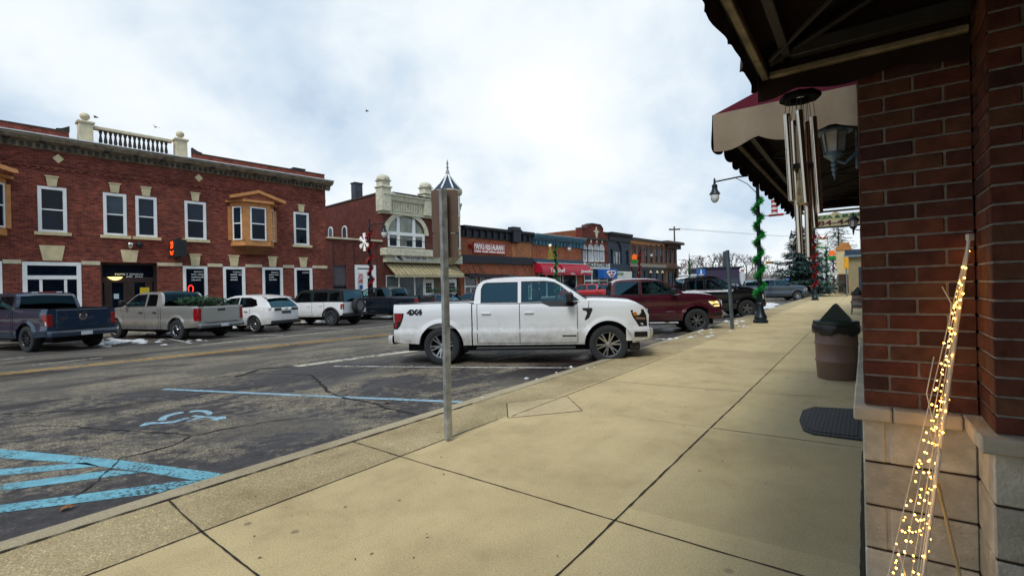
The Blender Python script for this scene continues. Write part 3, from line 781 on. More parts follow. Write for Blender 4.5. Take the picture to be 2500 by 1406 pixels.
# ------------------------------------------------------------------ light-up wire tree by the pier
TT = 1.93
LT = thing('light_tree', 'wire tree of warm white string lights standing by the brick pier', 'light decoration', tuple(at_t(2300, 1600, TT)), 0.0)
WIRE = pm('white wire', '#ded9cc', .45, var=.05)
BULB = pm('warm bulb', '#ffd070', .4, emit='#ffb545', es=14.0)
ap = at_t(2364, 588, TT)
b = MB(); foot_r = at_t(2226, 1610, TT - .04)
b.tube([ap + Vector((.005, 0, .02)), foot_r], .0062, 8); b.build('main_rod', WIRE, LT, smooth=40)
b = MB(); knee = at_t(2289, 1178, TT - .01); foot_b = at_t(2400, 1640, TT + .02)
b.tube([knee, foot_b], .006, 8); b.build('back_leg', pm('cream rod', '#b9a880', .5), LT, smooth=40)
b = MB(); c0 = at_t(2368, 580, TT); b.bbox(c0.x - .012, c0.x + .012, c0.y - .008, c0.y + .008, c0.z - .012, c0.z + .014, .002); b.build('clip', WIRE, LT)
b = MB()
wires = []
for bx, dt in ((2118, .05), (2158, -.05), (2190, .02), (2206, -.08), (2215, .06)):
    ft = at_t(bx, 1610, TT + dt); wires.append(ft); b.tube([ap, ft], .0018, 5)
b.tube([at_t(2280, 870, TT), at_t(2262, 960, TT), at_t(2300, 1130, TT - .03), at_t(2270, 1060, TT)], .002, 5)
b.tube([at_t(2300, 700, TT), at_t(2322, 740, TT), at_t(2318, 800, TT)], .002, 5)
b.tube([at_t(2193, 1340, TT), at_t(2215, 1420, TT), at_t(2250, 1500, TT)], .003, 5)
b.build('guy_wire', WIRE, LT, smooth=40)
rnd = random.Random(5)
bm_ = MB(); bm_.ball(LT.location, .0038, 8)
ORG['_b'] = Vector((0, 0, 0))
first = None; count = 0; lamp_pos = []
levels = [(600, 2), (640, 3), (665, 3), (700, 3), (735, 4), (770, 3), (800, 4), (850, 4), (880, 4), (955, 6), (975, 5), (1040, 6), (1065, 5), (1110, 5), (1140, 5), (1180, 4), (1215, 4), (1245, 4), (1285, 4), (1310, 3), (1340, 4), (1370, 3), (1400, 4)]
for y, k in levels:
    f = (y - 588) / (1610 - 588)
    for i in range(k):
        u = (i + rnd.uniform(.1, .9)) / k
        xl = 2364 + (2118 - 2364) * f; xr = 2364 + (2226 - 2364) * f
        lamp_pos.append(at_t(xl + (xr - xl) * u + 3, y + rnd.uniform(-14, 14) + 22 * u * (1 if y > 900 else .3), TT + rnd.uniform(-.06, .06)))
rnd.shuffle(lamp_pos)
for p in lamp_pos[:98]:
    if first is None:
        first = bm_.build('bulb', BULB, LT, smooth=60); me0 = first.data; o = first
    else:
        o = bpy.data.objects.new('bulb', me0); COL.objects.link(o); o.parent = LT
    o.location = p - LT.location
    ORG[o.name] = Vector((0, 0, 0))

b = MB()
for i in range(150):
    f = rnd.random()**.8; y = 600 + (1500-600)*f; band = 0.5 + .5*sin(y*.085)
    if rnd.random() > .35 + .65*band: continue
    g = (y - 588)/(1610 - 588); xl = 2364 + (2118 - 2364)*g; xr = 2364 + (2226 - 2364)*g
    b.ball(at_t(xl + (xr-xl)*rnd.uniform(-.02, 1.02) + 3, y, TT + rnd.uniform(-.07, .07)), .0028, 6)
o = b.build('small_bulbs', BULB, LT, smooth=60); o['kind'] = 'stuff'
# ------------------------------------------------------------------ bins, mat, bench
BIN = pm('brown plastic barrel', '#725a50', .5, var=.08, vs_=3, bump=.05, bs=30)
LID = pm('dark green lid', '#12261f', .45, var=.12)
BAG = pm('black bin bag', '#0c0e13', .3, var=.3, vs_=20, bump=.6, bs=25)
def bin_(s, n, label, z=0.0):
    t = thing('litter_bin', label, 'bin', (s, n, z), RZ1, 'brown litter bins along the sidewalk')
    c = (s, n, z); b = MB()
    b.lathe([(.262, 0), (.272, .02), (.285, .27), (.298, .285), (.298, .30), (.288, .315), (.292, .55), (.304, .565), (.304, .58), (.294, .595), (.292, .84), (.30, .86), (.30, .88)], c, 36); b.build('barrel', BIN, t, smooth=50)
    b = MB(); rows = []
    for i, (r, h) in enumerate([(.305, .90), (.326, .85), (.330, .79), (.318, .725)]):
        rows.append([(s + (r + .008*sin(k*2.1 + i))*cos(2*pi*k/36), n + (r + .008*sin(k*2.1 + i))*sin(2*pi*k/36), z + h - (.022*sin(k*.9) + .012*sin(k*2.3) if i == 3 else 0)) for k in range(37)])
    b.grid(rows); b.build('bag', BAG, t, smooth=60)
    b = MB(); b.lathe([(.318, .875), (.322, .89), (.316, .93), (.30, .935)], c, 36)
    b.extr([(s - .20, n - .215, z + .936), (s - .20, n + .215, z + .936), (s - .20, n + .205, z + .955), (s - .20, n + .022, z + 1.195), (s - .20, n, z + 1.205), (s - .20, n - .022, z + 1.195), (s - .20, n - .205, z + .955)], (.40, 0, 0))
    b.build('lid', LID, t, smooth=25)
    return t
s_, n_ = walk(2037, 925)
bin_(s_ + .1, .395, 'brown litter bin with peaked green lid, largest and nearest the pier')
q = walk(2090, 752); bin_(q[0], q[1] - .1, 'brown litter bin behind the green bench, half hidden by the wall')
q = walk(2066, 716); bin_(q[0], q[1], 'smallest brown litter bin, far along by the cream building')
b = MB(); P_ = [walk(*p) for p in ((1985, 1002), (1957, 1028), (1975, 1060))]
pts = [(7.30, .02), (P_[0][0] + .16, P_[0][1]), (P_[0][0] - .1, P_[0][1] + .10), (P_[1][0] - .02, P_[1][1] + .02), (P_[2][0] + .1, P_[2][1] + .06), (P_[2][0], P_[2][1] - .03), (5.90, .02)]
b.pxy(pts, .003, .016); cx = sum(p[0] for p in pts)/7; cy = sum(p[1] for p in pts)/7
inner = [(cx + (a - cx)*.86, cy + (c - cy)*.82) for a, c in pts]; b.pxy(inner, .0165, .021)
m = bpy.data.materials.new('rubber mat'); m.use_nodes = True; t = m.node_tree; pb = t.nodes['Principled BSDF']
o = nd(t, 'ShaderNodeTexCoord').outputs['Object']; v = nd(t, 'ShaderNodeTexVoronoi', {'feature': 'DISTANCE_TO_EDGE'}, Vector=mapped(t, o, (1, 1.6, 1)), Scale=16.0, Randomness=.15).outputs[0]
t.links.new(mixc(t, ramp(t, v, [(.02, 0.0), (.10, 1.0)]), (.016, .02, .024), (.006, .008, .010)), pb.inputs['Base Color'])
t.links.new(nd(t, 'ShaderNodeBump', {'invert': True}, Strength=.8, Distance=.01, Height=v).outputs[0], pb.inputs['Normal']); pb.inputs['Roughness'].default_value = .7
tag(b.build('door_mat', m, rz=RZ1, org=(6.6, .3, 0)), 'dark rubber door mat with clipped corners on the sidewalk by the pier', 'mat')
# green metal bench against the wall
q = walk(2078, 768); bs0 = q[0]
BG = pm('green bench metal', '#1d3b33', .45, .2, var=.15)
bt = thing('street_bench', 'green metal street bench beyond the nearest bin', 'bench', (bs0 + .7, .28, 0), RZ1)
b = MB()
for i in range(6): b.bbox(bs0, bs0 + 1.4, .10 + i*.07, .15 + i*.07, .43, .45, .004)
b.build('seat', BG, bt)
b = MB()
for i in range(5): b.bbox(bs0, bs0 + 1.4, .055 - i*.012, .075 - i*.012, .50 + i*.075, .555 + i*.075, .004)
b.build('backrest', BG, bt)
for s in (bs0 + .02, bs0 + 1.38):
    b = MB(); b.tube([(s, .52, 0), (s, .50, .42), (s, .10, .43), (s, .0, .88)], .018, 8); b.tube([(s, .06, .0), (s, .10, .43)], .018, 8)
    b.tube([(s, .50, .42), (s, .54, .58), (s, .50, .66), (s, .2, .66), (s, .04, .62)], .015, 8); b.build('side_frame', BG, bt, smooth=40)

# ------------------------------------------------------------------ sign posts
def post_tube(b, p0, p1, wd, rz=0.0):
    p0, p1 = Vector(p0), Vector(p1); d = p1 - p0; u = Vector((cos(rz), sin(rz), 0)) * wd/2; v = Vector((-sin(rz), cos(rz), 0)) * wd/2
    V = [p0 + a*u + c*v for a, c in ((-1,-1),(1,-1),(1,1),(-1,1))] + [p1 + a*u + c*v for a, c in ((-1,-1),(1,-1),(1,1),(-1,1))]
    b.add(V, [(3,2,1,0),(4,5,6,7),(0,1,5,4),(1,2,6,5),(2,3,7,6),(3,0,4,7)])
base = at_z(1095, 1075, 0.0); topp = at_t(1081, 462, base.y + .02)
SG = thing('sign_post', 'perforated steel post with the bare backs of two stacked signs', 'sign post', tuple(base), 0.0)
DK = pm('dark hole', '#15171a', .9)
b = MB(); post_tube(b, base - Vector((0, 0, .02)), topp, .062, .62)
b.build('post', pm('dull galvanised post', '#adb2b2', .4, .5, var=.3, vs_=7), SG)
b = MB(); up_ = (topp - base); rz = .62
for face in (0, 1):
    a = rz - pi/2 if face == 0 else rz
    nrm = Vector((cos(a), sin(a), 0)); sd_ = Vector((-sin(a), cos(a), 0))
    for i in range(92):
        c = base + up_ * ((i + .6) / 93) + nrm * .0322
        if face == 0: continue
        b.add([c + sd_*.0065*cos(2*pi*k/8) + Vector((0, 0, .0065*sin(2*pi*k/8))) for k in range(8)], [tuple(range(8))])
b.build('post_hole', DK, SG)
SBK = pm('bare sign back', '#7a6a60', .42, .45, var=.15, vs_=2)
dr = Vector((cos(.10), sin(.10), 0)); dn = Vector((-sin(.10), cos(.10), 0))
def sign_panel(name, z0, z1, a0, a1, mat, off=.05):
    b = MB(); c = base + up_ * ((z0 + z1)/2 / up_.z); c.z = 0
    pts = []
    for (x, z, sx, sz) in ((a0, z0, 1, 1), (a1, z0, -1, 1), (a1, z1, -1, -1), (a0, z1, 1, -1)):
        for k in range(4):
            t_ = k / 3 * pi/2; r = .025
            order = (x + sx*r - sx*r*cos(t_), z + sz*r - sz*r*sin(t_)) if sx*sz > 0 else (x + sx*r - sx*r*sin(t_), z + sz*r - sz*r*cos(t_))
            pts.append(order)
    b.extr([c + dr*x + dn*off + Vector((0, 0, z)) for x, z in pts], dn * .003)
    return b.build(name, mat, SG)
z_t = topp.z
sign_panel('sign_panel', z_t - .455, z_t + .002, -.125, .155, SBK); sign_panel('sign_panel', z_t - .715, z_t - .46, -.12, .15, SBK, .051)
for dz in (-.08, -.38, -.52, -.66):
    b = MB(); c = topp + Vector((0, 0, dz)) + up_ * (dz / up_.z) - Vector((0, 0, dz)); b.lathe([(.0, -.036), (.010, -.036), (.010, .0)], c, 8, 'y'); b.build('bolt', STEEL, SG)
base2 = at_z(1788, 803, 0.0); top2 = at_t(1776, 611, base2.y)
b = MB(); post_tube(b, base2, top2, .085, .5)
for k in range(3): pass
sp2 = thing('sign_post', 'thin leaning grey post by the kerb near the green garland lamp', 'sign post', tuple(base2), 0.0)
b.build('post', pm('blue-grey steel post', '#5f6f78', .5, .4, var=.2), sp2)
b = MB(); c = top2 + (base2 - top2)*.16
b.box(c.x - .012, c.x + .012, c.y + .05, c.y + .38, top2.z - .55, top2.z - .02); b.build('sign_panel', pm('grey-blue sign', '#52626c', .5, .4), sp2)
# ================================================================== the row of shops across the road
def rect(s0, s1, z0, z1): return [(s0, z0), (s1, z0), (s1, z1), (s0, z1)]
def facade(root, name, mat, outer, holes, n=FAC, depth=.16, back=9.0, parent=None):
    """front wall with real openings, side walls, roof and back"""
    b = MB()
    b.holed(outer, holes, lambda a, c, d: (a, n + d, c), depth)
    k = len(outer)
    b.add([(a, n, c) for a, c in outer] + [(a, n + back, c) for a, c in outer], [(i, (i+1) % k, k + (i+1) % k, k + i) for i in range(k)] + [tuple(range(k, 2*k))])
    return b.build(name, mat, root, fix=False)
def spot(px0, py0, px1, py1, n=FAC):       # opening from two opposite pixel corners
    s0, _ = fz(px0, (py0+py1)/2, n); s1, _ = fz(px1, (py0+py1)/2, n)
    xm = (px0+px1)/2
    return s0, s1, fz(xm, py1, n)[1], fz(xm, py0, n)[1]
FRW = pm('white window frame', '#e6ebec', .5, var=.05)
KEY = pm('cream keystone', '#cfc29a', .75, var=.12, bump=.1)
def sash(root, r, n=FAC, frame=FRW, fw=.11, mid=True, upper=None, sill=None, key=None, name='window', proud=.03, pane=PANE):
    s0, s1, z0, z1 = r
    b = MB(); a, c = n - proud, n + .10
    b.box(s0, s0+fw, a, c, z0, z1); b.box(s1-fw, s1, a, c, z0, z1); b.box(s0+fw, s1-fw, a, c, z1-fw, z1); b.box(s0+fw, s1-fw, a, c, z0, z0+fw*.8)
    zm = (z0+z1)/2
    if mid: b.box(s0+fw, s1-fw, n+.03, c, zm-.03, zm+.03)
    w_ = b.build(name, frame, root)
    if upper and mid:
        p = MB(); p.box(s0+fw, s1-fw, n+.06, n+.09, zm+.03, z1-fw); p.build('upper_pane', upper, w_)
        p = MB(); p.box(s0+fw, s1-fw, n+.075, n+.105, z0+fw*.8, zm-.03); p.build('pane', pane, w_)
    else:
        p = MB(); p.box(s0+fw, s1-fw, n+.07, n+.105, z0+fw*.8, z1-fw); p.build('pane', pane, w_)
    if sill:
        p = MB(); p.box(s0-.14, s1+.14, n-.14, n+.03, z0-.15, z0-.002); p.build('sill', KEY, w_)
    if key:
        sm = (s0+s1)/2; h, wd = key
        p = MB(); p.psz([(sm-wd*.36, z1+.03), (sm+wd*.36, z1+.03), (sm+wd*.5, z1+.03+h), (sm-wd*.5, z1+.03+h)], n-.07, n-.005)
        p.psz([(sm-wd*.58, z1+.03+h), (sm+wd*.58, z1+.03+h), (sm+wd*.58, z1+.09+h), (sm-wd*.58, z1+.09+h)], n-.10, n-.005); p.build('keystone', KEY, w_)
    return w_
def mould(b, s0, s1, prof, ends=True):
    """moulding: (n, z) profile run along the street, closed at the ends"""
    k = len(prof)
    b.add([(s0, a, c) for a, c in prof] + [(s1, a, c) for a, c in prof], [(i, (i+1) % k, k+(i+1) % k, k+i) for i in range(k)] + ([tuple(range(k)), tuple(range(k, 2*k))[::-1]] if ends else []))
# ---------------------------------------------------------------- 1. long red brick building
B1 = thing('brick_building', 'long two-storey red brick building with a roof balustrade and orange bay windows', 'building', (8, FAC, 0), RZ2)
BR1 = brick('weathered red brick', '#8c4636', '#612d29', '#7e5c52', bw=.24, rh=.078, ms=.008, streak=.65, var=.42, blot='#b0705a')
BR1B = brick('red brick parapet', '#954b39', '#713329', '#85625a', bw=.24, rh=.078, ms=.008, streak=.6, var=.3)
sR = fz(797, 600)[0]; sL = -9.0
zc0, zc1 = 8.36, 9.06
up = [spot(92, 457, 163, 567), spot(252, 471, 309, 574), spot(331, 479, 383, 578), spot(451, 490, 503, 583), spot(717, 518, 754, 598)]
UZ0, UZ1 = up[0][2], up[0][3]
up = [(a, c, UZ0, UZ1) for a, c, _, _ in up]
BZ = fz(400, 644)[1]            # pale band above the shop windows
gw = [spot(447, 647, 507, 760), spot(545, 648, 599, 760), spot(641, 650, 691, 760), spot(719, 651, 763, 760)]
gw = [(a, c, .55, BZ - .10) for a, c, _, _ in gw]
big = spot(55, 640, 199, 760); big = (big[0], big[1], .55, BZ - .02)
ent = spot(247, 638, 384, 760); ent = (ent[0], ent[1], .02, BZ + .02)
lw = spot(-95, 640, 6, 760); lw = (lw[0], lw[1], .55, BZ - .02)
lup = (up[0][0] - 6.2, up[0][0] - 4.9, UZ0, UZ1)
facade(B1, 'wall', BR1, rect(sL, sR, -.1, 8.95), [rect(*r) for r in up + gw + [big, ent, lw]], back=14)
GL1 = [PANEUP if i in (1,) else None for i in range(5)]
for i, r in enumerate(up):
    sash(B1, r, upper=[PANE, PANEUP, pm('pane with grey blind', '#1d2b3b', .1, spec=.3, var=.2, vs_=1), pm('pane with grey blind', '#2b3a4a'), pm('pane with grey blind', '#2b3a4a')][i], sill=True, key=(.42, .42), fw=.13)
for r in gw: sash(B1, r, mid=False, key=(.58, .52), fw=.15, name='shop_window')
def multi(root, r, n, frame, cols, rows, fw=.12, mt=.08, name='shop_window', pane=PANE):
    """window divided by mullions at fractions"""
    s0, s1, z0, z1 = r; b = MB(); a, c = n - .03, n + .11
    b.box(s0, s0+fw, a, c, z0, z1); b.box(s1-fw, s1, a, c, z0, z1); b.box(s0+fw, s1-fw, a, c, z1-fw, z1); b.box(s0+fw, s1-fw, a, c, z0, z0+fw)
    for f in cols:
        x = s0 + (s1-s0)*f[0]; zt = z0 + (z1-z0)*f[1]; b.box(x-mt/2, x+mt/2, n, c-.002, z0+fw, zt)
    for f in rows:
        z = z0 + (z1-z0)*f; b.box(s0+fw, s1-fw, n-.012, c-.001, z-mt*.9, z+mt*.9)
    w_ = b.build(name, frame, root); p = MB(); p.box(s0+fw, s1-fw, n+.07, n+.108, z0+fw, z1-fw); p.build('pane', pane, w_); return w_
bw_ = multi(B1, big, FAC, FRW, [(.30, .70), (.72, .70)], [.74], .16, .10)
p = MB(); sm = (big[0]+big[1])/2; p.psz([(sm-.32, BZ+.05), (sm+.32, BZ+.05), (sm+.44, BZ+.75), (sm-.44, BZ+.75)], FAC-.08, FAC-.004); p.build('keystone', KEY, bw_)
multi(B1, lw, FAC, FRW, [(.5, .7)], [.74], .16, .10)
# entrance
BRN = pm('dark brown door timber', '#2b1712', .6, var=.2)
s0, s1, z0, z1 = ent
e = multi(B1, ent, FAC + .25, BRN, [(.10, .74), (.50, .74), (.90, .74)], [.74], .10, .14, 'entrance_door')
for x0, x1 in ((s0 + (s1-s0)*.13, s0 + (s1-s0)*.47), (s0 + (s1-s0)*.53, s0 + (s1-s0)*.87)):
    b = MB(); b.box(x0, x0+.16, FAC+.26, FAC+.34, .1, 2.45); b.box(x1-.16, x1, FAC+.26, FAC+.34, .1, 2.45); b.box(x0+.16, x1-.16, FAC+.26, FAC+.34, 2.3, 2.45); b.box(x0+.16, x1-.16, FAC+.26, FAC+.34, .1, .5); b.build('door_leaf', BRN, e)
b = MB(); b.box(s0, s0+.02, FAC+.01, FAC+.26, 0, z1); b.box(s1-.02, s1, FAC+.01, FAC+.26, 0, z1); b.box(s0, s1, FAC+.12, FAC+.26, z1-.03, z1-.004); b.build('reveal', BRN, e)
p = MB(); sm = (s0+s1)/2; p.psz([(sm-.27, BZ+.05), (sm+.27, BZ+.05), (sm+.36, BZ+.66), (sm-.36, BZ+.66)], FAC-.08, FAC-.004); p.build('keystone', KEY, e)
text('FAMILY DINING', .10, e, LETW, (sm - .55, FAC + .31, z1 - .62), width=1.15); text('875-4500', .15, e, LETW, (sm - .1, FAC + .31, z1 - .82), width=.7, bold=.008)
b = MB(); b.psz([(sm+.45, 1.75), (sm+.85, 1.75), (sm+.85, 2.05), (sm+.45, 2.05)], FAC+.235, FAC+.25); b.build('notice', pm('yellow notice', '#c9b11e', .6), e)
b = MB(); b.psz([(sm-.62, 1.5), (sm-.42, 1.5), (sm-.42, 1.75), (sm-.62, 1.75)], FAC+.235, FAC+.25); b.build('notice', pm('pale blue notice', '#b5d0dc', .6), e)
YL = pm('lit lamp shade', '#ffe7a0', .5, emit='#ffd978', es=2.2)
b = MB(); b.lathe([(.32, 0), (.22, -.10), (.08, -.16), (0, -.17)], (sm - .55, FAC + .30, z1 - .72), 14); b.build('lamp', YL, e, smooth=50)
# window lettering and the small things hung in the windows
ORN = pm('orange lettering', '#d8912b', .6); REDN = pm('red neon', '#ff4a35', .5, emit='#ff3020', es=2.0)
for i, r in enumerate(gw):
    s0, s1, z0, z1 = r
    tx = [('MONDAY', 'PASTA - STEAKS', 'SANDWICHES', 'SALADS'), ('TUESDAY', 'BURGERS - RIBS', 'WRAPS', 'SOUPS'), ('FRIDAY', 'FISH FRY', 'SUBS', 'SALADS'), ('LOUNGE',)][i]
    for k, wd in enumerate(tx):
        text(wd, .07, B1, LETW, (s0 + (.42 if k else .55), FAC + .06, z1 - .34 - k*.15), 'window_lettering', width=min(.60, .075*len(wd)), bold=.002)
s0, s1, z0, z1 = gw[0]
b = MB(); b.tube([(s0 + .38 + .12*cos(a*pi/8), FAC + .06, z1 - 1.25 + .2*sin(a*pi/8)) for a in range(17)], .022, 6); b.build('neon_ring', REDN, B1, smooth=60)
text('OPEN', .1, B1, ORN, (s0 + .95, FAC + .06, z1 - .55), 'window_lettering', width=.32, bold=.006)
b = MB(); b.psz([(s0+.35, 1.0), (s0+.62, 1.0), (s0+.62, 1.75), (s0+.35, 1.75)], FAC+.055, FAC+.065); b.psz([(s0+.66, 1.05), (s0+.98, 1.05), (s0+.98, 1.4), (s0+.66, 1.4)], FAC+.055, FAC+.065); b.build('poster', pm('faded posters', '#5b6472', .7, var=.4, vs_=9), B1)
# pale band between the shop openings
cuts = sorted([(r[0], r[1]) for r in gw + [big, ent, lw]]); x = sL
for a, c in cuts + [(sR, sR)]:
    if a - x > .15:
        b = MB(); b.box(x + (.0 if x == sL else .02), a - (.0 if a == sR else .02), FAC-.05, FAC-.001, BZ-.12, BZ+.06); b.build('stone_band', CREAM, B1)
    x = c
# cornice with dentils, corbel course, parapet
DK1 = pm('dark weathered cornice', '#3c3833', .8, var=.3, vs_=5)
b = MB(); mould(b, sL, sR+.28, [(FAC-.001, 8.95), (FAC-.62, 8.95), (FAC-.66, 8.86), (FAC-.58, 8.80), (FAC-.50, 8.72), (FAC-.20, 8.66), (FAC-.14, 8.44), (FAC-.001, 8.40)])
b.build('cornice', pm('soiled cornice stone', '#8b8270', .8, var=.3, vs_=4), B1)
b = MB()
i = 0
while sL + i*.26 < sR:
    x = sL + i*.26; b.box(x, x+.13, FAC-.26, FAC-.19, 8.46, 8.62); i += 1
for i in range(int((sR-sL)/1.15)): x = sL + .3 + i*1.15; b.box(x, x+.22, FAC-.52, FAC-.18, 8.665, 8.745)
o = b.build('dentil_course', DK1, B1); o['kind'] = 'stuff'
b = MB(); mould(b, sL, sR+.30, [(FAC-.03, 9.03), (FAC-.70, 9.0), (FAC-.70, 8.952), (FAC-.03, 8.952)]); b.build('cornice_snow', SNOWM, B1)
b = MB(); b.box(sL, sR-.001, FAC-.05, FAC-.002, 7.62, 7.70); b.box(sL, sR-.001, FAC-.03, FAC-.003, 7.74, 7.80)
i = 0
while sL + i*.3 < sR - .2:
    x = sL + i*.3; b.box(x, x+.13, FAC-.07, FAC-.001, 7.52, 7.615); i += 1
o = b.build('corbel_course', BR1, B1); o['kind'] = 'stuff'
pa = fz(182, 330, FAC+.1)[0]; pb_ = fz(461, 380, FAC+.1)[0]
for a, c in ((sL, pa-.2), (pb_+.2, sR)):
    b = MB(); b.box(a, c, FAC+.05, FAC+.4, 8.952, 9.42); b.build('parapet', BR1B, B1)
    b = MB(); b.box(a, c, FAC+.0, FAC+.45, 9.421, 9.48); b.build('coping', DK1, B1)
bal = thing('balustrade', None, None, (0, 0, 0), 0.0); bal.parent = B1; bal.location = (0, 0, 0); ORG[bal.name] = ORG[B1.name]
for a in (pa + .42, pb_ - .34):
    b = MB(); b.bbox(a-.27, a+.27, FAC+.04, FAC+.56, 8.952, 10.02, .02); b.bbox(a-.34, a+.34, FAC-.03, FAC+.63, 10.02, 10.14, .03); b.build('post', CREAM, bal)
    b = MB(); b.lathe([(.12, 0), (.13, .03), (.06, .06), (.08, .09), (.17, .17), (.205, .26), (.18, .36), (.10, .43), (.0, .46)], (a, FAC+.3, 10.14), 16); b.build('finial', CREAM, bal, smooth=50)
    sd_ = 1 if a > 3 else -1
for a, d in ((pa - .05, -1), (pb_ + .05, 1)):
    b = MB(); b.psz([(a + d*.12, 9.482), (a + d*.62, 9.482), (a + d*.6, 9.56), (a + d*.4, 9.6), (a + d*.12, 9.76)], FAC+.10, FAC+.32); b.build('scroll', DK1, bal)
b = MB(); b.bbox(pa+.73, pb_-.73, FAC+.10, FAC+.50, 9.86, 10.0, .02); b.bbox(pa+.73, pb_-.73, FAC+.10, FAC+.50, 8.953, 9.06, .01); b.build('rail', CREAM, bal)
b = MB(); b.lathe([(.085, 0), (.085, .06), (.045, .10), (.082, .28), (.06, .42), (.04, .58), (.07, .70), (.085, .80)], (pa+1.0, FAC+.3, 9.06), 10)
b0 = b.build('baluster', pm('dark baluster stone', '#38352f', .8), bal, smooth=50)  # balusters have a plain dark stone colour
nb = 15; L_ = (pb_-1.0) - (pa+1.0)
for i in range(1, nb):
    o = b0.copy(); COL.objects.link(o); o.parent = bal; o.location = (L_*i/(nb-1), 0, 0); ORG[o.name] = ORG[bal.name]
for px, py in ((142, 388), (485, 435)):
    s, z = fz(px, py); b = MB(); b.psz([(s, z-.22), (s+.2, z), (s, z+.22), (s-.2, z)], FAC-.04, FAC-.001); b.build('diamond_tile', KEY, B1)
s, z = fz(723, 414, FAC+2); b = MB(); b.box(s-.3, s+.3, FAC+1.6, FAC+2.2, 9.0, z-.1); b.box(s-.42, s+.42, FAC+1.5, FAC+2.3, z-.1, z); b.build('roof_vent', DKMETAL, B1)
# bay windows in orange timber
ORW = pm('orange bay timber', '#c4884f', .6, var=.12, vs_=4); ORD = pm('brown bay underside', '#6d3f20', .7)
SHG = pm('bay roof shingle', '#8a4a30', .8, var=.3, vs_=12)
def bay(r):
    s0, s1, z0, z1 = r; D = .80; q = (s1-s0)*.30
    plan = lambda k: [(s0 - k, FAC - .01), (s0 + q*.72 - k*.5, FAC - D - k), (s1 - q*.72 + k*.5, FAC - D - k), (s1 + k, FAC - .01)]
    t = MB()
    t.pxy(plan(0), z0 - .04, z0 + .28); t.pxy(plan(0), z1 - .20, z1 + .05)
    P = plan(0)
    w_ = None
    for (a, c) in zip(P[:-1], P[1:]):                       # corner posts
        pass
    for i, (a, c) in enumerate(P):
        f = .13; b0_ = (a - f, c + (.02 if i in (1, 2) else -.2)); t.box(a - f, a + f, c - (.0 if i in (1, 2) else .12), c + (.22 if i in (1, 2) else 0), z0 + .28, z1 - .20)
    ob = t.build('bay_window', ORW, B1)
    for a, c in zip(P[:-1], P[1:]):
        a, c = Vector((*a, 0)), Vector((*c, 0)); d = c - a; L = d.length; d /= L; nn = Vector((d.y, -d.x, 0))
        if nn.y > 0: nn = -nn
        m0, m1 = .2*L if L < 1.2 else .26, L - (.2*L if L < 1.2 else .26); fr = MB(); za, zb_ = z0 + .28, z1 - .20; zm = (za+zb_)/2
        def bar(x0, x1, y0, y1, o0=.0, o1=.06):
            A = a + d*x0 + nn*o0; B_ = a + d*x1 + nn*o0; C_ = a + d*x1 + nn*o1; D_ = a + d*x0 + nn*o1
            fr.add([(v.x, v.y, y0) for v in (A, B_, C_, D_)] + [(v.x, v.y, y1) for v in (A, B_, C_, D_)], [(0,1,2,3),(4,5,6,7),(0,1,5,4),(1,2,6,5),(2,3,7,6),(3,0,4,7)])
        bar(0, m0, za, zb_, -.02, .01); bar(m1, L, za, zb_, -.02, .01); fr.build('post', ORW, ob)
        fr = MB(); fw = .07
        bar(m0, m0+fw, za, zb_); bar(m1-fw, m1, za, zb_); bar(m0+fw, m1-fw, za, za+fw); bar(m0+fw, m1-fw, zb_-fw, zb_); bar(m0+fw, m1-fw, zm-.03, zm+.03); fr.build('sash', FRW, ob)
        fr = MB(); bar(m0+fw, m1-fw, za+fw, zm-.03, .0, .02); fr.build('pane', PANE, ob)
        fr = MB(); bar(m0+fw, m1-fw, zm+.03, zb_-fw, .0, .03); fr.build('upper_pane', pm('pane with grey blind', '#2b3a4a'), ob)
    t = MB(); pts = plan(-.02); low = [(s0 + q*.5, FAC - .01), (s0 + q*1.1, FAC - D*.5), (s1 - q*1.1, FAC - D*.5), (s1 - q*.5, FAC - .01)]
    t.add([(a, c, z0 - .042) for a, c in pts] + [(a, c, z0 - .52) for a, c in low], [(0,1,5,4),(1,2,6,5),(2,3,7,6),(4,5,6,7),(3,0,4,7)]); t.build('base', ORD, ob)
    # shallow gabled hood
    e = plan(.24); zt = z1 + .05; sm = (s0+s1)/2; nf = FAC - D - .22
    t = MB(); t.pxy([(a, c) for a, c in e], zt, zt + .13); t.build('eaves', ORW, ob)
    t = MB(); t.psz([(s0 - .2, zt + .132), (s1 + .2, zt + .132), (s1 + .1, zt + .2), (sm, zt + .58), (s0 - .1, zt + .2)], nf + .06, FAC - .004); t.build('roof', SHG, ob)
    t = MB()
    t.psz([(s0 - .34, zt + .132), (s0 - .30, zt + .28), (sm, zt + .74), (s1 + .30, zt + .28), (s1 + .34, zt + .132), (s1 + .16, zt + .132), (sm, zt + .56), (s0 - .16, zt + .132)], nf - .02, nf + .07); t.build('verge_board', ORW, ob)
s0, _ = fz(562, 550); s1, _ = fz(668, 550)
b1r = (s0, s1, UZ0 - .22, UZ1 + .10); bay(b1r)
s1b, _ = fz(16, 500); bay((s1b - (s1 - s0), s1b, UZ0 - .22, UZ1 + .10))
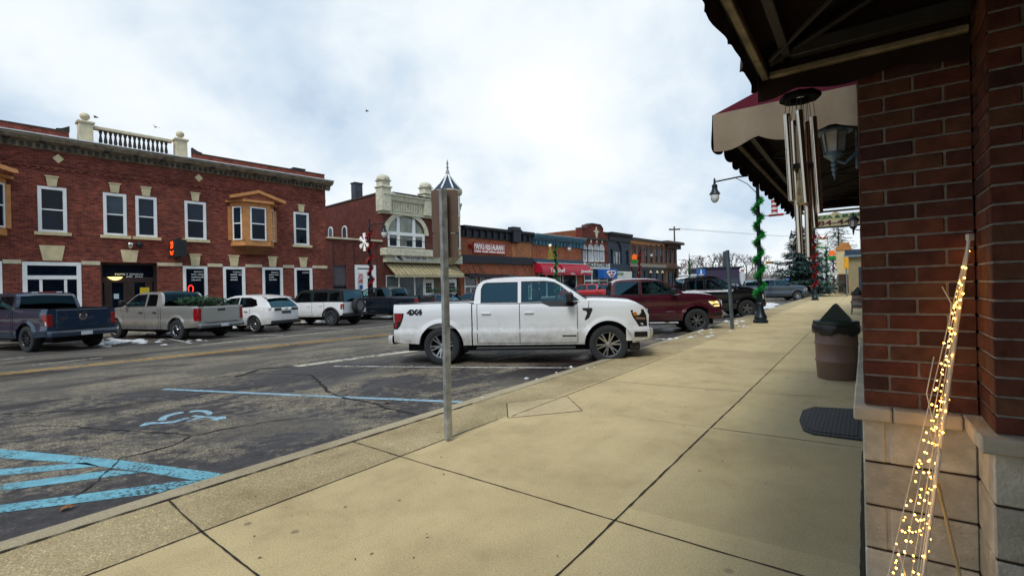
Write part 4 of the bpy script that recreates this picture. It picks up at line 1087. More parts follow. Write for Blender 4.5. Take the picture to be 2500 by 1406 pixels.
# projecting box sign with lit orange 20
q, z_ = fz(427, 632); _, zt = fz(427, 585)
SGN = thing('blade_sign', 'black box sign with a glowing orange number, bracketed to the red brick wall', 'sign', (q, FAC - .5, z_), RZ2)
b = MB(); b.bbox(q-.28, q+.28, FAC-1.05, FAC-.12, z_ + .05, zt - .08, .02); b.build('box', BLACK, SGN)
b = MB(); b.tube([(q, FAC-.002, z_+.0), (q, FAC-1.1, z_+.0)], .03, 6); b.tube([(q, FAC-.002, zt), (q, FAC-1.1, zt)], .03, 6); b.tube([(q, FAC-.6, zt), (q, FAC-.6, zt-.08)], .025, 6); b.tube([(q, FAC-.6, z_), (q, FAC-.6, z_+.05)], .025, 6); b.build('bracket', BLACK, SGN)
NEO = pm('orange neon', '#ff6a1a', .5, emit='#ff4010', es=1.3)
RB = Matrix(((0, 0, -1), (1, 0, 0), (0, 1, 0))); RB2 = Matrix(((0, 0, -1), (-1, 0, 0), (0, 1, 0)))
text('20', .36, SGN, NEO, (q - .288, FAC - .36, z_ + .52), width=.5, rot=RB2, bold=.018)
b = MB(); b.tube([(q - .29, FAC - .36 - .5*i/8, z_ + .36 - .10*sin(pi*i/8)) for i in range(9)], .03, 6); b.tube([(q - .29, FAC - .40 - .4*i/8, z_ + .24 - .08*sin(pi*i/8)) for i in range(9)], .022, 6); b.build('neon_curve', NEO, SGN, smooth=60)
for px in (317, 340):
    s, z = fz(px, 598); t = thing('flood_light', 'small %s flood light on the brick wall above the entrance' % ('white' if px == 317 else 'dark'), 'light', (s, FAC, z), RZ2)
    b = MB(); b.lathe([(.02, 0), (.13, .12), (.15, .26), (.12, .30), (.0, .31)], (s, FAC - .12, z - .2), 12); b.tube([(s, FAC - .001, z + .1), (s, FAC - .12, z + .1)], .03, 6); b.build('lamp_head', CHROME if px == 317 else DKMETAL, t, smooth=50)

# ---------------------------------------------------------------- 2. low brick annex
def edge(px, py=640): return fz(px, py)[0]
sA0, sA1 = sR + .02, edge(934, 640)
AN = thing('brick_annex', 'one-storey dark red brick annex between the two taller brick buildings', 'building', ((sA0+sA1)/2, FAC, 0), RZ2)
BR2 = brick('dark red brick', '#70392f', '#522b29', '#6b5048', bw=.24, rh=.078, ms=.008, streak=.4, var=.25)
za = fz(860, 586)[1]
NA = FAC + .05
r1 = (edge(866), edge(918), .05, fz(890, 647)[1]); r2 = (edge(811), edge(849), .3, fz(830, 647)[1])
facade(AN, 'wall', BR2, rect(sA0, sA1, -.1, za), [rect(*r1), rect(*r2)], n=NA, back=8)
b = MB(); b.box(sA0, sA1, NA-.14, NA+.25, za+.001, za+.12); b.build('coping', CREAM, AN)
multi(AN, r1, NA, FRW, [(.5, .8)], [.82], .22, .34, 'entrance_window')
w_ = multi(AN, r2, NA, pm('brown window frame', '#33272a', .6), [], [.55], .06, .05, 'window'); b = MB(); b.box(r2[0]+.06, r2[1]-.06, NA+.03, NA+.068, r2[2]+(r2[3]-r2[2])*.56, r2[3]-.06); b.build('boarded_panel', pm('grey board', '#4c4a50', .7), w_)
for px in (800, 852, 923): b = MB(); s = edge(px); b.bbox(s-.22 if px < 900 else s, s+.34 if px < 900 else s+.5, NA-.09, NA-.001, 0, za-.25, .01); b.build('pilaster', BR2, AN)

# ---------------------------------------------------------------- 3. brick clinic with arch window, cream cornice and turret
sC0, sC1 = sA1 + .01, edge(1122, 620)
CLB = thing('brick_building', 'red brick clinic with an arched upper window, cream cornice and pointed corner turret', 'building', ((sC0+sC1)/2, FAC, 0), RZ2)
zC = fz(940, 468)[1]; zC0 = fz(940, 520)[1]
CRM = pm('cream painted cornice', '#cbc9b2', .65, var=.15, vs_=5, bump=.1)
ac, _ = fz(992, 580); aw0 = edge(946, 580); aw1 = edge(1037, 580); zs = fz(992, 572)[1]; zbot = fz(992, 606)[1]; zar = fz(992, 528)[1]
rx = (aw1-aw0)/2; ac = (aw0+aw1)/2
arch = [(aw0, zbot), (aw1, zbot)] + [(ac + rx*cos(pi*i/18), zs + (zar-zs)*sin(pi*i/18)) for i in range(0, 19)]
sf = (edge(942, 690), edge(1118, 690), .1, fz(1030, 672)[1])
facade(CLB, 'wall', BR2, rect(sC0, sC1, -.1, zC0), [arch, rect(*sf)], n=FAC, depth=.22, back=.5)
zb1 = fz(812, 490, FAC + 6)[1]
b = MB(); b.add([(sC0, FAC+.5, -.1), (sC0, FAC+17, -.1), (sC0, FAC+17, zC-.25), (sC0, FAC+.5, zC-.1)], [(0, 1, 2, 3)]); b.add([(sC1, FAC+.5, -.1), (sC1, FAC+17, -.1), (sC1, FAC+17, zC-.25), (sC1, FAC+.5, zC-.1)], [(0, 1, 2, 3)])
b.add([(sC0, FAC+.5, zC-.1), (sC0, FAC+17, zC-.25), (sC1, FAC+17, zC-.25), (sC1, FAC+.5, zC-.1)], [(0, 1, 2, 3)]); b.build('side_wall', BR2, CLB, fix=False)
b = MB(); b.extr([(sC0-.06, FAC+.4, zC-.16), (sC0-.06, FAC+17, zC-.31), (sC0-.06, FAC+17, zC-.19), (sC0-.06, FAC+.4, zC-.04)], (.3, 0, 0)); b.build('coping', DK1, CLB)
for px, py in ((808, 572), (842, 570)):
    r = ray(px, py); t_ = sC0 / r.dot(S2); n = t_ * r.dot(N2); z = CAMZ + t_*r.z
    b = MB(); b.extr([(sC0-.05, n-.38, z-.55), (sC0-.05, n+.38, z-.55)] + [(sC0-.05, n+.38*cos(pi*i/8), z+.25+.38*sin(pi*i/8)) for i in range(9)], (.06, 0, 0)); w_ = b.build('side_window', FRW, CLB)
    b = MB(); b.extr([(sC0-.06, n-.27, z-.46), (sC0-.06, n+.27, z-.46)] + [(sC0-.06, n+.27*cos(pi*i/8), z+.25+.27*sin(pi*i/8)) for i in range(9)], (.012, 0, 0)); b.build('pane', PANEUP, w_)
r = ray(870, 470); t_ = (sC0+.9) / r.dot(S2); nch = t_*r.dot(N2); zch = CAMZ + t_*ray(870, 450).z
b = MB(); b.bbox(sC0+.6, sC0+1.3, nch-.30, nch+.30, zC-2.0, zch, .02); b.bbox(sC0+.55, sC0+1.35, nch-.35, nch+.35, zch, zch+.10, .02); b.build('chimney', pm('blue-grey chimney metal', '#3e4650', .6, .2, var=.2), CLB)
# cornice, pedestals with domes
sT = edge(1062, 500)
b = MB(); H = zC - zC0
mould(b, sC0-.08, sC1+.02, [(FAC-.001, zC0-.05), (FAC-.16, zC0-.05), (FAC-.18, zC0+.12), (FAC-.10, zC0+.16), (FAC-.10, zC0+H*.55), (FAC-.28, zC0+H*.62), (FAC-.34, zC0+H*.78), (FAC-.45, zC0+H*.84), (FAC-.45, zC0+H*.92), (FAC-.12, zC), (FAC+.4, zC), (FAC+.4, zC0-.05)])
x = sC0 + .9
while x < sT - .4: b.box(x, x+.10, FAC-.17, FAC-.101, zC0+.2, zC0+H*.52); x += .24
b.build('cornice', CRM, CLB)
b = MB(); mould(b, sC0+1.0, sT-.35, [(FAC-.48, zC0+H*.925), (FAC-.10, zC+.03), (FAC+.4, zC+.03), (FAC+.4, zC+.06), (FAC-.10, zC+.07), (FAC-.5, zC0+H*.96)]); b.build('flashing', BLACK, CLB)
for s in (edge(936, 470) , edge(1043, 485) - .15):
    b = MB(); b.bbox(s-.42, s+.42, FAC-.40, FAC+.4, zC0+.1, zC+.22, .03); b.bbox(s-.50, s+.50, FAC-.48, FAC+.48, zC+.22, zC+.36, .04); b.bbox(s-.37, s+.37, FAC-.35, FAC+.35, zC+.36, zC+.72, .03); b.bbox(s-.46, s+.46, FAC-.44, FAC+.44, zC+.72, zC+.84, .04)
    b.lathe([(.50, 0), (.49, .14), (.40, .28), (.24, .37), (0, .40)], (s, FAC, zC+.84), 12, a0=pi/12); b.build('pedestal', CRM, CLB, smooth=25)
# arch surround and window
b = MB(); K = 20; o_ = []; i_ = []
for i in range(K+1):
    a = pi*i/K; o_.append((ac + (rx+.34)*cos(a), zs + (zar-zs+.34)*sin(a))); i_.append((ac + (rx+.0)*cos(a), zs + (zar-zs+.0)*sin(a)))
b.extr([(x, FAC-.10, z) for x, z in o_] + [(x, FAC-.10, z) for x, z in i_[::-1]], (0, .098, 0)); b.build('arch_surround', CRM, CLB)
b = MB()
for f in (-1, -.42, .42, 1):
    x = ac + rx*f; wd = .12 if abs(f) < 1 else .10; x0 = min(max(x - wd, aw0), aw1 - wd*2); zt = zs + (zar-zs)*sqrt(max(0, 1 - min(1, abs(f))**2))*.98
    b.box(x0, x0 + wd*2, FAC+.02, FAC+.16, zbot, max(zt, zs))
b.box(aw0, aw1, FAC+.012, FAC+.162, zs-.12, zs+.12); b.box(aw0, aw1, FAC+.011, FAC+.163, zbot, zbot+.12); w_ = b.build('arch_window', FRW, CLB)
b = MB(); b.psz([(x, z) for x, z in arch], FAC+.12, FAC+.15); b.build('pane', pm('pale window pane', '#8c9180', .06, var=.35, vs_=.8, spec=.7), w_)  # pane has a mottled pale grey-green colour
b = MB(); zb_ = (zbot + zs)/2 - .2
for x0, x1 in ((aw0+.12, ac-rx*.5), (ac+rx*.52, aw1-.12)): b.box(x0, x1, FAC+.105, FAC+.125, zbot+.15, zs-.35)
b.box(ac+rx*.05, ac+rx*.36, FAC+.105, FAC+.124, zbot+.15, zs-.5); b.build('dark_pane', PANE, w_)
# shallow balcony under it
zbk = fz(992, 607)[1]
b = MB(); b.bbox(aw0-.7, aw1+.75, FAC-.7, FAC-.002, zbk-.62, zbk-.08, .04); ba = b.build('balcony', CRM, CLB)
b = MB(); b.tube([(aw0-.4, FAC-.6, zbk+.55), (aw1+.6, FAC-.6, zbk+.55)], .025, 5); b.tube([(aw0-.4, FAC-.6, zbk-.02), (aw1+.6, FAC-.6, zbk-.02)], .02, 5)
for i in range(26): x = aw0 - .4 + (aw1-aw0+1.0)*i/25; b.tube([(x, FAC-.6, zbk-.02), (x, FAC-.6, zbk+.55)], .012, 4)
b.build('railing', BLACK, ba)
# sign fascia, metal awning, shopfront
zf0, zf1 = fz(1030, 643)[1], fz(1030, 622)[1]
b = MB(); b.bbox(sC0+.0, sC1-.02, FAC-.40, FAC-.002, zf0, zf1, .03); b.build('fascia', CRM, CLB)
sg0, sg1 = edge(955, 630), edge(1036, 630); zg0, zg1 = fz(1000, 638)[1], fz(1000, 621)[1]
CS = thing('shop_sign', 'white Foot and Ankle Clinic sign board with a dark arrow mark', 'sign', ((sg0+sg1)/2, FAC-.41, zg0), RZ2)
b = MB(); b.bbox(sg0, sg1, FAC-.47, FAC-.405, zg0, zg1, .01); b.build('board', pm('white sign board', '#d6d8d2', .5), CS)
NAVY = pm('dark plum lettering', '#2a1f38', .6)
text('Foot and Ankle Clinic', .24, CS, NAVY, (sg0 + .95, FAC-.472, zg0 + .12), width=(sg1-sg0)-1.1, bold=.008); text('MICHIGAN', .12, CS, NAVY, (sg0 + 1.9, FAC-.472, zg0 + .48), width=1.2)
b = MB(); h = zg1-zg0; b.psz([(sg0+.12, zg0+h*.5), (sg0+.5, zg0+h*.92), (sg0+.8, zg0+h*.92), (sg0+.5, zg0+h*.5), (sg0+.8, zg0+h*.08), (sg0+.5, zg0+h*.08)], FAC-.478, FAC-.471); b.build('emblem', NAVY, CS)
ya0, ya1 = fz(1030, 671)[1] - .12, zf0 - .10
AWM = pm('tan metal awning', '#aaa181', .5, .1, var=.12, vs_=3); a0_, a1_ = sC0 + .25, sC1 - .6
b = MB(); b.extr([(a0_, FAC-.06, ya1), (a0_, FAC-.06, ya1-.04), (a0_, FAC-1.15, ya0+.06), (a0_, FAC-1.15, ya0+.10)], (a1_-a0_, 0, 0)); b.box(a0_, a1_, FAC-1.17, FAC-1.14, ya0-.12, ya0+.10)
aw = b.build('metal_awning', AWM, CLB)
b = MB(); k = 19
for i in range(k+1): x = a0_ + (a1_-a0_)*i/k; b.extr([(x-.02, FAC-.06, ya1), (x-.02, FAC-1.15, ya0+.10), (x-.02, FAC-1.17, ya0+.16), (x-.02, FAC-.06, ya1+.07)], (.04, 0, 0))
b.build('seam', pm('awning seam', '#8d8262', .5), aw)
multi(CLB, (sf[0], sf[0]+(sf[1]-sf[0])*.52, sf[2]+.5, sf[3]), FAC+.05, FRW, [(.33, 1), (.72, 1)], [], .10, .10, pane=pm('shop pane with blinds', '#5a6a6e', .1, var=.5, vs_=1.3, col2='#141c24'))
b = MB(); b.box(sf[0], sf[1], FAC+.16, FAC+.2, 0, sf[2]+.5); b.box(sf[0]+(sf[1]-sf[0])*.52, sf[1], FAC+.17, FAC+.21, 0, sf[3]); b.build('infill', pm('taupe render', '#6f6257', .8), CLB)
for px in (1048, 1105):
    s = edge(px, 700); b = MB(); b.bbox(s-.55, s+.55, FAC+.08, FAC+.168, .05, 2.45, .01); d_ = b.build('door', WHITE, CLB)
    b = MB(); 
    for i in range(3):
        for j in range(3): b.box(s-.30+i*.21, s-.12+i*.21, FAC+.06, FAC+.085, 1.35+j*.27, 1.59+j*.27)
    b.build('pane', PANE, d_)
# turret
tcx = edge(1089, 560); tr_ = 1.0; tn = FAC - .35
zt0, zt1 = fz(1090, 618)[1], fz(1090, 470)[1]
TW = pm('dark turret panel', '#4a4440', .7, var=.2)
TUR = MB(); a8 = pi/8
TUR.lathe([(.3, zt0-1.0), (tr_*.6, zt0-.7), (tr_*1.04, zt0-.25), (tr_*1.06, zt0), (tr_, zt0+.02), (tr_, zt1-.2)], (tcx, tn, 0), 8, a0=a8); tur = TUR.build('turret', pm('cream turret wall', '#a49a78', .7, var=.15), CLB)
b = MB(); b.lathe([(tr_*1.02, zt1-.35), (tr_*1.2, zt1-.2), (tr_*1.26, zt1-.05), (tr_*1.26, zt1+.02), (.3, zt1+.02)], (tcx, tn, 0), 8, a0=a8); b.build('eaves', CRM, tur)
zap = fz(1080, 428)[1]; zfin = fz(1080, 395)[1]
b = MB(); b.lathe([(tr_*1.24, zt1+.03), (tr_*.70, zt1 + (zap-zt1)*.45), (.16, zap)], (tcx, tn, 0), 8, a0=a8); b.build('spire', pm('blue-grey spire slate', '#22364a', .75, var=.15), tur)
b = MB()
for i in range(8):
    a = a8 + i*pi/4; b.tube([(tcx + tr_*1.25*cos(a), tn + tr_*1.25*sin(a), zt1+.05), (tcx + tr_*.71*cos(a), tn + tr_*.71*sin(a), zt1 + (zap-zt1)*.45+.02), (tcx + .17*cos(a), tn + .17*sin(a), zap)], .07, 5)
b.build('spire_rib', FRW, tur)
b = MB(); b.lathe([(.22, zap-.1), (.12, zap+.35), (.06, zap+.5), (.11, zap+.62), (.05, zap+.75), (.09, zap+.95), (.03, zap+1.2), (.0, zfin+.2)], (tcx, tn, 0), 10); b.build('finial', pm('grey-white finial', '#7f878c', .5), tur, smooth=40)
for k in range(8):
    a = k*pi/4; d = Vector((cos(a), sin(a), 0)); u = Vector((-sin(a), cos(a), 0)); ri = tr_*cos(pi/8)
    if d.y > .5: continue
    for z0_, z1_ in ((zt0+.25, zt0+2.1), (zt0+2.9, zt1-.5)):
        b = MB(); c = Vector((tcx, tn, 0)) + d*(ri-.02)
        b.extr([(c + u*x + Vector((0, 0, z))) for x, z in ((-.31, z0_), (.31, z0_), (.31, z1_), (-.31, z1_))], d*.06); w_ = b.build('window', FRW, tur)
        b = MB(); c = c + d*.05; b.extr([(c + u*x + Vector((0, 0, z))) for x, z in ((-.22, z0_+.1), (.22, z0_+.1), (.22, z1_-.1), (-.22, z1_-.1))], d*.02); b.build('pane', PANE, w_)

# ---------------------------------------------------------------- 4. one-storey orange brick restaurant
def plain(px0, px1, pyt, label, mat, z_from=None, holes=(), name='brick_building', back=12, py=640):
    s0, s1 = edge(px0, py), edge(px1, py); zt = fz((px0+px1)/2, pyt)[1]
    t = thing(name, label, 'building', ((s0+s1)/2, FAC, 0), RZ2)
    facade(t, 'wall', mat, rect(s0 + .01, s1 - .01, -.1, zt), [rect(*h) for h in holes], back=back)
    return t, s0, s1, zt
BR4 = brick('orange brick', '#ab6040', '#8e4a2e', '#997a62', bw=.24, rh=.078, ms=.008, streak=.5, var=.3)
BR4B = brick('new tan brick', '#b97b4e', '#a0623f', '#ab8c6e', bw=.24, rh=.078, ms=.008, streak=.6, var=.25)
wz1 = fz(1150, 672)[1]
h1 = (edge(1134, 700), edge(1165, 700), .4, fz(1150, 675)[1]); h2 = (edge(1172, 690), edge(1252, 690), .4, fz(1210, 677)[1]); h3 = (edge(1276, 690), edge(1297, 690), .4, fz(1285, 680)[1])
RS4, s0, s1, zt = plain(1123, 1299, 566, 'one-storey orange brick restaurant with a black cornice and black band', BR4, holes=[h1, h2, h3])
NV = pm('navy-black painted trim', '#0f1724', .5, var=.2)
b = MB(); mould(b, s0 + .25, s1, [(FAC-.001, zt-.75), (FAC-.12, zt-.75), (FAC-.16, zt-.15), (FAC-.40, zt+.05), (FAC-.42, zt+.25), (FAC+.2, zt+.27), (FAC+.2, zt-.75)])
x = s0 + .6
while x < s1 - .3: b.box(x, x+.10, FAC-.30, FAC-.13, zt-.66, zt-.05); x += .85
b.build('cornice', NV, RS4)
sm = edge(1254, 570); b = MB(); b.bbox(sm-.55, sm+.55, FAC-.5, FAC+.3, zt-.9, zt+.6, .04); b.bbox(sm-.7, sm+.7, FAC-.55, FAC+.35, zt+.2, zt+.36, .03); b.build('cornice_block', NV, RS4)
zb0, zb1 = fz(1200, 644)[1], fz(1200, 625)[1]
b = MB(); b.box(s0+.05, s1-.02, FAC-.14, FAC-.002, zb0, zb1); b.build('black_band', NV, RS4)
b = MB(); b.box(sm-.5, s1-.02, FAC-.03, FAC-.0015, h3[3]+.35, zb0-.002)
for h in (h1, h2, h3): multi(RS4, h, FAC, FRW, [(.33, .55), (.66, .55)] if h is not h1 else [(.5, .55)], [.62], .07, .07, pane=pm('pane with white decals', '#11151f', .1, var=.0, vs_=6, col2='#7d8088'))
b = MB(); b.box(edge(1250, 640), edge(1258, 640), FAC-.10, FAC-.001, zb1, zt-.75); b.build('pilaster', BR4B, RS4)
b = MB(); b.box(edge(1260, 640), s1-.05, FAC-.02, FAC-.001, zb1, zt-.75); b.build('tan_panel', BR4B, RS4)
for h in (h1, h2, h3):
    b = MB(); z = h[3]+.12; b.extr([(h[0]-.25, FAC-.01, z+.02), (h[0]-.25, FAC-.9, z-.22), (h[0]-.25, FAC-.9, z-.08), (h[0]-.25, FAC-.01, z+.16)], (h[1]-h[0]+.5, 0, 0)); w_ = b.build('canopy', NV, RS4)
    for x in (h[0], (h[0]+h[1])/2, h[1]):
        b = MB(); b.tube([(x, FAC-.85, z-.1), (x, FAC-.01, z+1.25)], .025, 5); b.build('canopy_rod', BLACK, w_)
sg0, sg1 = edge(1153, 607), edge(1231, 607); zg0, zg1 = fz(1190, 620)[1], fz(1190, 597)[1]
PS = thing('restaurant_sign', "red sign with white PAPA'S RESTAURANT lettering on orange brick", 'sign', ((sg0+sg1)/2, FAC, zg0), RZ2)
REDS = pm('red sign', '#a8201c', .5, var=.1)
b = MB(); b.bbox(sg0, sg1, FAC-.14, FAC-.003, zg0, zg1, .02); b.box(sg0+.1, sg1, FAC-.2, FAC-.003, zg1+.05, zg1+.14); b.build('board', REDS, PS)
b = MB(); b.tube([(sg0-.3, FAC-.2, zg1-.1 - .05*i) for i in range(8)], [.2, .26, .2, .16, .2, .16, .12, .06], 8); b.build('red_emblem', REDS, PS, smooth=50)
text("PAPA'S RESTAURANT", .62, PS, LETW, (sg0+.12, FAC-.145, zg0+.38), width=(sg1-sg0)-.2, bold=.03)
text('STEAKS  CHOPS  GYROS  SEAFOOD', .16, PS, LETW, (sg0+.1, FAC-.145, zg0+.10), width=(sg1-sg0)-.2, bold=.012)

# ---------------------------------------------------------------- 5. orange brick shop with teal cornice and red awnings
h1 = (edge(1315, 690), edge(1408, 690), .5, fz(1360, 668)[1])
S5, s0, s1, zt = plain(1300, 1421, 583, 'one-storey orange brick shop with a teal cornice and red awnings', BR4, holes=[h1])
TEAL = pm('teal painted cornice', '#3f7285', .55, var=.25, vs_=4)
b = MB(); mould(b, s0+.05, s1+.25, [(FAC-.001, zt-.85), (FAC-.10, zt-.85), (FAC-.14, zt-.45), (FAC-.32, zt-.3), (FAC-.5, zt), (FAC-.55, zt+.22), (FAC+.2, zt+.24), (FAC+.2, zt-.85)])
x = s0 + .3
while x < s1 - .3: b.box(x, x+.14, FAC-.28, FAC-.135, zt-.78, zt-.42); x += .62
b.build('cornice', TEAL, S5)
b = MB(); mould(b, s0+.05, s1+.27, [(FAC-.56, zt+.222), (FAC+.2, zt+.242), (FAC+.2, zt+.29), (FAC-.57, zt+.27)]); b.build('cornice_snow', SNOWM, S5)
zb0, zb1 = fz(1360, 642)[1], fz(1360, 634)[1]
b = MB(); b.box(s0+.05, s1-.02, FAC-.22, FAC-.002, zb0, zb1); b.build('teal_band', pm('dark teal band', '#2c4a5c', .6), S5)
multi(S5, h1, FAC, FRW, [(.2, 1), (.55, 1), (.62, 1)], [], .10, .12)
RAW = pm('red awning vinyl', '#a3122c', .45, var=.08, vs_=2)
za0, za1 = fz(1360, 667)[1], fz(1360, 643)[1]
def barrel(root, a, c, n0=FAC-.02, D=1.0):
    b = MB(); K = 8; rows = []
    pr = [(n0 - D*sin(pi/2*i/K), za0 + (za1-za0)*cos(pi/2*i/K)) for i in range(K+1)] + [(n0 - D, za0-.25)]
    b.grid([[(x, n, z) for n, z in pr] for x in (a, c)])
    for x in (a, c): b.add([(x, n0, za0)] + [(x, n, z) for n, z in pr[:-1]], [tuple(range(K+2))])
    o = b.build('red_awning', RAW, root, smooth=35, fix=False)
    sn = MB(); sn.grid([[(x + (.02 if x == a else -.02), n - .015, z + .03) for n, z in pr[0:3]] for x in (a, c)]); sn.build('snow_cap', SNOWM, o, fix=False)
    return o
xm = edge(1352, 650)
o1 = barrel(S5, edge(1304, 655), xm - .12, D=1.1); o2 = barrel(S5, xm + .25, edge(1424, 650), D=1.1)
text('Top Shelf', .42, o1, LETW, (edge(1322, 655), FAC-1.14, za0+.05), width=2.6, bold=.012); text('Jewelry', .34, o2, LETW, (edge(1398, 655), FAC-1.14, za0+.05), width=2.5, bold=.012); text('Gifts', .2, o2, LETW, (edge(1372, 655), FAC-1.14, za0-.18), width=.8)

# ---------------------------------------------------------------- 6. auto parts shop: red brick with stepped gable and four arched windows
s0, s1 = edge(1421, 600), edge(1485, 600); z_e = fz(1440, 553)[1]; z_p = fz(1450, 549)[1] + .5
t6 = thing('brick_building', 'two-storey red brick auto parts shop with stepped gable and four pale arched windows', 'building', ((s0+s1)/2, FAC, 0), RZ2)
BR6 = brick('maroon brick', '#74312a', '#5c2722', '#6b4a42', bw=.24, rh=.078, ms=.008, streak=.4, var=.25)
zE = fz(1452, 566)[1]; zP = fz(1447, 548)[1]; W6 = s1 - s0
out = [(s0, -.1), (s1, -.1), (s1, zE), (s1-W6*.17, zE), (s1-W6*.20, zE+.35), (s1-W6*.28, zE+.75), (s1-W6*.30, zP), (s0+W6*.36, zP), (s0+W6*.33, zE+.75), (s0+W6*.22, zE+.62), (s0+W6*.18, zE+.25), (s0, zE+.2)]
wins = []
for px in (1427, 1443, 1457, 1470):
    c = edge(px, 620); hw = .62; za_, zb_ = fz(px, 639)[1], fz(px, 607)[1]
    wins.append((c, hw, za_, zb_))
holes = [[(c-hw, a), (c+hw, a)] + [(c + hw*cos(pi*i/10), zb_ + hw*.9*sin(pi*i/10)) for i in range(11)] for c, hw, a, zb_ in wins]
h1 = (s0+.25, s1-.3, .4, fz(1452, 655)[1])
facade(t6, 'wall', BR6, out, holes + [rect(*h1)], back=.8)
b = MB(); b.box(s0+.01, s1-.01, FAC+.8, FAC+15, -.1, zE+.1); b.build('side_wall', brick('brown common brick', '#8a5538', '#74452f', '#84664f', bw=.24, rh=.078, ms=.008, streak=.4), t6)
b = MB()
top = out[2:]
for a, c in zip(top[:-1], top[1:]): b.extr([(a[0], FAC-.08, a[1]-.02), (c[0], FAC-.08, c[1]-.02), (c[0], FAC-.08, c[1]+.14), (a[0], FAC-.08, a[1]+.14)], (0, .95, 0)) if abs(a[0]-c[0]) > .3 else None
b.build('coping', DK1, t6)
b = MB(); b.box(s0+.1, s1-.1, FAC-.12, FAC-.001, zE-1.0, zE-.75); b.box(s0+.1, s1-.1, FAC-.1, FAC-.001, zE-2.3, zE-2.2); b.build('brick_course', DK1, t6)
sm = (s0+s1)/2 + .2; b = MB(); zz_ = zE - .1; b.psz([(sm, zz_-.9), (sm+.32, zz_), (sm, zz_+.75), (sm-.32, zz_)], FAC-.07, FAC-.001); b.psz([(sm-.6, zz_+.08), (sm-.6, zz_+.22), (sm+.6, zz_+.22), (sm+.6, zz_+.08)], FAC-.069, FAC-.001); b.build('stone_ornament', CREAM, t6)
for (c, hw, a, zb_), h in zip(wins, holes):
    b = MB(); inn = [(c + (x-c)*.78, zb_ + (z-zb_)*.86 if z > zb_ else z + .12) for x, z in h]
    b.holed(h, [inn], lambda x, z, d: (x, FAC+.05+d, z), .05); w_ = b.build('window', FRW, t6, fix=False)
    b = MB(); b.psz(inn, FAC+.09, FAC+.11); b.build('pane', pm('grey reflective pane', '#6d7a80', .1, var=.5, vs_=1.0, col2='#d0d6d8'), w_)
    b = MB(); b.psz([(c-.12, zb_+hw+.05), (c+.12, zb_+hw+.05), (c+.18, zb_+hw+.55), (c-.18, zb_+hw+.55)], FAC-.06, FAC-.001); b.build('keystone', CREAM, w_)
zs0, zs1 = fz(1452, 657)[1], fz(1452, 643)[1]
AP = thing('shop_sign', 'long white ITHACA AUTO PARTS sign board under the arched windows', 'sign', ((s0+s1)/2, FAC, zs0), RZ2)
b = MB(); b.bbox(s0+.1, s1-.05, FAC-.22, FAC-.003, zs0, zs1, .02); b.build('board', pm('white sign board', '#d6d8d2', .5), AP)
text('ITHACA AUTO PARTS', .55, AP, BLACK, (s0+.35, FAC-.225, zs0+.22), width=W6-.8, bold=.03)
multi(t6, h1, FAC, FRW, [(.33, 1), (.62, 1)], [.55], .12, .1, pane=pm('shop pane pale', '#4a545a', .1, var=.4, vs_=.9))
bx0, bx1 = edge(1454, 670) , edge(1486, 670); by0, by1 = fz(1470, 681)[1], fz(1470, 658)[1]
BS = thing('blue_sign', 'blue box sign with a red and white parts emblem', 'sign', ((bx0+bx1)/2, FAC-1, by0), RZ2)
b = MB(); b.bbox(bx0, bx1, FAC-1.25, FAC-.24, by0, by1, .08); b.build('box', pm('blue sign face', '#1d59a8', .4, var=.05), BS)
cx_, cz_, ww, hh = (bx0+bx1)/2, (by0+by1)/2, (bx1-bx0)*.38, (by1-by0)*.34
b = MB(); b.psz([(cx_-ww, cz_+hh*.5), (cx_-ww*.6, cz_+hh), (cx_+ww*.7, cz_+hh), (cx_+ww, cz_+hh*.4), (cx_+ww*.3, cz_-hh), (cx_-ww*.3, cz_-hh)], FAC-1.28, FAC-1.252); b.build('emblem', LETW, BS)
b = MB(); b.psz([(cx_-ww*.75, cz_+hh*.3), (cx_-ww*.4, cz_+hh*.75), (cx_+.0, cz_+hh*.75), (cx_-ww*.2, cz_+hh*.1)], FAC-1.30, FAC-1.282); b.psz([(cx_-ww*.35, cz_-hh*.3), (cx_+ww*.55, cz_-hh*.1), (cx_+ww*.2, cz_-hh*.75), (cx_-ww*.2, cz_-hh*.75)], FAC-1.30, FAC-1.282); b.build('red_emblem', REDS, BS)
b = MB(); b.psz([(cx_+ww*.05, cz_+hh*.0), (cx_+ww*.15, cz_+hh*.75), (cx_+ww*.6, cz_+hh*.75), (cx_+ww*.75, cz_+hh*.3)], FAC-1.30, FAC-1.283); b.build('blue_emblem', pm('blue sign face', '#1d59a8'), BS)

# ---------------------------------------------------------------- 7. dark navy two-storey shop
s0, s1 = edge(1485, 600), edge(1537, 600); zt = fz(1510, 573)[1]
NB = pm('navy painted brick', '#1d3143', .6, var=.2, vs_=1.5, bump=.2, bs=12)
am = edge(1508, 610); W7 = s1 - s0
def archole(c, hw, a, zb_): return [(c-hw, a), (c+hw, a)] + [(c + hw*cos(pi*i/10), zb_ + hw*sin(pi*i/10)) for i in range(11)]
z7a, z7b = fz(1510, 645)[1], fz(1510, 611)[1]
hs = [archole(am, W7*.19, z7a, z7b), archole(s0+W7*.13, W7*.07, z7a, z7b-.3), archole(s1-W7*.13, W7*.07, z7a, z7b-.3)]
t7 = thing('painted_building', 'narrow two-storey navy painted building with an arched window', 'building', ((s0+s1)/2, FAC, 0), RZ2)
facade(t7, 'wall', NB, rect(s0+.01, s1-.01, -.1, zt), hs, back=14, depth=.3)
b = MB(); mould(b, s0+.05, s1+.05, [(FAC-.001, zt-.9), (FAC-.15, zt-.9), (FAC-.2, zt-.4), (FAC-.5, zt-.1), (FAC-.55, zt+.15), (FAC+.3, zt+.15), (FAC+.3, zt-.9)]); b.build('cornice', NV, t7)
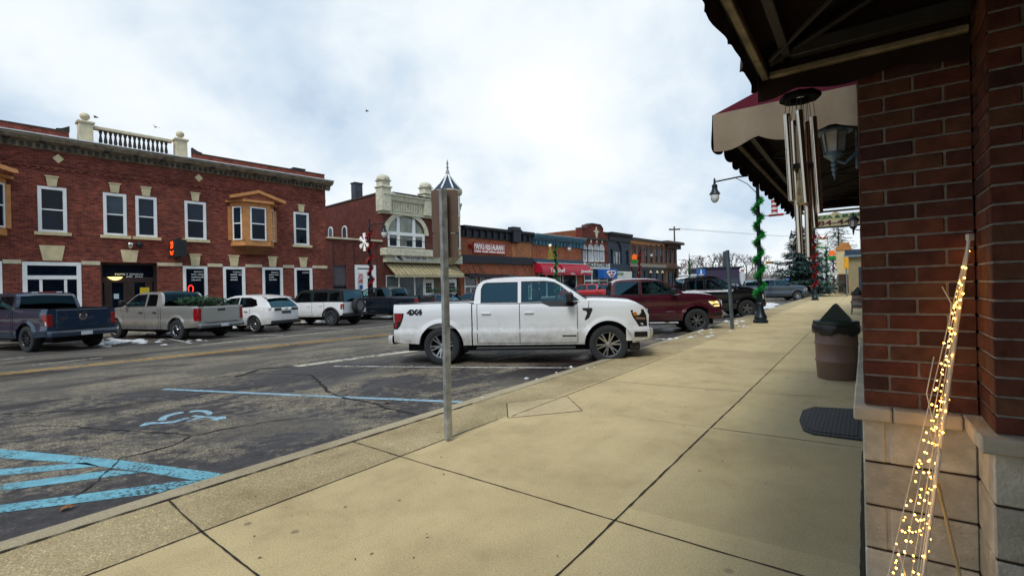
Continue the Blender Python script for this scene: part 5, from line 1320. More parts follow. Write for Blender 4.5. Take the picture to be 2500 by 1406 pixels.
for h in hs:
    c = (h[0][0]+h[1][0])/2; hw = (h[1][0]-h[0][0])/2
    b = MB(); b.psz(h, FAC+.2, FAC+.25); w_ = b.build('window', pm('grey reflective pane', '#6d7a80') if hw > 1 else PANEUP, t7)
    b = MB()
    for f in ((-.95, -.4, .4, .95) if hw > 1 else (-.9, .9)): b.box(c+hw*f-.06, c+hw*f+.06, FAC+.12, FAC+.198, h[0][1], z7b-.3)
    b.psz(archole(c, hw*.98, z7b-.2, z7b), FAC+.14, FAC+.197); b.build('frame', NV, w_)
zs0, zs1 = fz(1512, 682)[1], fz(1512, 663)[1]
t8 = thing('shop_sign', 'large white shop sign with small green lettering on the navy building', 'sign', ((s0+s1)/2, FAC, zs0), RZ2)
b = MB(); b.bbox(s0+.5, s1-.1, FAC-.3, FAC-.003, zs0, zs1, .03); b.build('board', pm('white sign board', '#d6d8d2', .5), t8); text('trust', .5, t8, pm('green letters', '#1d6b45', .6), (s0+1.5, FAC-.305, (zs0+zs1)/2), width=1.7, bold=.02)
b = MB(); b.box(s0+.4, s1-.4, FAC-.04, FAC-.002, .3, zs0-.2); b.build('shop_window', PANE, t7)

# ---------------------------------------------------------------- 8 and 9. brown brick pair at the end of the row
BR8 = brick('brown brick', '#7d5a48', '#694a3c', '#7a6254', bw=.24, rh=.078, ms=.008, streak=.4)
def upper_row(t, pxs, py0, py1, hw, frame, pane=PANE):
    hs = []
    for px in pxs:
        c = edge(px, 620); hs.append((c-hw, c+hw, fz(px, py1)[1], fz(px, py0)[1]))
    return hs
s0, s1 = edge(1537, 600), edge(1621, 600); zt = fz(1578, 585)[1]
t9 = thing('brick_building', 'tan-topped brown brick building with a row of six narrow upper windows', 'building', ((s0+s1)/2, FAC, 0), RZ2)
hs = upper_row(t9, (1548, 1562, 1577, 1589, 1602, 1614), 607, 642, .45, FRW)
shop = (s0+.5, s1-.5, .3, fz(1578, 657)[1])
facade(t9, 'wall', BR8, rect(s0+.01, s1-.01, -.1, zt), [rect(*h) for h in hs+[shop]], back=14)
zo = fz(1578, 597)[1]
b = MB(); b.box(s0+.05, s1-.02, FAC-.08, FAC-.002, zo-.1, zt-.3); b.build('tan_frieze', pm('tan render', '#a8713f', .8, var=.15), t9)
b = MB(); b.box(s0, s1, FAC-.2, FAC+.3, zt-.3, zt+.05); b.build('coping', DK1, t9)
for h in hs:
    w_ = sash(t9, h, frame=pm('brown window frame', '#33272a', .6), fw=.08, upper=PANEUP if hs.index(h) in (2, 3, 4, 5) else PANE)
    b = MB(); c = (h[0]+h[1])/2; b.psz([(c-.62, h[3]), (c-.5, h[3]+.45), (c, h[3]+.6), (c+.5, h[3]+.45), (c+.62, h[3]), (c+.45, h[3]+.02), (c+.3, h[3]+.25), (c-.3, h[3]+.25), (c-.45, h[3]+.02)], FAC-.08, FAC-.002); b.build('hood', pm('dark brick hood', '#4d362e', .8), w_)
za_ = fz(1578, 651)[1]
b = MB(); b.box(s0+.1, s1-.1, FAC-.35, FAC-.002, za_-.1, za_+.35); b.build('sill_band', pm('grey stone band', '#8c857a', .8), t9)
b = MB(); b.box(s0+.2, s1-.2, FAC-.22, FAC-.002, fz(1578, 661)[1], za_-.12); b.build('fascia', NV, t9)
multi(t9, shop, FAC, NV, [(.2, 1), (.4, 1), (.6, 1), (.8, 1)], [.3], .12, .3)
for px in (1555, 1582, 1598, 1611):
    s, z = fz(px, 666); b = MB(); b.lathe([(.05, .3), (.22, 0), (.2, -.05)], (s, FAC-.4, z), 10); b.build('wall_lamp', pm('warm lamp shade', '#cbb98d', .5), t9)
s0, s1 = edge(1621, 600), edge(1652, 600); zt = fz(1640, 596)[1]
t10 = thing('brick_building', 'last brown brick building of the row, with a bracketed overhanging cornice', 'building', ((s0+s1)/2, FAC, 0), RZ2)
hs = upper_row(t10, (1625, 1635, 1646), 612, 642, .42, FRW); shop = (s0+.5, s1-.5, .3, fz(1637, 664)[1])
facade(t10, 'wall', BR8, rect(s0+.01, s1, -.1, zt), [rect(*h) for h in hs+[shop]], back=16)
BRC = pm('brown cornice', '#4b3b32', .8, var=.2)
b = MB(); mould(b, s0-.1, s1+.9, [(FAC-.001, zt-.1), (FAC-.9, zt-.1), (FAC-.95, zt+.15), (FAC-.7, zt+.35), (FAC+.3, zt+.35), (FAC+.3, zt-.1)])
for i in range(7): x = s0 + .4 + i*(s1-s0)/7; b.box(x, x+.25, FAC-.7, FAC-.002, zt-.8, zt-.102)
b.build('cornice', BRC, t10)
for h in hs: sash(t10, h, frame=pm('brown window frame', '#33272a', .6), fw=.06)
b = MB(); b.box(s0, s1+.2, FAC-.6, FAC-.002, fz(1637, 657)[1], fz(1637, 651)[1]); b.build('lower_cornice', BRC, t10)
b = MB(); b.box(s0, s0+.5, FAC-.2, FAC-.002, 0, fz(1637, 657)[1]); b.box(s1-.5, s1+.02, FAC-.2, FAC-.002, 0, fz(1637, 657)[1]); b.build('shop_pillar', pm('ochre timber', '#6b5233', .7, var=.2), t10)
multi(t10, shop, FAC, BRN, [(.3, 1), (.7, 1)], [], .1, .1)
# ================================================================== vehicles (x forward, y left, z up; origin on the ground between the axles)
def ip(keys, x):
    """smooth keyframe interpolation (monotone cubic)"""
    if x <= keys[0][0]: return keys[0][1]
    if x >= keys[-1][0]: return keys[-1][1]
    n = len(keys)
    for i in range(n - 1):
        if keys[i][0] <= x <= keys[i+1][0]:
            x0, y0 = keys[i][:2]; x1, y1 = keys[i+1][:2]; h = x1 - x0; d = (y1 - y0) / h
            def sl(j):
                if j <= 0 or j >= n - 1: return d
                a = (keys[j][1]-keys[j-1][1])/(keys[j][0]-keys[j-1][0]); c = (keys[j+1][1]-keys[j][1])/(keys[j+1][0]-keys[j][0])
                return 0.0 if a*c <= 0 else 2*a*c/(a+c)
            m0, m1 = sl(i), sl(i+1); t = (x - x0)/h
            return y0*(1+2*t)*(1-t)**2 + m0*h*t*(1-t)**2 + y1*t*t*(3-2*t) + m1*h*t*t*(t-1)
SEC = [(.20, .94), (.40, .972), (.52, .988), (.66, 1.006), (.715, 1.008), (.80, .984), (.95, .986), (1.12, .998), (1.22, .996), (1.32, .975), (1.4, .955), (1.6, .93)]
SEAM = pm('panel gap', '#14161a', .9)
GTINT = glass('tinted car glass', (.02, .06, .09), .10); GCLR = glass('clear car glass', (.60, .84, .82), .08); GREAR = glass('dark rear glass', (.015, .02, .03), .025)
SEATM = pm('dark seat cloth', '#1a1c20', .9)
REDL = pm('red tail lamp', '#8c0f16', .15, coat=.6, spec=.6, var=.15, vs_=14); SMOKE = pm('smoked lamp', '#1a1416', .12, coat=.5); CLEARL = pm('clear lamp lens', '#c9ced2', .1, coat=.6)
AMBER = pm('amber lamp', '#c9741f', .15, coat=.5)
PLATE = pm('licence plate', '#c5c9d0', .5); RIMS = pm('machined wheel', '#aeb2b6', .28, .9, var=.1); RIMD = pm('dark wheel', '#2b2e33', .4, .5); RIMB = pm('painted grey wheel', '#6e7378', .35, .7)
UNDER = pm('underbody', '#0b0c0e', .95)
class Car:
    def __init__(s, name, label, c, group=None):
        s.c = c; s.t = thing(name, label, c.get('cat', 'pickup truck'), (0, 0, 0), 0.0, group); s.paint = c['paint']
        s.ax = [c['wb']/2, -c['wb']/2]; s.build()
    def W(s, x):
        c = s.c; w = c['w']; f = (x - (c['xf'] - c.get('nose', .55))) / c.get('nose', .55)
        if f > 0: w -= c.get('taper', .13) * min(1, f)**2.2
        r = ((c['xr'] + .35) - x) / .35
        if r > 0: w -= c.get('rtaper', .035) * min(1, r)**2
        return w
    def zb(s, x):
        c = s.c; z = ip(c['bot'], x)
        for a in s.ax:
            d = abs(x - a); R = c['ra']
            if d < R: z = max(z, c['wr'] + sqrt(R*R - d*d) + c.get('az', 0.0))
        return z
    def zt(s, x): return ip(s.c['belt'], x)
    def y(s, x, z):
        y = s.W(x) * ip(s.c.get('sec', SEC), z)
        for a in s.ax:
            r = hypot(x - a, z - s.c['wr']); k = (r - s.c['ra'])
            if k < .10: y += s.c.get('flare', .028) * (1 - max(0, k)/.10)**.7
        return y
    def xs(s, x0, x1):
        L = [x0 + (x1 - x0)*i/max(1, int((x1-x0)/.07)) for i in range(int((x1-x0)/.07) + 1)]
        for a in s.ax:
            R = s.c['ra']
            for i in range(17):
                x = a - R*cos(pi*i/16)
                if x0 < x < x1: L.append(x)
            for e in (-.002, .002):
                for sg in (-1, 1):
                    x = a + sg*(R + e)
                    if x0 < x < x1: L.append(x)
        L = sorted(L); o = [L[0]]
        for x in L[1:]:
            if x - o[-1] > .0015: o.append(x)
        return o
    def side_rows(s, x, rows=20):
        zb, zt = s.zb(x), s.zt(x)
        P = [(s.y(x, zb) - .10, zb + .012)]
        for i in range(rows + 1):
            z = zb + (zt - zb)*i/rows; P.append((s.y(x, z), z))
        return P
    def shell(s, b, x0, x1, top, caps=(True, True)):
        X = s.xs(x0, x1)
        for sgn in (1, -1):
            b.grid([[(x, sgn*yy, z) for yy, z in s.side_rows(x)] for x in X])
        b.grid([[(x, yy, z) for yy, z in top(x)] for x in X])
        for x, cp in ((x0, caps[0]), (x1, caps[1])):
            if cp:
                R = s.side_rows(x)[1:]
                b.grid([[(x, yy*f, z) for f in (1, .5, 0, -.5, -1)] for yy, z in R])
    def patch(s, b, x0, x1, z0, z1, off, nx=8, nz=6, sides=(1, -1)):
        """panel lying on the body side; z0/z1 may be functions of x"""
        f0 = z0 if callable(z0) else (lambda x: z0); f1 = z1 if callable(z1) else (lambda x: z1)
        for sg in sides:
            rows = []
            for i in range(nx+1):
                x = x0 + (x1-x0)*i/nx; a, c = max(f0(x), s.zb(x)+.004), f1(x)
                rows.append([(x, sg*(s.y(x, a + (c-a)*j/nz) + off), a + (c-a)*j/nz) for j in range(nz+1)])
            b.grid(rows)
    def poly(s, b, pts, off, sides=(1, -1), th=.012):
        for sg in sides: b.extr([(x, sg*(s.y(x, z) + off - th), z) for x, z in pts], (0, sg*th, 0))
    def line(s, b, pts, wd=.012, off=.003, sides=(1, -1)):
        for sg in sides:
            out = []
            for (xa, za), (xc, zc) in zip(pts[:-1], pts[1:]):
                for i in range(9): t = i/8; out.append((xa + (xc-xa)*t, za + (zc-za)*t))
            L = []; R = []
            for i, (x, z) in enumerate(out):
                j0, j1 = max(0, i-1), min(len(out)-1, i+1); dx, dz = out[j1][0]-out[j0][0], out[j1][1]-out[j0][1]; l = hypot(dx, dz) or 1; ux, uz = -dz/l*wd/2, dx/l*wd/2
                L.append((x+ux, sg*(s.y(x+ux, z+uz)+off), z+uz)); R.append((x-ux, sg*(s.y(x-ux, z-uz)+off), z-uz))
            b.grid([L, R])
    def gy(s, z): c = s.c; return c['gw'] - c.get('tum', .24) * (z - c['gz'])
    def greenhouse(s):
        c = s.c; out = c['house']; wins = c['wins']; b = MB()
        for sg in (1, -1):
            b.holed(out, [w['p'] for w in wins], lambda x, z, d, sg=sg: (x, sg*(s.gy(z) - d), z), .03)
        k = len(out); pol = out[c['r0']:c['r1']+1]     # upper outline from tail foot over the roof to the cowl
        nr = []
        for i, (x, z) in enumerate(pol):
            a, e = pol[max(0, i-1)], pol[min(len(pol)-1, i+1)]; dx, dz = e[0]-a[0], e[1]-a[1]; l = hypot(dx, dz); nr.append((-dz/l, dx/l))
        def row(i, f):
            x, z = pol[i]; cr = c.get('crown', .055) * (1 - f*f) * (1 if 0 < i < len(pol)-1 else .5)
            ed = -.012 if abs(f) == 1 else 0
            return (x + nr[i][0]*cr, f*(s.gy(z)), z + nr[i][1]*cr + ed*0)
        FS = [-1, -.97, -.88, -.6, -.3, 0, .3, .6, .88, .97, 1]; gl = {}
        for i in range(len(pol)-1):
            kind = 'w' if c['ws'][0] <= i < c['ws'][1] else 'r' if c['rw'][0] <= i < c['rw'][1] else None
            for j in range(len(FS)-1):
                q = [row(i, FS[j]), row(i, FS[j+1]), row(i+1, FS[j+1]), row(i+1, FS[j])]
                if kind and 2 <= j < len(FS)-3: gl.setdefault(kind, MB()).add(q, [(0, 1, 2, 3)])
                else: b.add(q, [(0, 1, 2, 3)])
        s.house = b.build('cab' if c.get('bed') else 'roof', c.get('roofpaint', s.paint), s.t, smooth=30)
        for kd, g in gl.items(): g.build('windshield' if kd == 'w' else 'rear_window', GCLR if kd == 'w' else c.get('rearglass', GTINT), s.t, smooth=60)
        for w in wins:
            p = w['p']
            for sg in (1, -1):
                g = MB(); g.add([(x, sg*(s.gy(z) - .012), z) for x, z in p], [tuple(range(len(p)))]); g.build('side_window', GCLR if w.get('clear') else GTINT, s.t, fix=False)
        for w in wins:
            p = w['p']; cx = sum(a for a, _ in p)/len(p); cz = sum(z for _, z in p)/len(p)
            big = [(cx + (x-cx)*1.0 + (.018 if x > cx else -.018), cz + (z-cz) + (.016 if z > cz else -.016)) for x, z in p]
            for sg in (1, -1): tr = MB(); tr.holed(big, [p], lambda x, z, d, sg=sg: (x, sg*(s.gy(z) + .004 - d), z), .02); tr.build('window_seal', BLACK, s.t, fix=False)
    def wheel(s, x, sg, style):
        c = s.c; r = c['wr']; yo = c['track']/2 + .0; wd = c.get('tw', .27); y0 = sg*yo
        cy = (x, 0, r)
        rr = r * c.get('rimf', .66)
        b = MB(); h = sg
        b.lathe([(rr*.98, (yo-wd)*h), (r*.93, (yo-wd)*h), (r, (yo-wd+.05)*h), (r, (yo-.05)*h), (r*.965, (yo-.012)*h), (r*.88, (yo+.004)*h), (rr*1.06, (yo-.002)*h), (rr*.98, (yo-.016)*h)], cy, 40, 'y', cap=False)
        w_ = b.build('wheel', RUBBER, s.t, smooth=35)
        b = MB(); b.cur = 0
        b.lathe([(rr*1.0, (yo-.02)*h), (rr*.965, (yo-.008)*h), (rr*.90, (yo-.03)*h), (rr*.86, (yo-.15)*h)], cy, 40, 'y', cap=False)
        n, kind = style
        for i in range(n):
            a = 2*pi*i/n + .2
            def bar(a0, a1, w0, w1, d0=-.045, d1=-.018):
                p0 = Vector((cos(a0), 0, sin(a0)))*rr*.16; p1 = Vector((cos(a1), 0, sin(a1)))*rr*.93; d = (p1-p0).normalized(); u = Vector((-d.z, 0, d.x))
                f = [p0+u*w0, p0-u*w0, p1-u*w1, p1+u*w1]
                b.add([(x+v.x, (yo+d0)*h, r+v.z) for v in f[:2]] + [(x+v.x, (yo+d1)*h, r+v.z) for v in f[2:]] + [(x+v.x, (yo+d0-.05)*h, r+v.z) for v in f[:2]] + [(x+v.x, (yo+d1-.06)*h, r+v.z) for v in f[2:]], [(0,1,2,3),(4,5,6,7),(0,1,5,4),(1,2,6,5),(2,3,7,6),(3,0,4,7)])
            if kind == 'twin': bar(a-.10, a-.17, .018, .014); bar(a+.10, a+.17, .018, .014)
            elif kind == 'y': bar(a, a-.2, .02, .012); bar(a, a+.2, .02, .012)
            elif kind == 'fat': bar(a, a, .045, .06)
            else: bar(a, a, .022, .020)
        b.lathe([(0, (yo-.028)*h), (rr*.14, (yo-.03)*h), (rr*.2, (yo-.045)*h), (rr*.2, (yo-.1)*h)], cy, 20, 'y', cap=False)
        b.cur = 1; b.lathe([(rr*.9, (yo-.14)*h), (0, (yo-.14)*h)], cy, 30, 'y')
        b.build('rim', [c.get('rim', RIMS), UNDER], w_, smooth=30)
        return w_
    def build(s):
        c = s.c; xr, xf = c['xr'], c['xf']; cab0 = c.get('cab0', xr)
        def top(x):
            zt = s.zt(x); yy = s.y(x, zt); cr = ip(c['hood'], x) if c.get('hood') else .03
            return [(yy*f, zt + cr*(1 - abs(f)**2.6)) for f in (1, .97, .9, .7, .4, 0, -.4, -.7, -.9, -.97, -1)]
        b = MB(); s.shell(b, cab0, xf, top); s.body = b.build('body', s.paint, s.t, smooth=38)
        if c.get('bed'):
            b = MB(); x1 = cab0 - c.get('gap', .028); fl = .80
            def btop(x):
                zt = s.zt(x); yy = s.y(x, zt)
                H = [(yy, zt), (yy-.02, zt+.012), (yy-.09, zt+.012), (yy-.10, zt-.02), (yy-.11, fl), (0, fl)]
                return H + [(-a, z) for a, z in H[::-1][1:]]
            s.shell(b, xr, x1, btop, caps=(False, False))
            R = [p for p in s.side_rows(xr)[1:]]
            zt = s.zt(xr)
            b.grid([[(xr, yy*f, z) for f in (1, .85, .4, 0, -.4, -.85, -1)] for yy, z in R if z <= zt + .01])
            yy = s.y(xr, zt) - .11
            b.box(xr + .001, xr+.07, -yy, yy, fl, zt - .005); b.box(x1-.05, x1-.002, -yy, yy, fl, zt-.02)
            s.bed = b.build('bed', s.paint, s.t, smooth=38)
            b = MB(); b.add([(xr+.075, -yy, fl+.01), (x1-.06, -yy, fl+.01), (x1-.06, yy, fl+.01), (xr+.075, yy, fl+.01)], [(0, 1, 2, 3)])
            for sg in (1, -1): b.add([(xr+.075, sg*(yy-.004), fl), (x1-.06, sg*(yy-.004), fl), (x1-.06, sg*(yy-.004), zt-.03), (xr+.075, sg*(yy-.004), zt-.03)], [(0, 1, 2, 3)])
            b.build('bed_liner', BLACK, s.bed, fix=False)
            if c.get('railcap', True):
                b = MB()
                for sg in (1, -1): b.grid([[(x, sg*(s.y(x, s.zt(x)) - q), s.zt(x) + h) for q, h in ((.002, -.022), (.0, .016), (.095, .018), (.097, -.01))] for x in s.xs(xr+.01, x1)])
                b.box(xr+.0, xr+.075, -yy, yy, zt-.003, zt+.02); b.build('rail_cap', BLACK, s.bed, smooth=40)
            if c.get('tonneau'):
                b = MB(); b.grid([[(x, f*(yy+.05), zt + .022 + .02*(1-f*f)) for f in (-1, -.5, 0, .5, 1)] for x in (xr+.03, (xr+x1)/2, x1-.02)]); b.build('bed_cover', BLACK, s.bed, smooth=40)
            # tailgate panel with handle, licence plate, bumper
            b = MB(); zg0, zg1 = c.get('tg', (.70, zt-.03)); b.bbox(xr-.022, xr+.002, -yy+.10, yy-.10, zg0, zg1, .012); tg = b.build('tailgate', s.paint, s.t, smooth=30)
            b = MB(); b.bbox(xr-.030, xr-.021, -.16, .16, zg1-.16, zg1-.08, .003); b.build('handle', BLACK, tg)
            if c.get('badge'): b = MB(); b.lathe([(.0, -.030), (.10, -.030), (.115, -.022)], (xr, 0, zg1-.24), 20, 'x'); bd = b.build('badge', CHROME, tg); 
            zb0, zb1 = c.get('rb', (.46, .68)); bm_ = c.get('bumper', s.paint)
            b = MB()
            prof = [(-.16, zb0+.02), (-.18, zb0+.06), (-.18, zb1-.05), (-.16, zb1-.01), (-.02, zb1), (.02, zb0)]
            rows = []
            for f, dx in ((-1, .14), (-.94, .03), (-.8, 0), (-.4, -.02), (0, -.02), (.4, -.02), (.8, 0), (.94, .03), (1, .14)):
                rows.append([(xr + a + dx*(1 if a < -.1 else .3), f*(c['w']-.02), z) for a, z in prof] )
            b.grid([r_ + [r_[0]] for r_ in rows]); rb_ = b.build('rear_bumper', bm_, s.t, smooth=40)
            b = MB(); b.box(xr-.215, xr-.203, -.16, .16, zb0+.04, zb0+.16); b.build('licence_plate', PLATE, rb_)
            b = MB(); b.bbox(xr-.16, xr-.02, -.7, .7, zb1+.001, zb1+.012, .002); b.build('step_pad', BLACK, rb_)
        for lm in c['lamps']:
            for sg in (1, -1):
                b = MB(); s.poly(b, lm['p'], .006, (sg,), .03)
                if lm.get('wrap'):
                    x_, wy = lm['wrap']; zz = [z for _, z in lm['p']]; yv = s.y(x_, (min(zz)+max(zz))/2); dirx = 1 if x_ > 0 else -1
                    b.bbox(x_-.02 if dirx > 0 else x_-.012, x_+.012 if dirx > 0 else x_+.02, sg*yv if sg < 0 else yv-wy, sg*yv+wy if sg < 0 else yv, min(zz), max(zz), .004)
                o = b.build(lm['n'], lm['m'], s.t, smooth=30)
                for ex in lm.get('extra', ()):
                    b = MB(); s.poly(b, ex[0], .010, (sg,), .008); b.build('lens', ex[1], o)
        s.greenhouse()
        # doors, handles, seams
        for d in c['doors']:
            x0, x1 = d; zs = c.get('dz', .46)
            for sg in (1, -1):
                b = MB(); s.patch(b, x0+.008, x1-.008, lambda x: max(zs, s.zb(x)+.03), lambda x: s.zt(x)-.004, .0035, 10, 20, (sg,)); dr = b.build('door', s.paint, s.t, smooth=60, fix=False)
                b = MB(); xh = x0 + .10 if d != c['doors'][-1] or len(c['doors']) == 1 else x0 + .10
                zh = c.get('hz', 1.12); b.bbox(xh, xh+.21, sg*(s.y(xh, zh)+.008) if sg > 0 else -(s.y(xh, zh)+.035), (s.y(xh, zh)+.035) if sg > 0 else -(s.y(xh, zh)+.008), zh-.018, zh+.018, .008); b.build('handle', c.get('handle', s.paint), dr)
        for sg in (1, -1):
            b = MB()
            for d in c['doors']:
                for x in d: s.line(b, [(x, max(c.get('dz', .46), s.zb(x)+.02)), (x, s.zt(x)-.003)], .013, .004, (sg,))
                zl = c.get('dz', .46); s.line(b, [(d[0], max(zl, s.zb(d[0])+.03)), ((d[0]+d[1])/2, zl), (d[1], max(zl, s.zb(d[1])+.03))], .011, .004, (sg,))
            for pl in c.get('seams', ()): s.line(b, pl, .011, .004, (sg,))
            b.build('panel_gap', SEAM, s.body, fix=False)
        # under parts, interior
        b = MB(); b.box(xr+.25, xf-.25, -c['w']+.30, c['w']-.30, .28, .72); b.box(xr+.2, xf-.2, -c['w']+.2, c['w']-.2, .60, c.get('ub', 1.0)) if not c.get('bed') else b.box(cab0, xf-.2, -c['w']+.22, c['w']-.22, .60, 1.0)
        if c.get('bed'): b.box(xr+.1, cab0, -c['w']+.24, c['w']-.24, .60, .78)
        for a in s.ax: b.tube([(a, -c['track']/2+.1, c['wr']), (a, c['track']/2-.1, c['wr'])], .06, 8)
        b.build('underbody', UNDER, s.t)
        b = MB(); gz = c['gz']; hx = [x for x, _ in c['house']]; xa, xb_ = min(hx)+.12, max(hx)-.35
        b.box(xa, xb_, -s.gy(gz)+.08, s.gy(gz)-.08, gz+.034, gz+.05)
        for xs_ in c.get('seats', (xa+.35, xa+1.25)):
            for yy in (-.42, .42):
                b.bbox(xs_-.09, xs_+.06, yy-.25, yy+.25, gz+.05, gz+.30, .05); b.bbox(xs_-.08, xs_+.03, yy-.13, yy+.13, gz+.31, gz+.47, .04)
        xd = xb_ - .12; b.bbox(xd, xd+.30, -s.gy(gz)+.1, s.gy(gz)-.1, gz+.05, gz+.11, .03)
        b.tube([(xd-.10 + .04*sin(a*pi/6), .40 + .18*cos(a*pi/6), gz+.10 + .17*sin(a*pi/6)) for a in range(13)], .016, 6)
        b.build('interior', SEATM, s.t, smooth=40)
        for sg in (1, -1):
            m = c['mirror']; yv = s.gy(gz)
            b = MB(); y0, y1 = sorted((sg*(yv+.14), sg*(yv+.36))); b.bbox(m[0]-.07, m[0]+.09, y0, y1, m[1]-.02, m[1]+.20, .045)
            y0, y1 = sorted((sg*(yv-.01), sg*(yv+.16))); b.bbox(m[0]-.02, m[0]+.06, y0, y1, m[1]-.01, m[1]+.05, .015); b.build('mirror', c.get('mirrorm', BLACK), s.t, smooth=30)
        for x in s.ax:
            for sg in (1, -1): s.wheel(x, sg, c['spokes'])
        if c.get('board'):
            for sg in (1, -1):
                b = MB(); y0, y1 = sorted((sg*(c['w']-.10), sg*(c['w']+.05))); x0, x1 = c['board']; b.bbox(x0, x1, y0, y1, .33, .39, .02); b.build('running_board', c.get('boardm', BLACK), s.t)
        # front end: grille and bumper
        fx = xf; g = c.get('front')
        if g:
            b = MB(); b.bbox(fx-.01, fx+.03, -g['gw'], g['gw'], g['gz'][0], g['gz'][1], .02); gr = b.build('grille', g.get('gm', BLACK), s.t)
            b = MB(); zb0, zb1 = g['bz']; rows = []
            prof = [(-.02, zb0+.02), (.10, zb0+.05), (.13, zb0+.14), (.13, zb1-.06), (.11, zb1-.01), (-.02, zb1)]
            for f, dx in ((-1, -.62), (-.985, -.35), (-.93, -.16), (-.8, -.05), (-.4, 0), (0, .01), (.4, 0), (.8, -.05), (.93, -.16), (.985, -.35), (1, -.62)):
                rows.append([(fx + a*(1 if abs(f) < .95 else .25) + dx*.8, f*(c['w']+.005 - (.012 if abs(f) == 1 else 0)), z) for a, z in prof])
            b.grid([r_ + [r_[0]] for r_ in rows]); fb = b.build('front_bumper', g.get('bm', s.paint), s.t, smooth=40)
            for sg in (1, -1):
                b = MB(); xx = fx - .20; 
                b.add([(fx-.33, sg*(c['w']+.012), zb0+.10), (fx-.05, sg*(c['w']-.035), zb0+.10), (fx-.05, sg*(c['w']-.035), zb1-.07), (fx-.33, sg*(c['w']+.012), zb1-.07)], [(0, 1, 2, 3)]); b.build('fog_lamp', SMOKE, fb, fix=False)
        if c.get('extra'): c['extra'](s)
    def place(s, loc, yaw, scale=1.0, pitch=0.0):
        s.t.location = loc; s.t.rotation_euler = (0, pitch, yaw); s.t.scale = (scale,)*3
def put(car, px, py, axle, side, yaw, scale=1.0):
    """stand the near-side tyre of the given axle on the road point seen at the pixel"""
    p = at_z(px, py, ROADZ + .002); x = car.ax[0] if axle == 'f' else car.ax[1]; y = side * (car.c['track']/2 - .02)
    off = Matrix.Rotation(yaw, 3, 'Z') @ Vector((x, y, 0)) * scale
    car.place(p - off, yaw, scale)
def paint(name, col, rough=.25, metal=0.0, dirt=None, coat=1.0, var=.03): return pm(name, col, rough, metal, var=var, vs_=1.2, coat=coat, dirt=dirt)
PWHT = paint('dirty white car paint', '#dde4ea', .25, dirt=('#857a60', .28, 1.12)); PWH2 = paint('white car paint', '#dfe2e4', .28, dirt=('#9c968a', .3, .8))
PBLU = paint('dark blue car paint', '#06263f', .25, .05, dirt=('#2b3a4a', .3, .7)); PSIL = paint('pewter car paint', '#a9aaa6', .3, .5, dirt=('#55524d', .3, .75)); PBLK = paint('black car paint', '#10151b', .22, .2, dirt=('#35343a', .3, .8))
PMAR = paint('maroon car paint', '#4a1122', .25, .35, dirt=('#2e1a20', .3, .9)); PGRY = paint('blue-grey car paint', '#3e4d5c', .28, .45, dirt=('#474a4c', .3, .8)); PRED = paint('red car paint', '#b3161e', .28, .1)
TRUCK_HOUSE = [(-1.10, 1.345), (-1.085, 1.52), (-1.055, 1.68), (-1.00, 1.79), (-.90, 1.86), (-.70, 1.895), (-.2, 1.91), (.2, 1.90), (.50, 1.875), (.72, 1.82), (.88, 1.74), (1.18, 1.53), (1.47, 1.35)]
def truck(**k):
    d = dict(wb=3.69, xf=2.72, xr=-2.95, w=1.0, wr=.415, ra=.51, track=1.98, cab0=-1.125, bed=True, paint=PWHT, tw=.28, rimf=.645, az=.012,
        belt=[(-3.0, 1.36), (-1.2, 1.375), (-1.12, 1.34), (.9, 1.325), (1.2, 1.335), (1.45, 1.385), (1.9, 1.36), (2.3, 1.325), (2.52, 1.27), (2.66, 1.17), (2.72, 1.04)],
        bot=[(-3.0, .52), (-2.4, .47), (-1.2, .43), (1.3, .43), (2.4, .46), (2.72, .50)],
        hood=[(-1.2, 0.0), (1.1, 0.0), (1.5, .05), (2.3, .06), (2.6, .03), (2.72, .0)],
        rearglass=GREAR, gw=.935, gz=1.33, tum=.26, house=TRUCK_HOUSE, r0=0, r1=12, ws=(9, 12), rw=(0, 3), crown=.045,
        wins=[dict(p=[(-.93, 1.375), (-.13, 1.375), (-.13, 1.80), (-.80, 1.80), (-.88, 1.77), (-.93, 1.66)]), dict(p=[(-.02, 1.375), (1.02, 1.375), (1.22, 1.40), (.80, 1.715), (.68, 1.78), (.52, 1.81), (-.02, 1.81)], clear=True)],
        lamps=[], doors=[(-1.02, -.07), (-.07, 1.19)], dz=.47, hz=1.135, mirror=(1.02, 1.37), spokes=(6, 'twin'), board=(-1.05, 1.15),
        seams=[[(1.45, 1.37), (1.42, 1.15), (1.36, .95)]],
        front=dict(gw=.70, gz=(.80, 1.14), bz=(.48, .76)))
    d.update(k); return d
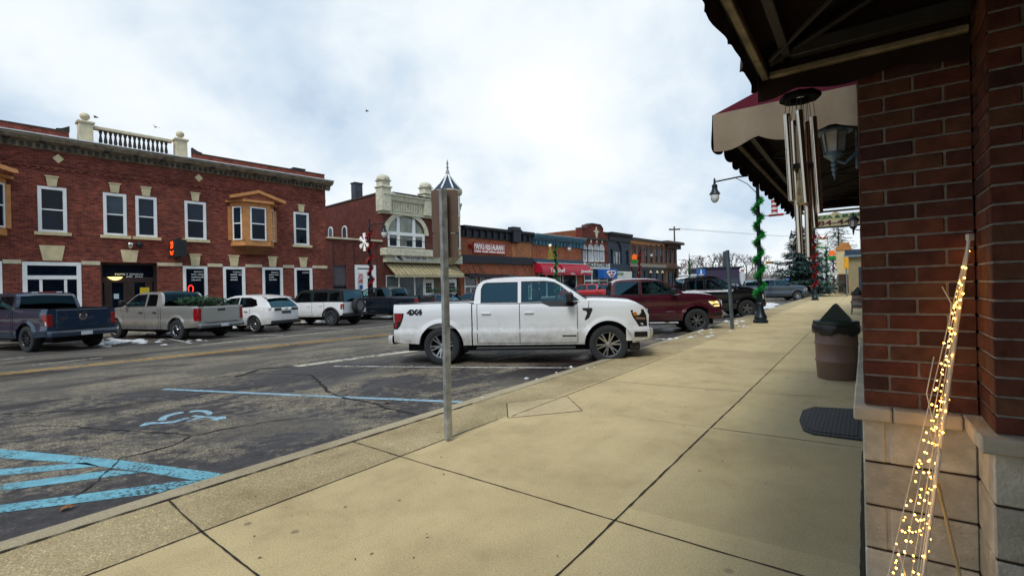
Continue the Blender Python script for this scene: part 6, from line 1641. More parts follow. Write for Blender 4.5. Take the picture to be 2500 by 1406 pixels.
# ---- the white pickup in front
def white_extra(s):
    for sg in (1, -1):
        for nm, mt, pts in (('window_notch', SMOKE, [(.42, 1.335), (.60, 1.262), (1.10, 1.255), (1.20, 1.32), (1.20, 1.36), (.42, 1.36)]), ('fender_vent', BLACK, [(1.30, 1.215), (1.50, 1.215), (1.52, 1.18), (1.44, 1.0), (1.37, .955), (1.345, .97), (1.40, 1.10), (1.385, 1.15), (1.31, 1.17)]), ('badge', BLACK, [(.86, .605), (1.16, .605), (1.16, .635), (.86, .635)])):
            b = MB(); s.poly(b, pts, .007, (sg,)); b.build(nm, mt, s.body)
    for sg, R in ((-1, Matrix.Rotation(pi/2, 3, 'X')),): text('4X4', .115, s.t, BLACK, (-2.62, -(s.y(-2.4, 1.19)+.004), 1.13), 'decal', width=.36, bold=.012)
    for sg in (1, -1): b = MB(); y0, y1 = sorted((sg*.62, sg*.90)); b.bbox(2.28, 2.52, y0, y1, .28, .47, .03); b.build('mud_flap', BLACK, s.t)
    b = MB()
    for sg in (1, -1): b.tube([(1.42, sg*.55, 1.40), (1.30, sg*.2, 1.445), (1.28, -sg*.3, 1.455)], .012, 5)
    b.build('wiper', BLACK, s.t)
    b = MB(); b.tube([(-.2, 0, 1.94), (-.38, 0, 1.985), (-.48, 0, 1.95)], [.03, .025, .01], 6); b.build('antenna', BLACK, s.house)
HL = [(2.32, 1.15), (2.60, 1.165), (2.665, 1.02), (2.68, .80), (2.50, .80), (2.44, .90), (2.36, 1.02)]
TL = [(-2.94, 1.17), (-2.70, 1.165), (-2.72, 1.07), (-2.80, .88), (-2.86, .81), (-2.93, .80)]
white = Car('pickup_truck', 'dirty white crew cab pickup in front, 4X4 lettering on its bed', truck(xr=-2.95, extra=white_extra, tonneau=False,
    lamps=[dict(n='headlight', m=SMOKE, p=HL, wrap=(2.72, .22), extra=[([(2.42, 1.00), (2.63, .985), (2.64, .945), (2.44, .95)], pm('dim lamp reflector', '#8a6f62', .2)), ([(2.36, 1.10), (2.44, 1.11), (2.47, 1.04), (2.40, 1.02)], AMBER)]),
           dict(n='taillight', m=SMOKE, p=TL, wrap=(-2.95, .10), extra=[([(-2.93, 1.16), (-2.735, 1.155), (-2.76, 1.01), (-2.90, .96), (-2.93, .96)], REDL), ([(-2.93, .95), (-2.87, .95), (-2.88, .85), (-2.93, .83)], REDL)])], rim=RIMS, rimf=.66), group='pickups nosed in to the near kerb')
pf, pr_ = at_z(1487, 888, ROADZ), at_z(1080, 890, ROADZ)
yaw_w = atan2(pf.y - pr_.y, pf.x - pr_.x)
put(white, 1487, 888, 'f', -1, yaw_w, (pf - pr_).length / 3.69)
# ---- maroon pickup behind it, headlight on
def ram_extra(s):
    for sg in (1, -1): b = MB(); s.poly(b, [(.78, .73), (1.10, .73), (1.10, .765), (.78, .765)], .008, (sg,)); b.build('badge', CHROME, s.body)
LIT = pm('lit headlight', '#ffe2a0', .3, emit='#ffc860', es=2.5)
ram = Car('pickup_truck', 'maroon crew cab pickup with a lit headlight, behind the white pickup', truck(paint=PMAR, wb=3.67, extra=ram_extra, belt=[(-3.0, 1.34), (-1.2, 1.36), (-1.12, 1.335), (.9, 1.325), (1.2, 1.33), (1.45, 1.38), (1.9, 1.36), (2.25, 1.31), (2.48, 1.22), (2.62, 1.08), (2.70, .95)], xf=2.70,
    lamps=[dict(n='headlight', m=CLEARL, p=[(2.20, 1.09), (2.54, 1.10), (2.62, 1.02), (2.62, .90), (2.40, .89), (2.30, .97)], wrap=(2.70, .2), extra=[([(2.24, 1.07), (2.52, 1.075), (2.58, 1.02), (2.34, .995)], LIT), ([(2.42, .94), (2.60, .93), (2.60, .905), (2.43, .905)], LIT)]), dict(n='taillight', m=REDL, p=[(-2.94, 1.2), (-2.80, 1.2), (-2.80, .8), (-2.94, .8)])],
    spokes=(6, 'y'), rim=RIMB, board=(-1.05, 1.2), boardm=CHROME), group='pickups nosed in to the near kerb')
put(ram, 1703, 812, 'f', -1, yaw_w + .03, 1.0)
# ---- black pickup with snow on it
def snow_extra(s):
    b = MB(); c = s.c
    b.grid([[(x, f*.80, z) for f in (-1, -.5, 0, .5, 1)] for x, z in ((-1.0, 1.90), (-.8, 1.985), (-.6, 2.0), (.2, 2.005), (.45, 1.98), (.75, 1.88))]); b.grid([[(x, f*s.y(x, s.zt(x))*.96, s.zt(x) + .075) for f in (-1, -.5, 0, .5, 1)] for x in (1.5, 1.8, 2.1, 2.35)])
    b.build('snow_cover', SNOWM, s.t, smooth=60)
    for sg in (1, -1): b = MB(); s.patch(b, -1.0, 1.2, lambda x: s.zt(x) - .09, lambda x: s.zt(x) - .01, .006, 8, 2, (sg,)); b.build('sill_snow', SNOWM, s.body, fix=False)
black = Car('pickup_truck', 'black crew cab pickup with snow on its roof and hood, beside the thin grey post', truck(paint=PBLK, extra=snow_extra, lamps=[dict(n='headlight', m=CLEARL, p=[(2.34, 1.1), (2.62, 1.08), (2.66, .86), (2.40, .88)], wrap=(2.72, .2)), dict(n='taillight', m=REDL, p=[(-2.94, 1.2), (-2.80, 1.2), (-2.80, .8), (-2.94, .8)])], rim=RIMB, spokes=(5, 'fat'), rimf=.55), group='pickups nosed in to the near kerb')
put(black, 1825, 775, 'f', -1, yaw_w + .06, 1.03)
grey = Car('pickup_truck', 'blue-grey crew cab pickup nosed in to the kerb by the dark spruce', truck(paint=PGRY, lamps=[dict(n='headlight', m=CLEARL, p=[(2.34, 1.1), (2.62, 1.08), (2.66, .86), (2.40, .88)], wrap=(2.72, .2)), dict(n='taillight', m=REDL, p=[(-2.94, 1.2), (-2.80, 1.2), (-2.80, .8), (-2.94, .8)])], rim=RIMS, spokes=(6, 'twin')), group='pickups nosed in to the near kerb')
put(grey, 1948, 733, 'f', -1, yaw_w + .05, 1.0)
# ---- far row, tails towards the road
YF = radians(159)
TLF = dict(n='taillight', m=REDL, p=[(-2.94, 1.19), (-2.74, 1.185), (-2.76, 1.05), (-2.86, .84), (-2.94, .82)], wrap=(-2.95, .13), extra=[([(-2.93, .97), (-2.87, .97), (-2.87, .86), (-2.93, .84)], CLEARL)])
def blue_extra(s):
    b = MB(); b.bbox(-1.03, -.98, -.25, .25, 1.90, 1.94, .01); l = b.build('brake_light', REDL, s.house)
    b = MB()
    for q in ((-.42, -.26), (.26, .42)): b.bbox(-1.03, -.98, q[0], q[1], 1.90, 1.938, .01)
    b.build('cargo_light', CLEARL, s.house)
    text('XLT', .08, s.t, CHROME, (-2.975, .62, 1.02), 'decal', rot=Matrix(((0, 0, -1), (-1, 0, 0), (0, 1, 0))), width=.2)
blue = Car('pickup_truck', 'dark blue crew cab pickup at the left edge, tail towards the road', truck(paint=PBLU, lamps=[TLF, dict(n='headlight', m=SMOKE, p=HL)], badge=True, rim=RIMD, spokes=(10, 'one'), extra=blue_extra), group='vehicles parked along the far kerb')
put(blue, 65, 860, 'r', 1, YF, 1.0)
EXT_HOUSE = [(-.92, 1.285), (-.90, 1.45), (-.84, 1.65), (-.76, 1.77), (-.62, 1.84), (-.3, 1.86), (.2, 1.86), (.5, 1.835), (.72, 1.77), (.88, 1.67), (1.15, 1.47), (1.42, 1.29)]
NEEDLE = pm('cut spruce needles', '#23502f', .8, var=.3, vs_=20, col2='#0f2a1c')
PSIL2 = paint('pewter lower cladding', '#55524d', .5, .3)
def silver_extra(s):
    rnd = random.Random(3)
    for k in range(3):
        b = MB(); y0 = -.45 + .42*k
        for i in range(420):
            f = rnd.random(); x = -2.85 + 1.75*f; r = .26*(1 - .55*f) * sqrt(rnd.random()); a = rnd.random()*2*pi
            p = Vector((x, y0 + r*cos(a), 1.32 + .07*k + r*sin(a)*.8)); d = Vector((rnd.uniform(.3, 1), cos(a)*.7 + rnd.uniform(-.4, .4), sin(a)*.7 + rnd.uniform(-.3, .4))).normalized(); L = rnd.uniform(.08, .2); u = d.cross(Vector((rnd.random(), rnd.random(), rnd.random()))).normalized()*.035
            b.add([p - u, p + u, p + d*L], [(0, 1, 2)])
        t = thing('cut_christmas_tree', ['bundled green spruce lying in the silver pickup bed, nearest the camera side', 'bundled green spruce in the middle of the silver pickup bed', 'bundled green spruce on the far side of the silver pickup bed'][2-k], 'tree', (0, 0, 0), 0)
        t['_p'] = 1; s.trees = getattr(s, 'trees', []) + [t]
        o = b.build('branches', NEEDLE, t, fix=False)
        b = MB(); b.tube([(-2.6, y0, 1.22 + .07*k), (-1.2, y0, 1.24 + .07*k)], [.05, .02], 6); b.build('trunk', pm('bark', '#3e2f24', .9), t)
    for sg in (1, -1):
        for xa, xb_ in ((-.85, 1.3), (-2.85, -2.4)): b = MB(); s.patch(b, xa, xb_, .60, .70, .008, 8, 2, (sg,)); b.build('side_moulding', pm('grey moulding', '#a09a8c', .5, .3), s.body, fix=False)
silver = Car('pickup_truck', 'pewter extended cab pickup with cut christmas trees in its bed', truck(paint=PSIL, wb=3.64, cab0=-.93, xr=-2.98, xf=2.45, house=EXT_HOUSE, gz=1.275, r1=11, ws=(8, 11), rw=(0, 4),
    belt=[(-3.0, 1.27), (-1.0, 1.29), (-.92, 1.28), (.9, 1.265), (1.2, 1.27), (1.42, 1.29), (1.9, 1.24), (2.25, 1.18), (2.40, 1.08), (2.45, .98)], bot=[(-3.0, .50), (-2.4, .46), (-1.2, .40), (1.3, .40), (2.45, .48)],
    wins=[dict(p=[(-.62, 1.32), (-.06, 1.32), (-.06, 1.76), (-.48, 1.76), (-.58, 1.72)]), dict(p=[(.06, 1.32), (1.18, 1.32), (1.20, 1.37), (.80, 1.66), (.62, 1.755), (.06, 1.765)], clear=True)],
    doors=[(-.82, .0), (.0, 1.28)], hz=1.06, handle=BLACK, rim=CHROME, spokes=(5, 'fat'), rimf=.58, wr=.39, ra=.47, tg=(.66, 1.24), rb=(.44, .62), bumper=pm('grey chrome bumper', '#7f8386', .3, .8), railcap=False, seats=(.3,), board=None,
    lamps=[dict(n='taillight', m=REDL, p=[(-2.975, 1.20), (-2.80, 1.20), (-2.77, 1.05), (-2.80, .74), (-2.975, .72)], wrap=(-2.98, .12), extra=[([(-2.96, .98), (-2.83, .98), (-2.84, .86), (-2.96, .86)], CLEARL)]), dict(n='headlight', m=CLEARL, p=[(2.1, 1.08), (2.38, 1.05), (2.40, .86), (2.1, .88)])], extra=silver_extra), group='vehicles parked along the far kerb')
put(silver, 432, 830, 'r', 1, YF, 1.0)
for t in silver.trees: t.location = silver.t.location; t.rotation_euler = silver.t.rotation_euler; del t['_p']
SUVS = [(.20, .95), (.45, .975), (.7, 1.0), (.95, .995), (1.1, .97), (1.3, .94)]
def suv_tail(s):
    c = s.c; xr = c['xr']
    b = MB(); b.box(xr-.012, xr+.02, -.26, .26, .80, .93); b.build('licence_plate', pm('dark plate', '#40474d', .5), s.body)
    b = MB(); b.lathe([(0, -.02), (.06, -.02), (.075, .0)], (xr, 0, 1.02), 12, 'x'); b.build('badge', CHROME, s.body)
    b = MB(); b.bbox(xr-.05, xr+.10, -.80, .80, .36, .52, .03); b.build('rear_valance', BLACK, s.body)
    b = MB(); b.grid([[(x, f*(s.gy(z)-.02), z + .03*(1-f*f)) for f in (-1, -.5, 0, .5, 1)] for x, z in ((-1.55, 1.60), (-1.85, 1.53), (-1.98, 1.475))]); b.build('spoiler', s.paint, s.house)
buick = Car('suv', 'small white crossover with a sloping rear window, parked beside the pewter pickup', dict(cat='suv', wb=2.78, xf=2.22, xr=-2.32, w=.93, wr=.36, ra=.42, track=1.82, paint=PWH2, tw=.23, rimf=.74, sec=SUVS, nose=.8, taper=.22, rtaper=.26,
    belt=[(-2.34, .98), (-2.28, 1.06), (-2.0, 1.125), (-1.2, 1.10), (0, 1.04), (.9, 1.02), (1.3, 1.03), (1.8, .95), (2.1, .83), (2.22, .70)], bot=[(-2.34, .40), (-1.8, .34), (1.8, .30), (2.22, .34)], hood=[(-2.3, .0), (.9, .0), (1.3, .05), (2.0, .06), (2.22, 0)],
    gw=.865, gz=1.06, tum=.34, house=[(-2.24, 1.07), (-2.04, 1.27), (-1.84, 1.43), (-1.62, 1.55), (-1.2, 1.615), (-.5, 1.64), (.0, 1.62), (.35, 1.54), (.75, 1.36), (1.28, 1.04)], r0=0, r1=9, ws=(6, 9), rw=(0, 2), crown=.05,
    wins=[dict(p=[(-1.50, 1.20), (-1.25, 1.14), (-.42, 1.10), (-.42, 1.53), (-1.0, 1.52), (-1.35, 1.42)]), dict(p=[(-.34, 1.10), (.98, 1.09), (.60, 1.34), (.22, 1.50), (-.34, 1.53)])],
    lamps=[dict(n='taillight', m=SMOKE, p=[(-2.27, 1.02), (-1.85, 1.06), (-1.9, 1.0), (-2.2, .94), (-2.29, .95)], wrap=(-2.32, .38), extra=[([(-2.2, 1.0), (-1.95, 1.03), (-2.0, 1.0), (-2.2, .965)], REDL)]), dict(n='headlight', m=CLEARL, p=[(1.6, .88), (2.0, .84), (2.1, .74), (1.7, .78)])],
    doors=[(-1.15, -.38), (-.38, .82)], dz=.36, hz=.92, mirror=(.86, 1.06), mirrorm=PWH2, spokes=(10, 'one'), rim=RIMS, handle=CHROME, extra=suv_tail, front=dict(gw=.5, gz=(.5, .75), bz=(.34, .5))), group='vehicles parked along the far kerb')
put(buick, 622, 812, 'r', 1, YF, 1.0)
def spare(s):
    xr = s.c['xr']; b = MB(); b.lathe([(.25, -.32), (.37, -.33), (.40, -.28), (.40, -.12), (.37, -.07), (.25, -.07)], (xr, -.06, 1.0), 30, 'x', cap=False); w_ = b.build('spare_wheel', RUBBER, s.t, smooth=35)
    b = MB(); b.lathe([(0, -.30), (.10, -.30), (.20, -.26), (.24, -.30), (.25, -.32)], (xr, -.06, 1.0), 20, 'x'); b.build('rim', RIMB, w_, smooth=35)
    b = MB(); b.bbox(xr-.14, xr+.08, -.9, .9, .46, .64, .03); b.build('rear_bumper', BLACK, s.t)
    for a in s.ax:                                               # black arch flares
        b = MB()
        for sg in (1, -1): b.grid([[(a + r*cos(pi*i/20), sg*(s.y(a + r*cos(pi*i/20), .4 + r*sin(pi*i/20)) + o), .4 + r*sin(pi*i/20)) for r, o in ((.485, .03), (.50, .05), (.56, .03), (.565, .0))] for i in range(0, 21)])
        b.build('arch_flare', BLACK, s.body, smooth=50)
BXS = [(.2, .95), (.5, .98), (.8, 1.0), (1.1, .985), (1.3, .96)]
SOFT = pm('black soft top', '#0e1013', .9, var=.1, bump=.3, bs=50)
bronco = Car('suv', 'boxy white off-roader with black soft top and spare wheel on its tail', dict(cat='suv', wb=2.95, xf=2.22, xr=-2.20, w=.94, wr=.405, ra=.48, track=1.90, paint=PWH2, tw=.26, rimf=.58, sec=BXS, flare=.0, nose=.3, taper=.10,
    belt=[(-2.2, 1.19), (-1.0, 1.20), (.9, 1.19), (1.05, 1.20), (1.9, 1.17), (2.12, 1.12), (2.22, 1.0)], bot=[(-2.2, .55), (-1.5, .48), (1.5, .46), (2.22, .52)], hood=[(-2.2, .0), (.9, .0), (1.1, .03), (2.1, .03), (2.22, .0)],
    gw=.88, gz=1.195, tum=.14, roofpaint=SOFT, house=[(-2.17, 1.20), (-2.13, 1.55), (-2.08, 1.74), (-1.95, 1.80), (-1.2, 1.835), (-.2, 1.84), (.35, 1.82), (.58, 1.76), (.75, 1.60), (1.08, 1.20)], r0=0, r1=9, ws=(7, 9), rw=(0, 2), crown=.03,
    wins=[dict(p=[(-2.0, 1.26), (-1.35, 1.26), (-1.35, 1.68), (-1.96, 1.68)], clear=True), dict(p=[(-1.22, 1.24), (-.36, 1.24), (-.36, 1.70), (-1.22, 1.70)]), dict(p=[(-.22, 1.24), (.86, 1.24), (.62, 1.55), (.52, 1.68), (.40, 1.70), (-.22, 1.70)])],
    lamps=[dict(n='taillight', m=REDL, p=[(-2.185, 1.1), (-2.08, 1.1), (-2.08, .84), (-2.185, .84)], wrap=(-2.2, .10)), dict(n='headlight', m=CLEARL, p=[(2.0, 1.0), (2.15, 1.0), (2.15, .8), (2.0, .8)])], doors=[(-1.05, -.28), (-.28, .80)], dz=.52, hz=1.02, mirror=(.80, 1.22), spokes=(6, 'fat'), rim=RIMB, ub=1.05, extra=spare, front=dict(gw=.7, gz=(.75, 1.0), bz=(.5, .68), bm=BLACK)), group='vehicles parked along the far kerb')
put(bronco, 808, 796, 'r', 1, YF, 1.0)
# cars farther along the far kerb, spaced like the first four
def far_slot(s2, n2=23.4): return w2(s2, n2, ROADZ)
def put_far(car, s2, n2, yaw=YF):
    p = w2(s2, n2, ROADZ + .002); off = Matrix.Rotation(yaw, 3, 'Z') @ Vector((car.ax[1], car.c['track']/2, 0)); car.place(p - off, yaw)
tealp = Car('pickup_truck', 'black crew cab pickup with teal-tinted windows, beside the boxy white off-roader', truck(paint=paint('blue-black car paint', '#0f1c2a', .22, .3), lamps=[TLF], rim=RIMD, spokes=(6, 'twin'), railcap=True), group='vehicles parked along the far kerb')
put_far(tealp, 17.0, 23.3)
sedan_cfg = dict(cat='car', wb=2.75, xf=2.2, xr=-2.35, w=.90, wr=.33, ra=.385, track=1.76, paint=paint('plum car paint', '#3a2a38', .28, .3), tw=.21, rimf=.7, sec=SUVS, nose=.8, taper=.22, rtaper=.14,
    belt=[(-2.35, .85), (-2.2, .98), (-1.2, 1.0), (0, .96), (.9, .94), (1.8, .86), (2.1, .74), (2.2, .64)], bot=[(-2.35, .36), (-1.8, .26), (1.8, .24), (2.2, .3)], hood=[(-2.3, .03), (-1.4, .03), (-1.2, .0), (.9, .0), (1.3, .05), (2.0, .05), (2.2, 0)],
    gw=.82, gz=.97, tum=.40, house=[(-1.75, 1.0), (-1.2, 1.30), (-.9, 1.39), (-.4, 1.43), (.0, 1.42), (.3, 1.36), (.7, 1.18), (1.2, .95)], r0=0, r1=7, ws=(5, 7), rw=(0, 1), crown=.04,
    wins=[dict(p=[(-1.25, 1.05), (-.36, 1.02), (-.36, 1.34), (-.9, 1.30)]), dict(p=[(-.28, 1.02), (.85, 1.0), (.5, 1.2), (.2, 1.33), (-.28, 1.35)])],
    lamps=[dict(n='taillight', m=REDL, p=[(-2.3, .95), (-2.0, .97), (-2.05, .82), (-2.3, .8)], wrap=(-2.35, .3)), dict(n='headlight', m=CLEARL, p=[(1.6, .8), (2.0, .76), (2.08, .66), (1.7, .68)])], doors=[(-1.15, -.32), (-.32, .82)], dz=.3, hz=.86, mirror=(.80, .96), spokes=(10, 'one'), rim=RIMB)
def tree_on_top(s):
    rnd = random.Random(9); b = MB()
    for i in range(520):
        f = rnd.random(); x = -1.6 + 2.2*f; r = .34*(1 - .6*f)*sqrt(rnd.random()); a = rnd.random()*2*pi
        p = Vector((x, r*cos(a), 1.62 + r*sin(a)*.6)); d = Vector((rnd.uniform(.2, .9), cos(a)*.8, sin(a)*.7 + .1)).normalized(); u = d.cross(Vector((rnd.random(), rnd.random(), rnd.random()))).normalized()*.022
        b.add([p-u, p+u, p + d*rnd.uniform(.1, .24)], [(0, 1, 2)])
    s.tree = thing('cut_christmas_tree', 'cut green tree tied onto the roof of a parked grey car', 'tree', (0, 0, 0), 0); b.build('branches', NEEDLE, s.tree, fix=False)
    b = MB(); b.tube([(-1.75, 0, 1.62), (.4, 0, 1.6)], [.05, .02], 6); b.build('trunk', MATS['bark'], s.tree)
s1_ = dict(sedan_cfg); s1_['paint'] = PGRY; s1_['extra'] = tree_on_top
sed1 = Car('car', 'grey car with a cut christmas tree tied on its roof', s1_, group='vehicles parked along the far kerb'); put_far(sed1, 20.9, 23.6); sed1.tree.location = sed1.t.location; sed1.tree.rotation_euler = sed1.t.rotation_euler
sed2 = Car('car', 'plum dark car parked just right of the perforated sign post', sedan_cfg, group='vehicles parked along the far kerb'); put_far(sed2, 24.4, 23.8)
red = Car('pickup_truck', 'bright red pickup across the road, seen above the white pickup hood', truck(paint=PRED, lamps=[TLF], rim=RIMS, rearglass=GTINT), group='vehicles parked along the far kerb')
q = at_t(1468, 705, 46.5); put_far(red, q.dot(S2) - .6, 23.4)
r2 = dup(red.t, label='red pickup cab peeking out farther along beyond the bright red pickup'); r2.location = red.t.location + S2 * 3.9
# ================================================================== street lamps with holiday garlands
POSTM = pm('dark green-black cast post', '#14222c', .4, .4, var=.15)
LGLASS = pm('milky lamp glass', '#d9dcda', .15, coat=.5, var=.08)
GREENT = pm('green tinsel', '#16a83a', .35, .2, var=.5, vs_=30, col2='#075522'); REDT = pm('red tinsel', '#c01a1e', .35, .3, var=.5, vs_=30, col2='#5a0810')
REDP = pm('candy red', '#b81420', .4); 
def street_lamp(fr, s, n, arm, color, deco, label, dlabel, z0=0.0, gz=(.9, 5.4), fade=1.0):
    S_, N_, rz = (S1, N1, RZ1) if fr == 1 else (S2, N2, RZ2)
    t = thing('street_lamp', label, 'street lamp', (s, n, z0), rz, 'decorated street lamps'); c = (s, n, z0)
    b = MB(); b.lathe([(.27, 0), (.27, .10), (.22, .14), (.24, .22), (.20, .30), (.15, .42), (.115, .62), (.10, .70), (.115, .74), (.085, .80)], c, 12); b.build('base', POSTM, t, smooth=30)
    b = MB(); b.lathe([(.078, .78), (.075, 2.4), (.062, 5.6), (.075, 5.64), (.05, 5.7), (.045, 6.1), (.06, 6.14), (.0, 6.22)], c, 10); b.build('post', POSTM, t, smooth=30)
    d = Vector((0, arm, 0)); b = MB(); a = Vector((s, n, z0 + 5.75))
    b.tube([a, a + d*.6 + Vector((0, 0, .03)), a + d*1.3 + Vector((0, 0, -.02)), a + d*1.62 + Vector((0, 0, -.04))], .032, 8)
    b.tube([a - Vector((0, 0, .75)), a + d*.35 - Vector((0, 0, .30)), a + d*.75 - Vector((0, 0, .02))], .016, 6)
    e = a + d*1.58; b.lathe([(.03, .0), (.05, .04), (.02, .10), (.0, .14)], e, 8); b.build('arm', POSTM, t, smooth=40)
    b = MB(); L = e
    b.lathe([(.03, -.02), (.05, -.06), (.04, -.12), (.10, -.16), (.115, -.22), (.10, -.28), (.13, -.40), (.21, -.52), (.215, -.55), (.16, -.555)], L, 14); b.build('lamp_head', POSTM, t, smooth=40)
    b = MB(); b.lathe([(.165, -.553), (.175, -.62), (.16, -.74), (.11, -.84), (.05, -.89), (.0, -.90)], L, 14); b.build('globe', LGLASS, t, smooth=60)
    # tinsel garland wound round the post
    rnd = random.Random(int(s*10)); b = MB(); K = int(1900*fade); turns = 6.0
    for i in range(K):
        f = i/K; z = z0 + gz[0] + (gz[1]-gz[0])*f; ang = turns*2*pi*f; rr = .13 + .03*sin(f*23)
        p = Vector((s + rr*cos(ang), n + rr*sin(ang), z))
        for _ in range(2):
            dd = Vector((rnd.gauss(0, 1), rnd.gauss(0, 1), rnd.gauss(0, 1))).normalized(); u = dd.orthogonal().normalized()*rnd.uniform(.016, .03)/max(.5, fade)
            b.add([p - u, p + u, p + dd*rnd.uniform(.08, .20)], [(0, 1, 2)])
    g = tag(b.build('garland', color, None, fix=False, rz=rz, org=(s, n, z0)), ('green' if color is GREENT else 'red') + ' tinsel garland wound round the ' + dlabel[1], 'garland', 'tinsel garlands on the lamps')
    # decoration bracketed on the side away from the arm
    o = -arm; b = MB(); zc = z0 + 4.75; ctr = Vector((s, n + o*.62, zc))
    b.tube([(s, n, zc-.62), (s, n + o*1.15, zc-.62)], .018, 6); b.build('bracket', POSTM, t)
    if deco is None: return t
    dt = thing('holiday_decoration', dlabel[0], 'decoration', tuple(ctr), rz, 'holiday decorations on the lamps')
    P = lambda y, z, x=0.0: Vector((s + x, ctr.y + o*y, zc + z))
    if deco == 'snowflake':
        b = MB(); WS = pm('white snowflake', '#e6eaec', .5, emit='#fff3e0', es=.15)
        for k in range(6):
            a = k*pi/3 + pi/6; e = P(.58*cos(a), .58*sin(a)); b.tube([P(0, 0), e], .045, 5)
            for q in (.28, .42):
                for w_ in (-.7, .7): m = P(q*cos(a), q*sin(a)); b.tube([m, P(q*cos(a) + .18*cos(a+w_), q*sin(a) + .18*sin(a+w_))], .04, 5)
        b.ball(P(0, 0), .12, 8); b.build('snowflake', WS, dt)
    elif deco == 'cane':
        pts = [(-.05, -.60 + i*.09) for i in range(11)] + [(-.05 + .22 - .22*cos(a*pi/8), .33 + .22*sin(a*pi/8)) for a in range(1, 9)]
        for i in range(len(pts)-1):
            b = MB(); b.tube([P(*pts[i]), P(*pts[i+1])], .11, 8); b.build('stripe', REDP if i % 2 else WHITE, dt, smooth=50)
        b = MB(); b.tube([P(-.25, -.62), P(.25, -.62)], .05, 6); b.build('bow', REDT, dt)
    elif deco == 'tree':
        b = MB(); GR = pm('lit wire tree', '#4d5a26', .5, emit='#c8b040', es=.15)
        for w_, z in ((.40, -.55), (.33, -.2), (.25, .12)): b.extr([P(-w_, z, -.03), P(w_, z, -.03), P(.0, z+.55, -.03)], (.06, 0, 0))
        b.build('tree', GR, dt); b = MB(); b.ball(P(0, .78), .15, 8); b.build('star', pm('pale star', '#efe6c8', .5, emit='#fff0c0', es=.3), dt)
    elif deco == 'lantern':
        b = MB(); OR = pm('orange ornament', '#d9661a', .5, emit='#ff6a10', es=.2); b.extr([P(-.30, -.1, -.05), P(.30, -.05, -.05), P(.36, .35, -.05), P(.05, .62, -.05), P(-.34, .42, -.05)], (.10, 0, 0)); b.build('bell', OR, dt)
        b = MB(); b.extr([P(-.42, -.55, -.05), P(.42, -.5, -.05), P(.34, -.12, -.05), P(-.32, -.12, -.05)], (.10, 0, 0)); b.build('holly', GREENT, dt)
    elif deco == 'gift':
        b = MB(); b.tube([P(-.35, -.5), P(.35, -.5), P(.35, .2), P(-.35, .2), P(-.35, -.5)], .05, 5); b.build('frame', GREENT, dt)
        b = MB(); b.tube([P(0, .22), P(-.3, .5), P(-.35, .3), P(0, .22), P(.3, .5), P(.35, .3), P(0, .22)], .06, 5); b.build('bow', REDT, dt)
        for z in (-.3, -.05): b = MB(); b.tube([P(-.34, z), P(.34, z)], .04, 5); b.build('ribbon', WHITE, dt)
    return t
L1 = walk(1857, 788)
street_lamp(1, L1[0], L1[1], 1, GREENT, 'cane', 'nearest dark street lamp, wound in green garland at the kerb', ('red and white candy cane ornament beside the nearest lamp', 'nearest lamp post'), gz=(.95, 4.9))
for px, py, col, dc, la, dl in ((1990, 733, REDT, 'gift', 'dark street lamp with red garland in front of the spruce', ('green gift ornament with red bow seen past the wind chime', 'lamp post before the spruce')),
                        (2019, 716, GREENT, 'lantern', 'slim street lamp with green garland just right of the spruce', ('orange and green ornament on the lamp right of the spruce', 'lamp post right of the spruce')),
                        (2036, 707, REDT, None, 'farthest near-side street lamp, wound in red, by the cream building', (None, 'farthest lamp post by the cream building'))):
    q = walk(px, py); street_lamp(1, q[0], q[1], 1, col, dc, la, dl, fade=.6)
for px, col, dc, la, dl in ((905, REDT, 'snowflake', 'dark street lamp with a white snowflake before the annex across the road', ('white snowflake ornament on the lamp before the annex', 'lamp post with the snowflake')),
                        (1358, GREENT, 'tree', 'street lamp with green garland in front of the red awnings', ('lit christmas tree ornament in front of the orange brick shop', 'lamp post before the red awnings')),
                        (1562, REDT, 'lantern', 'street lamp with red garland before the tan-topped brown building', ('orange bell ornament before the tan-topped brown building', 'lamp post before the tan-topped building')),
                        (1684, GREENT, 'cane', 'distant street lamp with green garland past the end of the shop row', ('distant red and white cane past the end of the shop row', 'lamp post past the end of the row'))):
    q = fz(px, 690, 27.3 if px < 1600 else 29); street_lamp(2, q[0], 27.3 if px < 1600 else 29, -1, col, dc, la, dl, fade=.6)
# small parking signs before the annex
q = fz(880, 690, 27.9); t = thing('parking_sign', 'thin post with a pink and a blue parking sign before the annex', 'sign', (q[0], 27.9, 0), RZ2)
b = MB(); b.tube([(q[0], 27.9, 0), (q[0], 27.9, 2.75)], .03, 6); b.build('post', STEEL, t)
b = MB(); b.bbox(q[0]-.17, q[0]+.17, 27.85, 27.87, 2.15, 2.75, .006); pk = b.build('sign_panel', pm('white sign face', '#d9c8c8', .5), t)
b = MB(); b.tube([(q[0] + .13*cos(a*pi/8), 27.845, 2.52 + .13*sin(a*pi/8)) for a in range(17)], .018, 4); b.box(q[0]-.13, q[0]+.13, 27.842, 27.849, 2.2, 2.3); b.build('red_mark', pm('sign red', '#b32430', .5), pk)
b = MB(); b.bbox(q[0]-.17, q[0]+.17, 27.85, 27.87, 1.5, 2.1, .006); pk = b.build('sign_panel', WHITE, t)
b = MB(); b.box(q[0]-.12, q[0]+.12, 27.842, 27.849, 1.72, 2.0); b.build('blue_mark', pm('sign blue', '#1f5fa8', .5), pk)

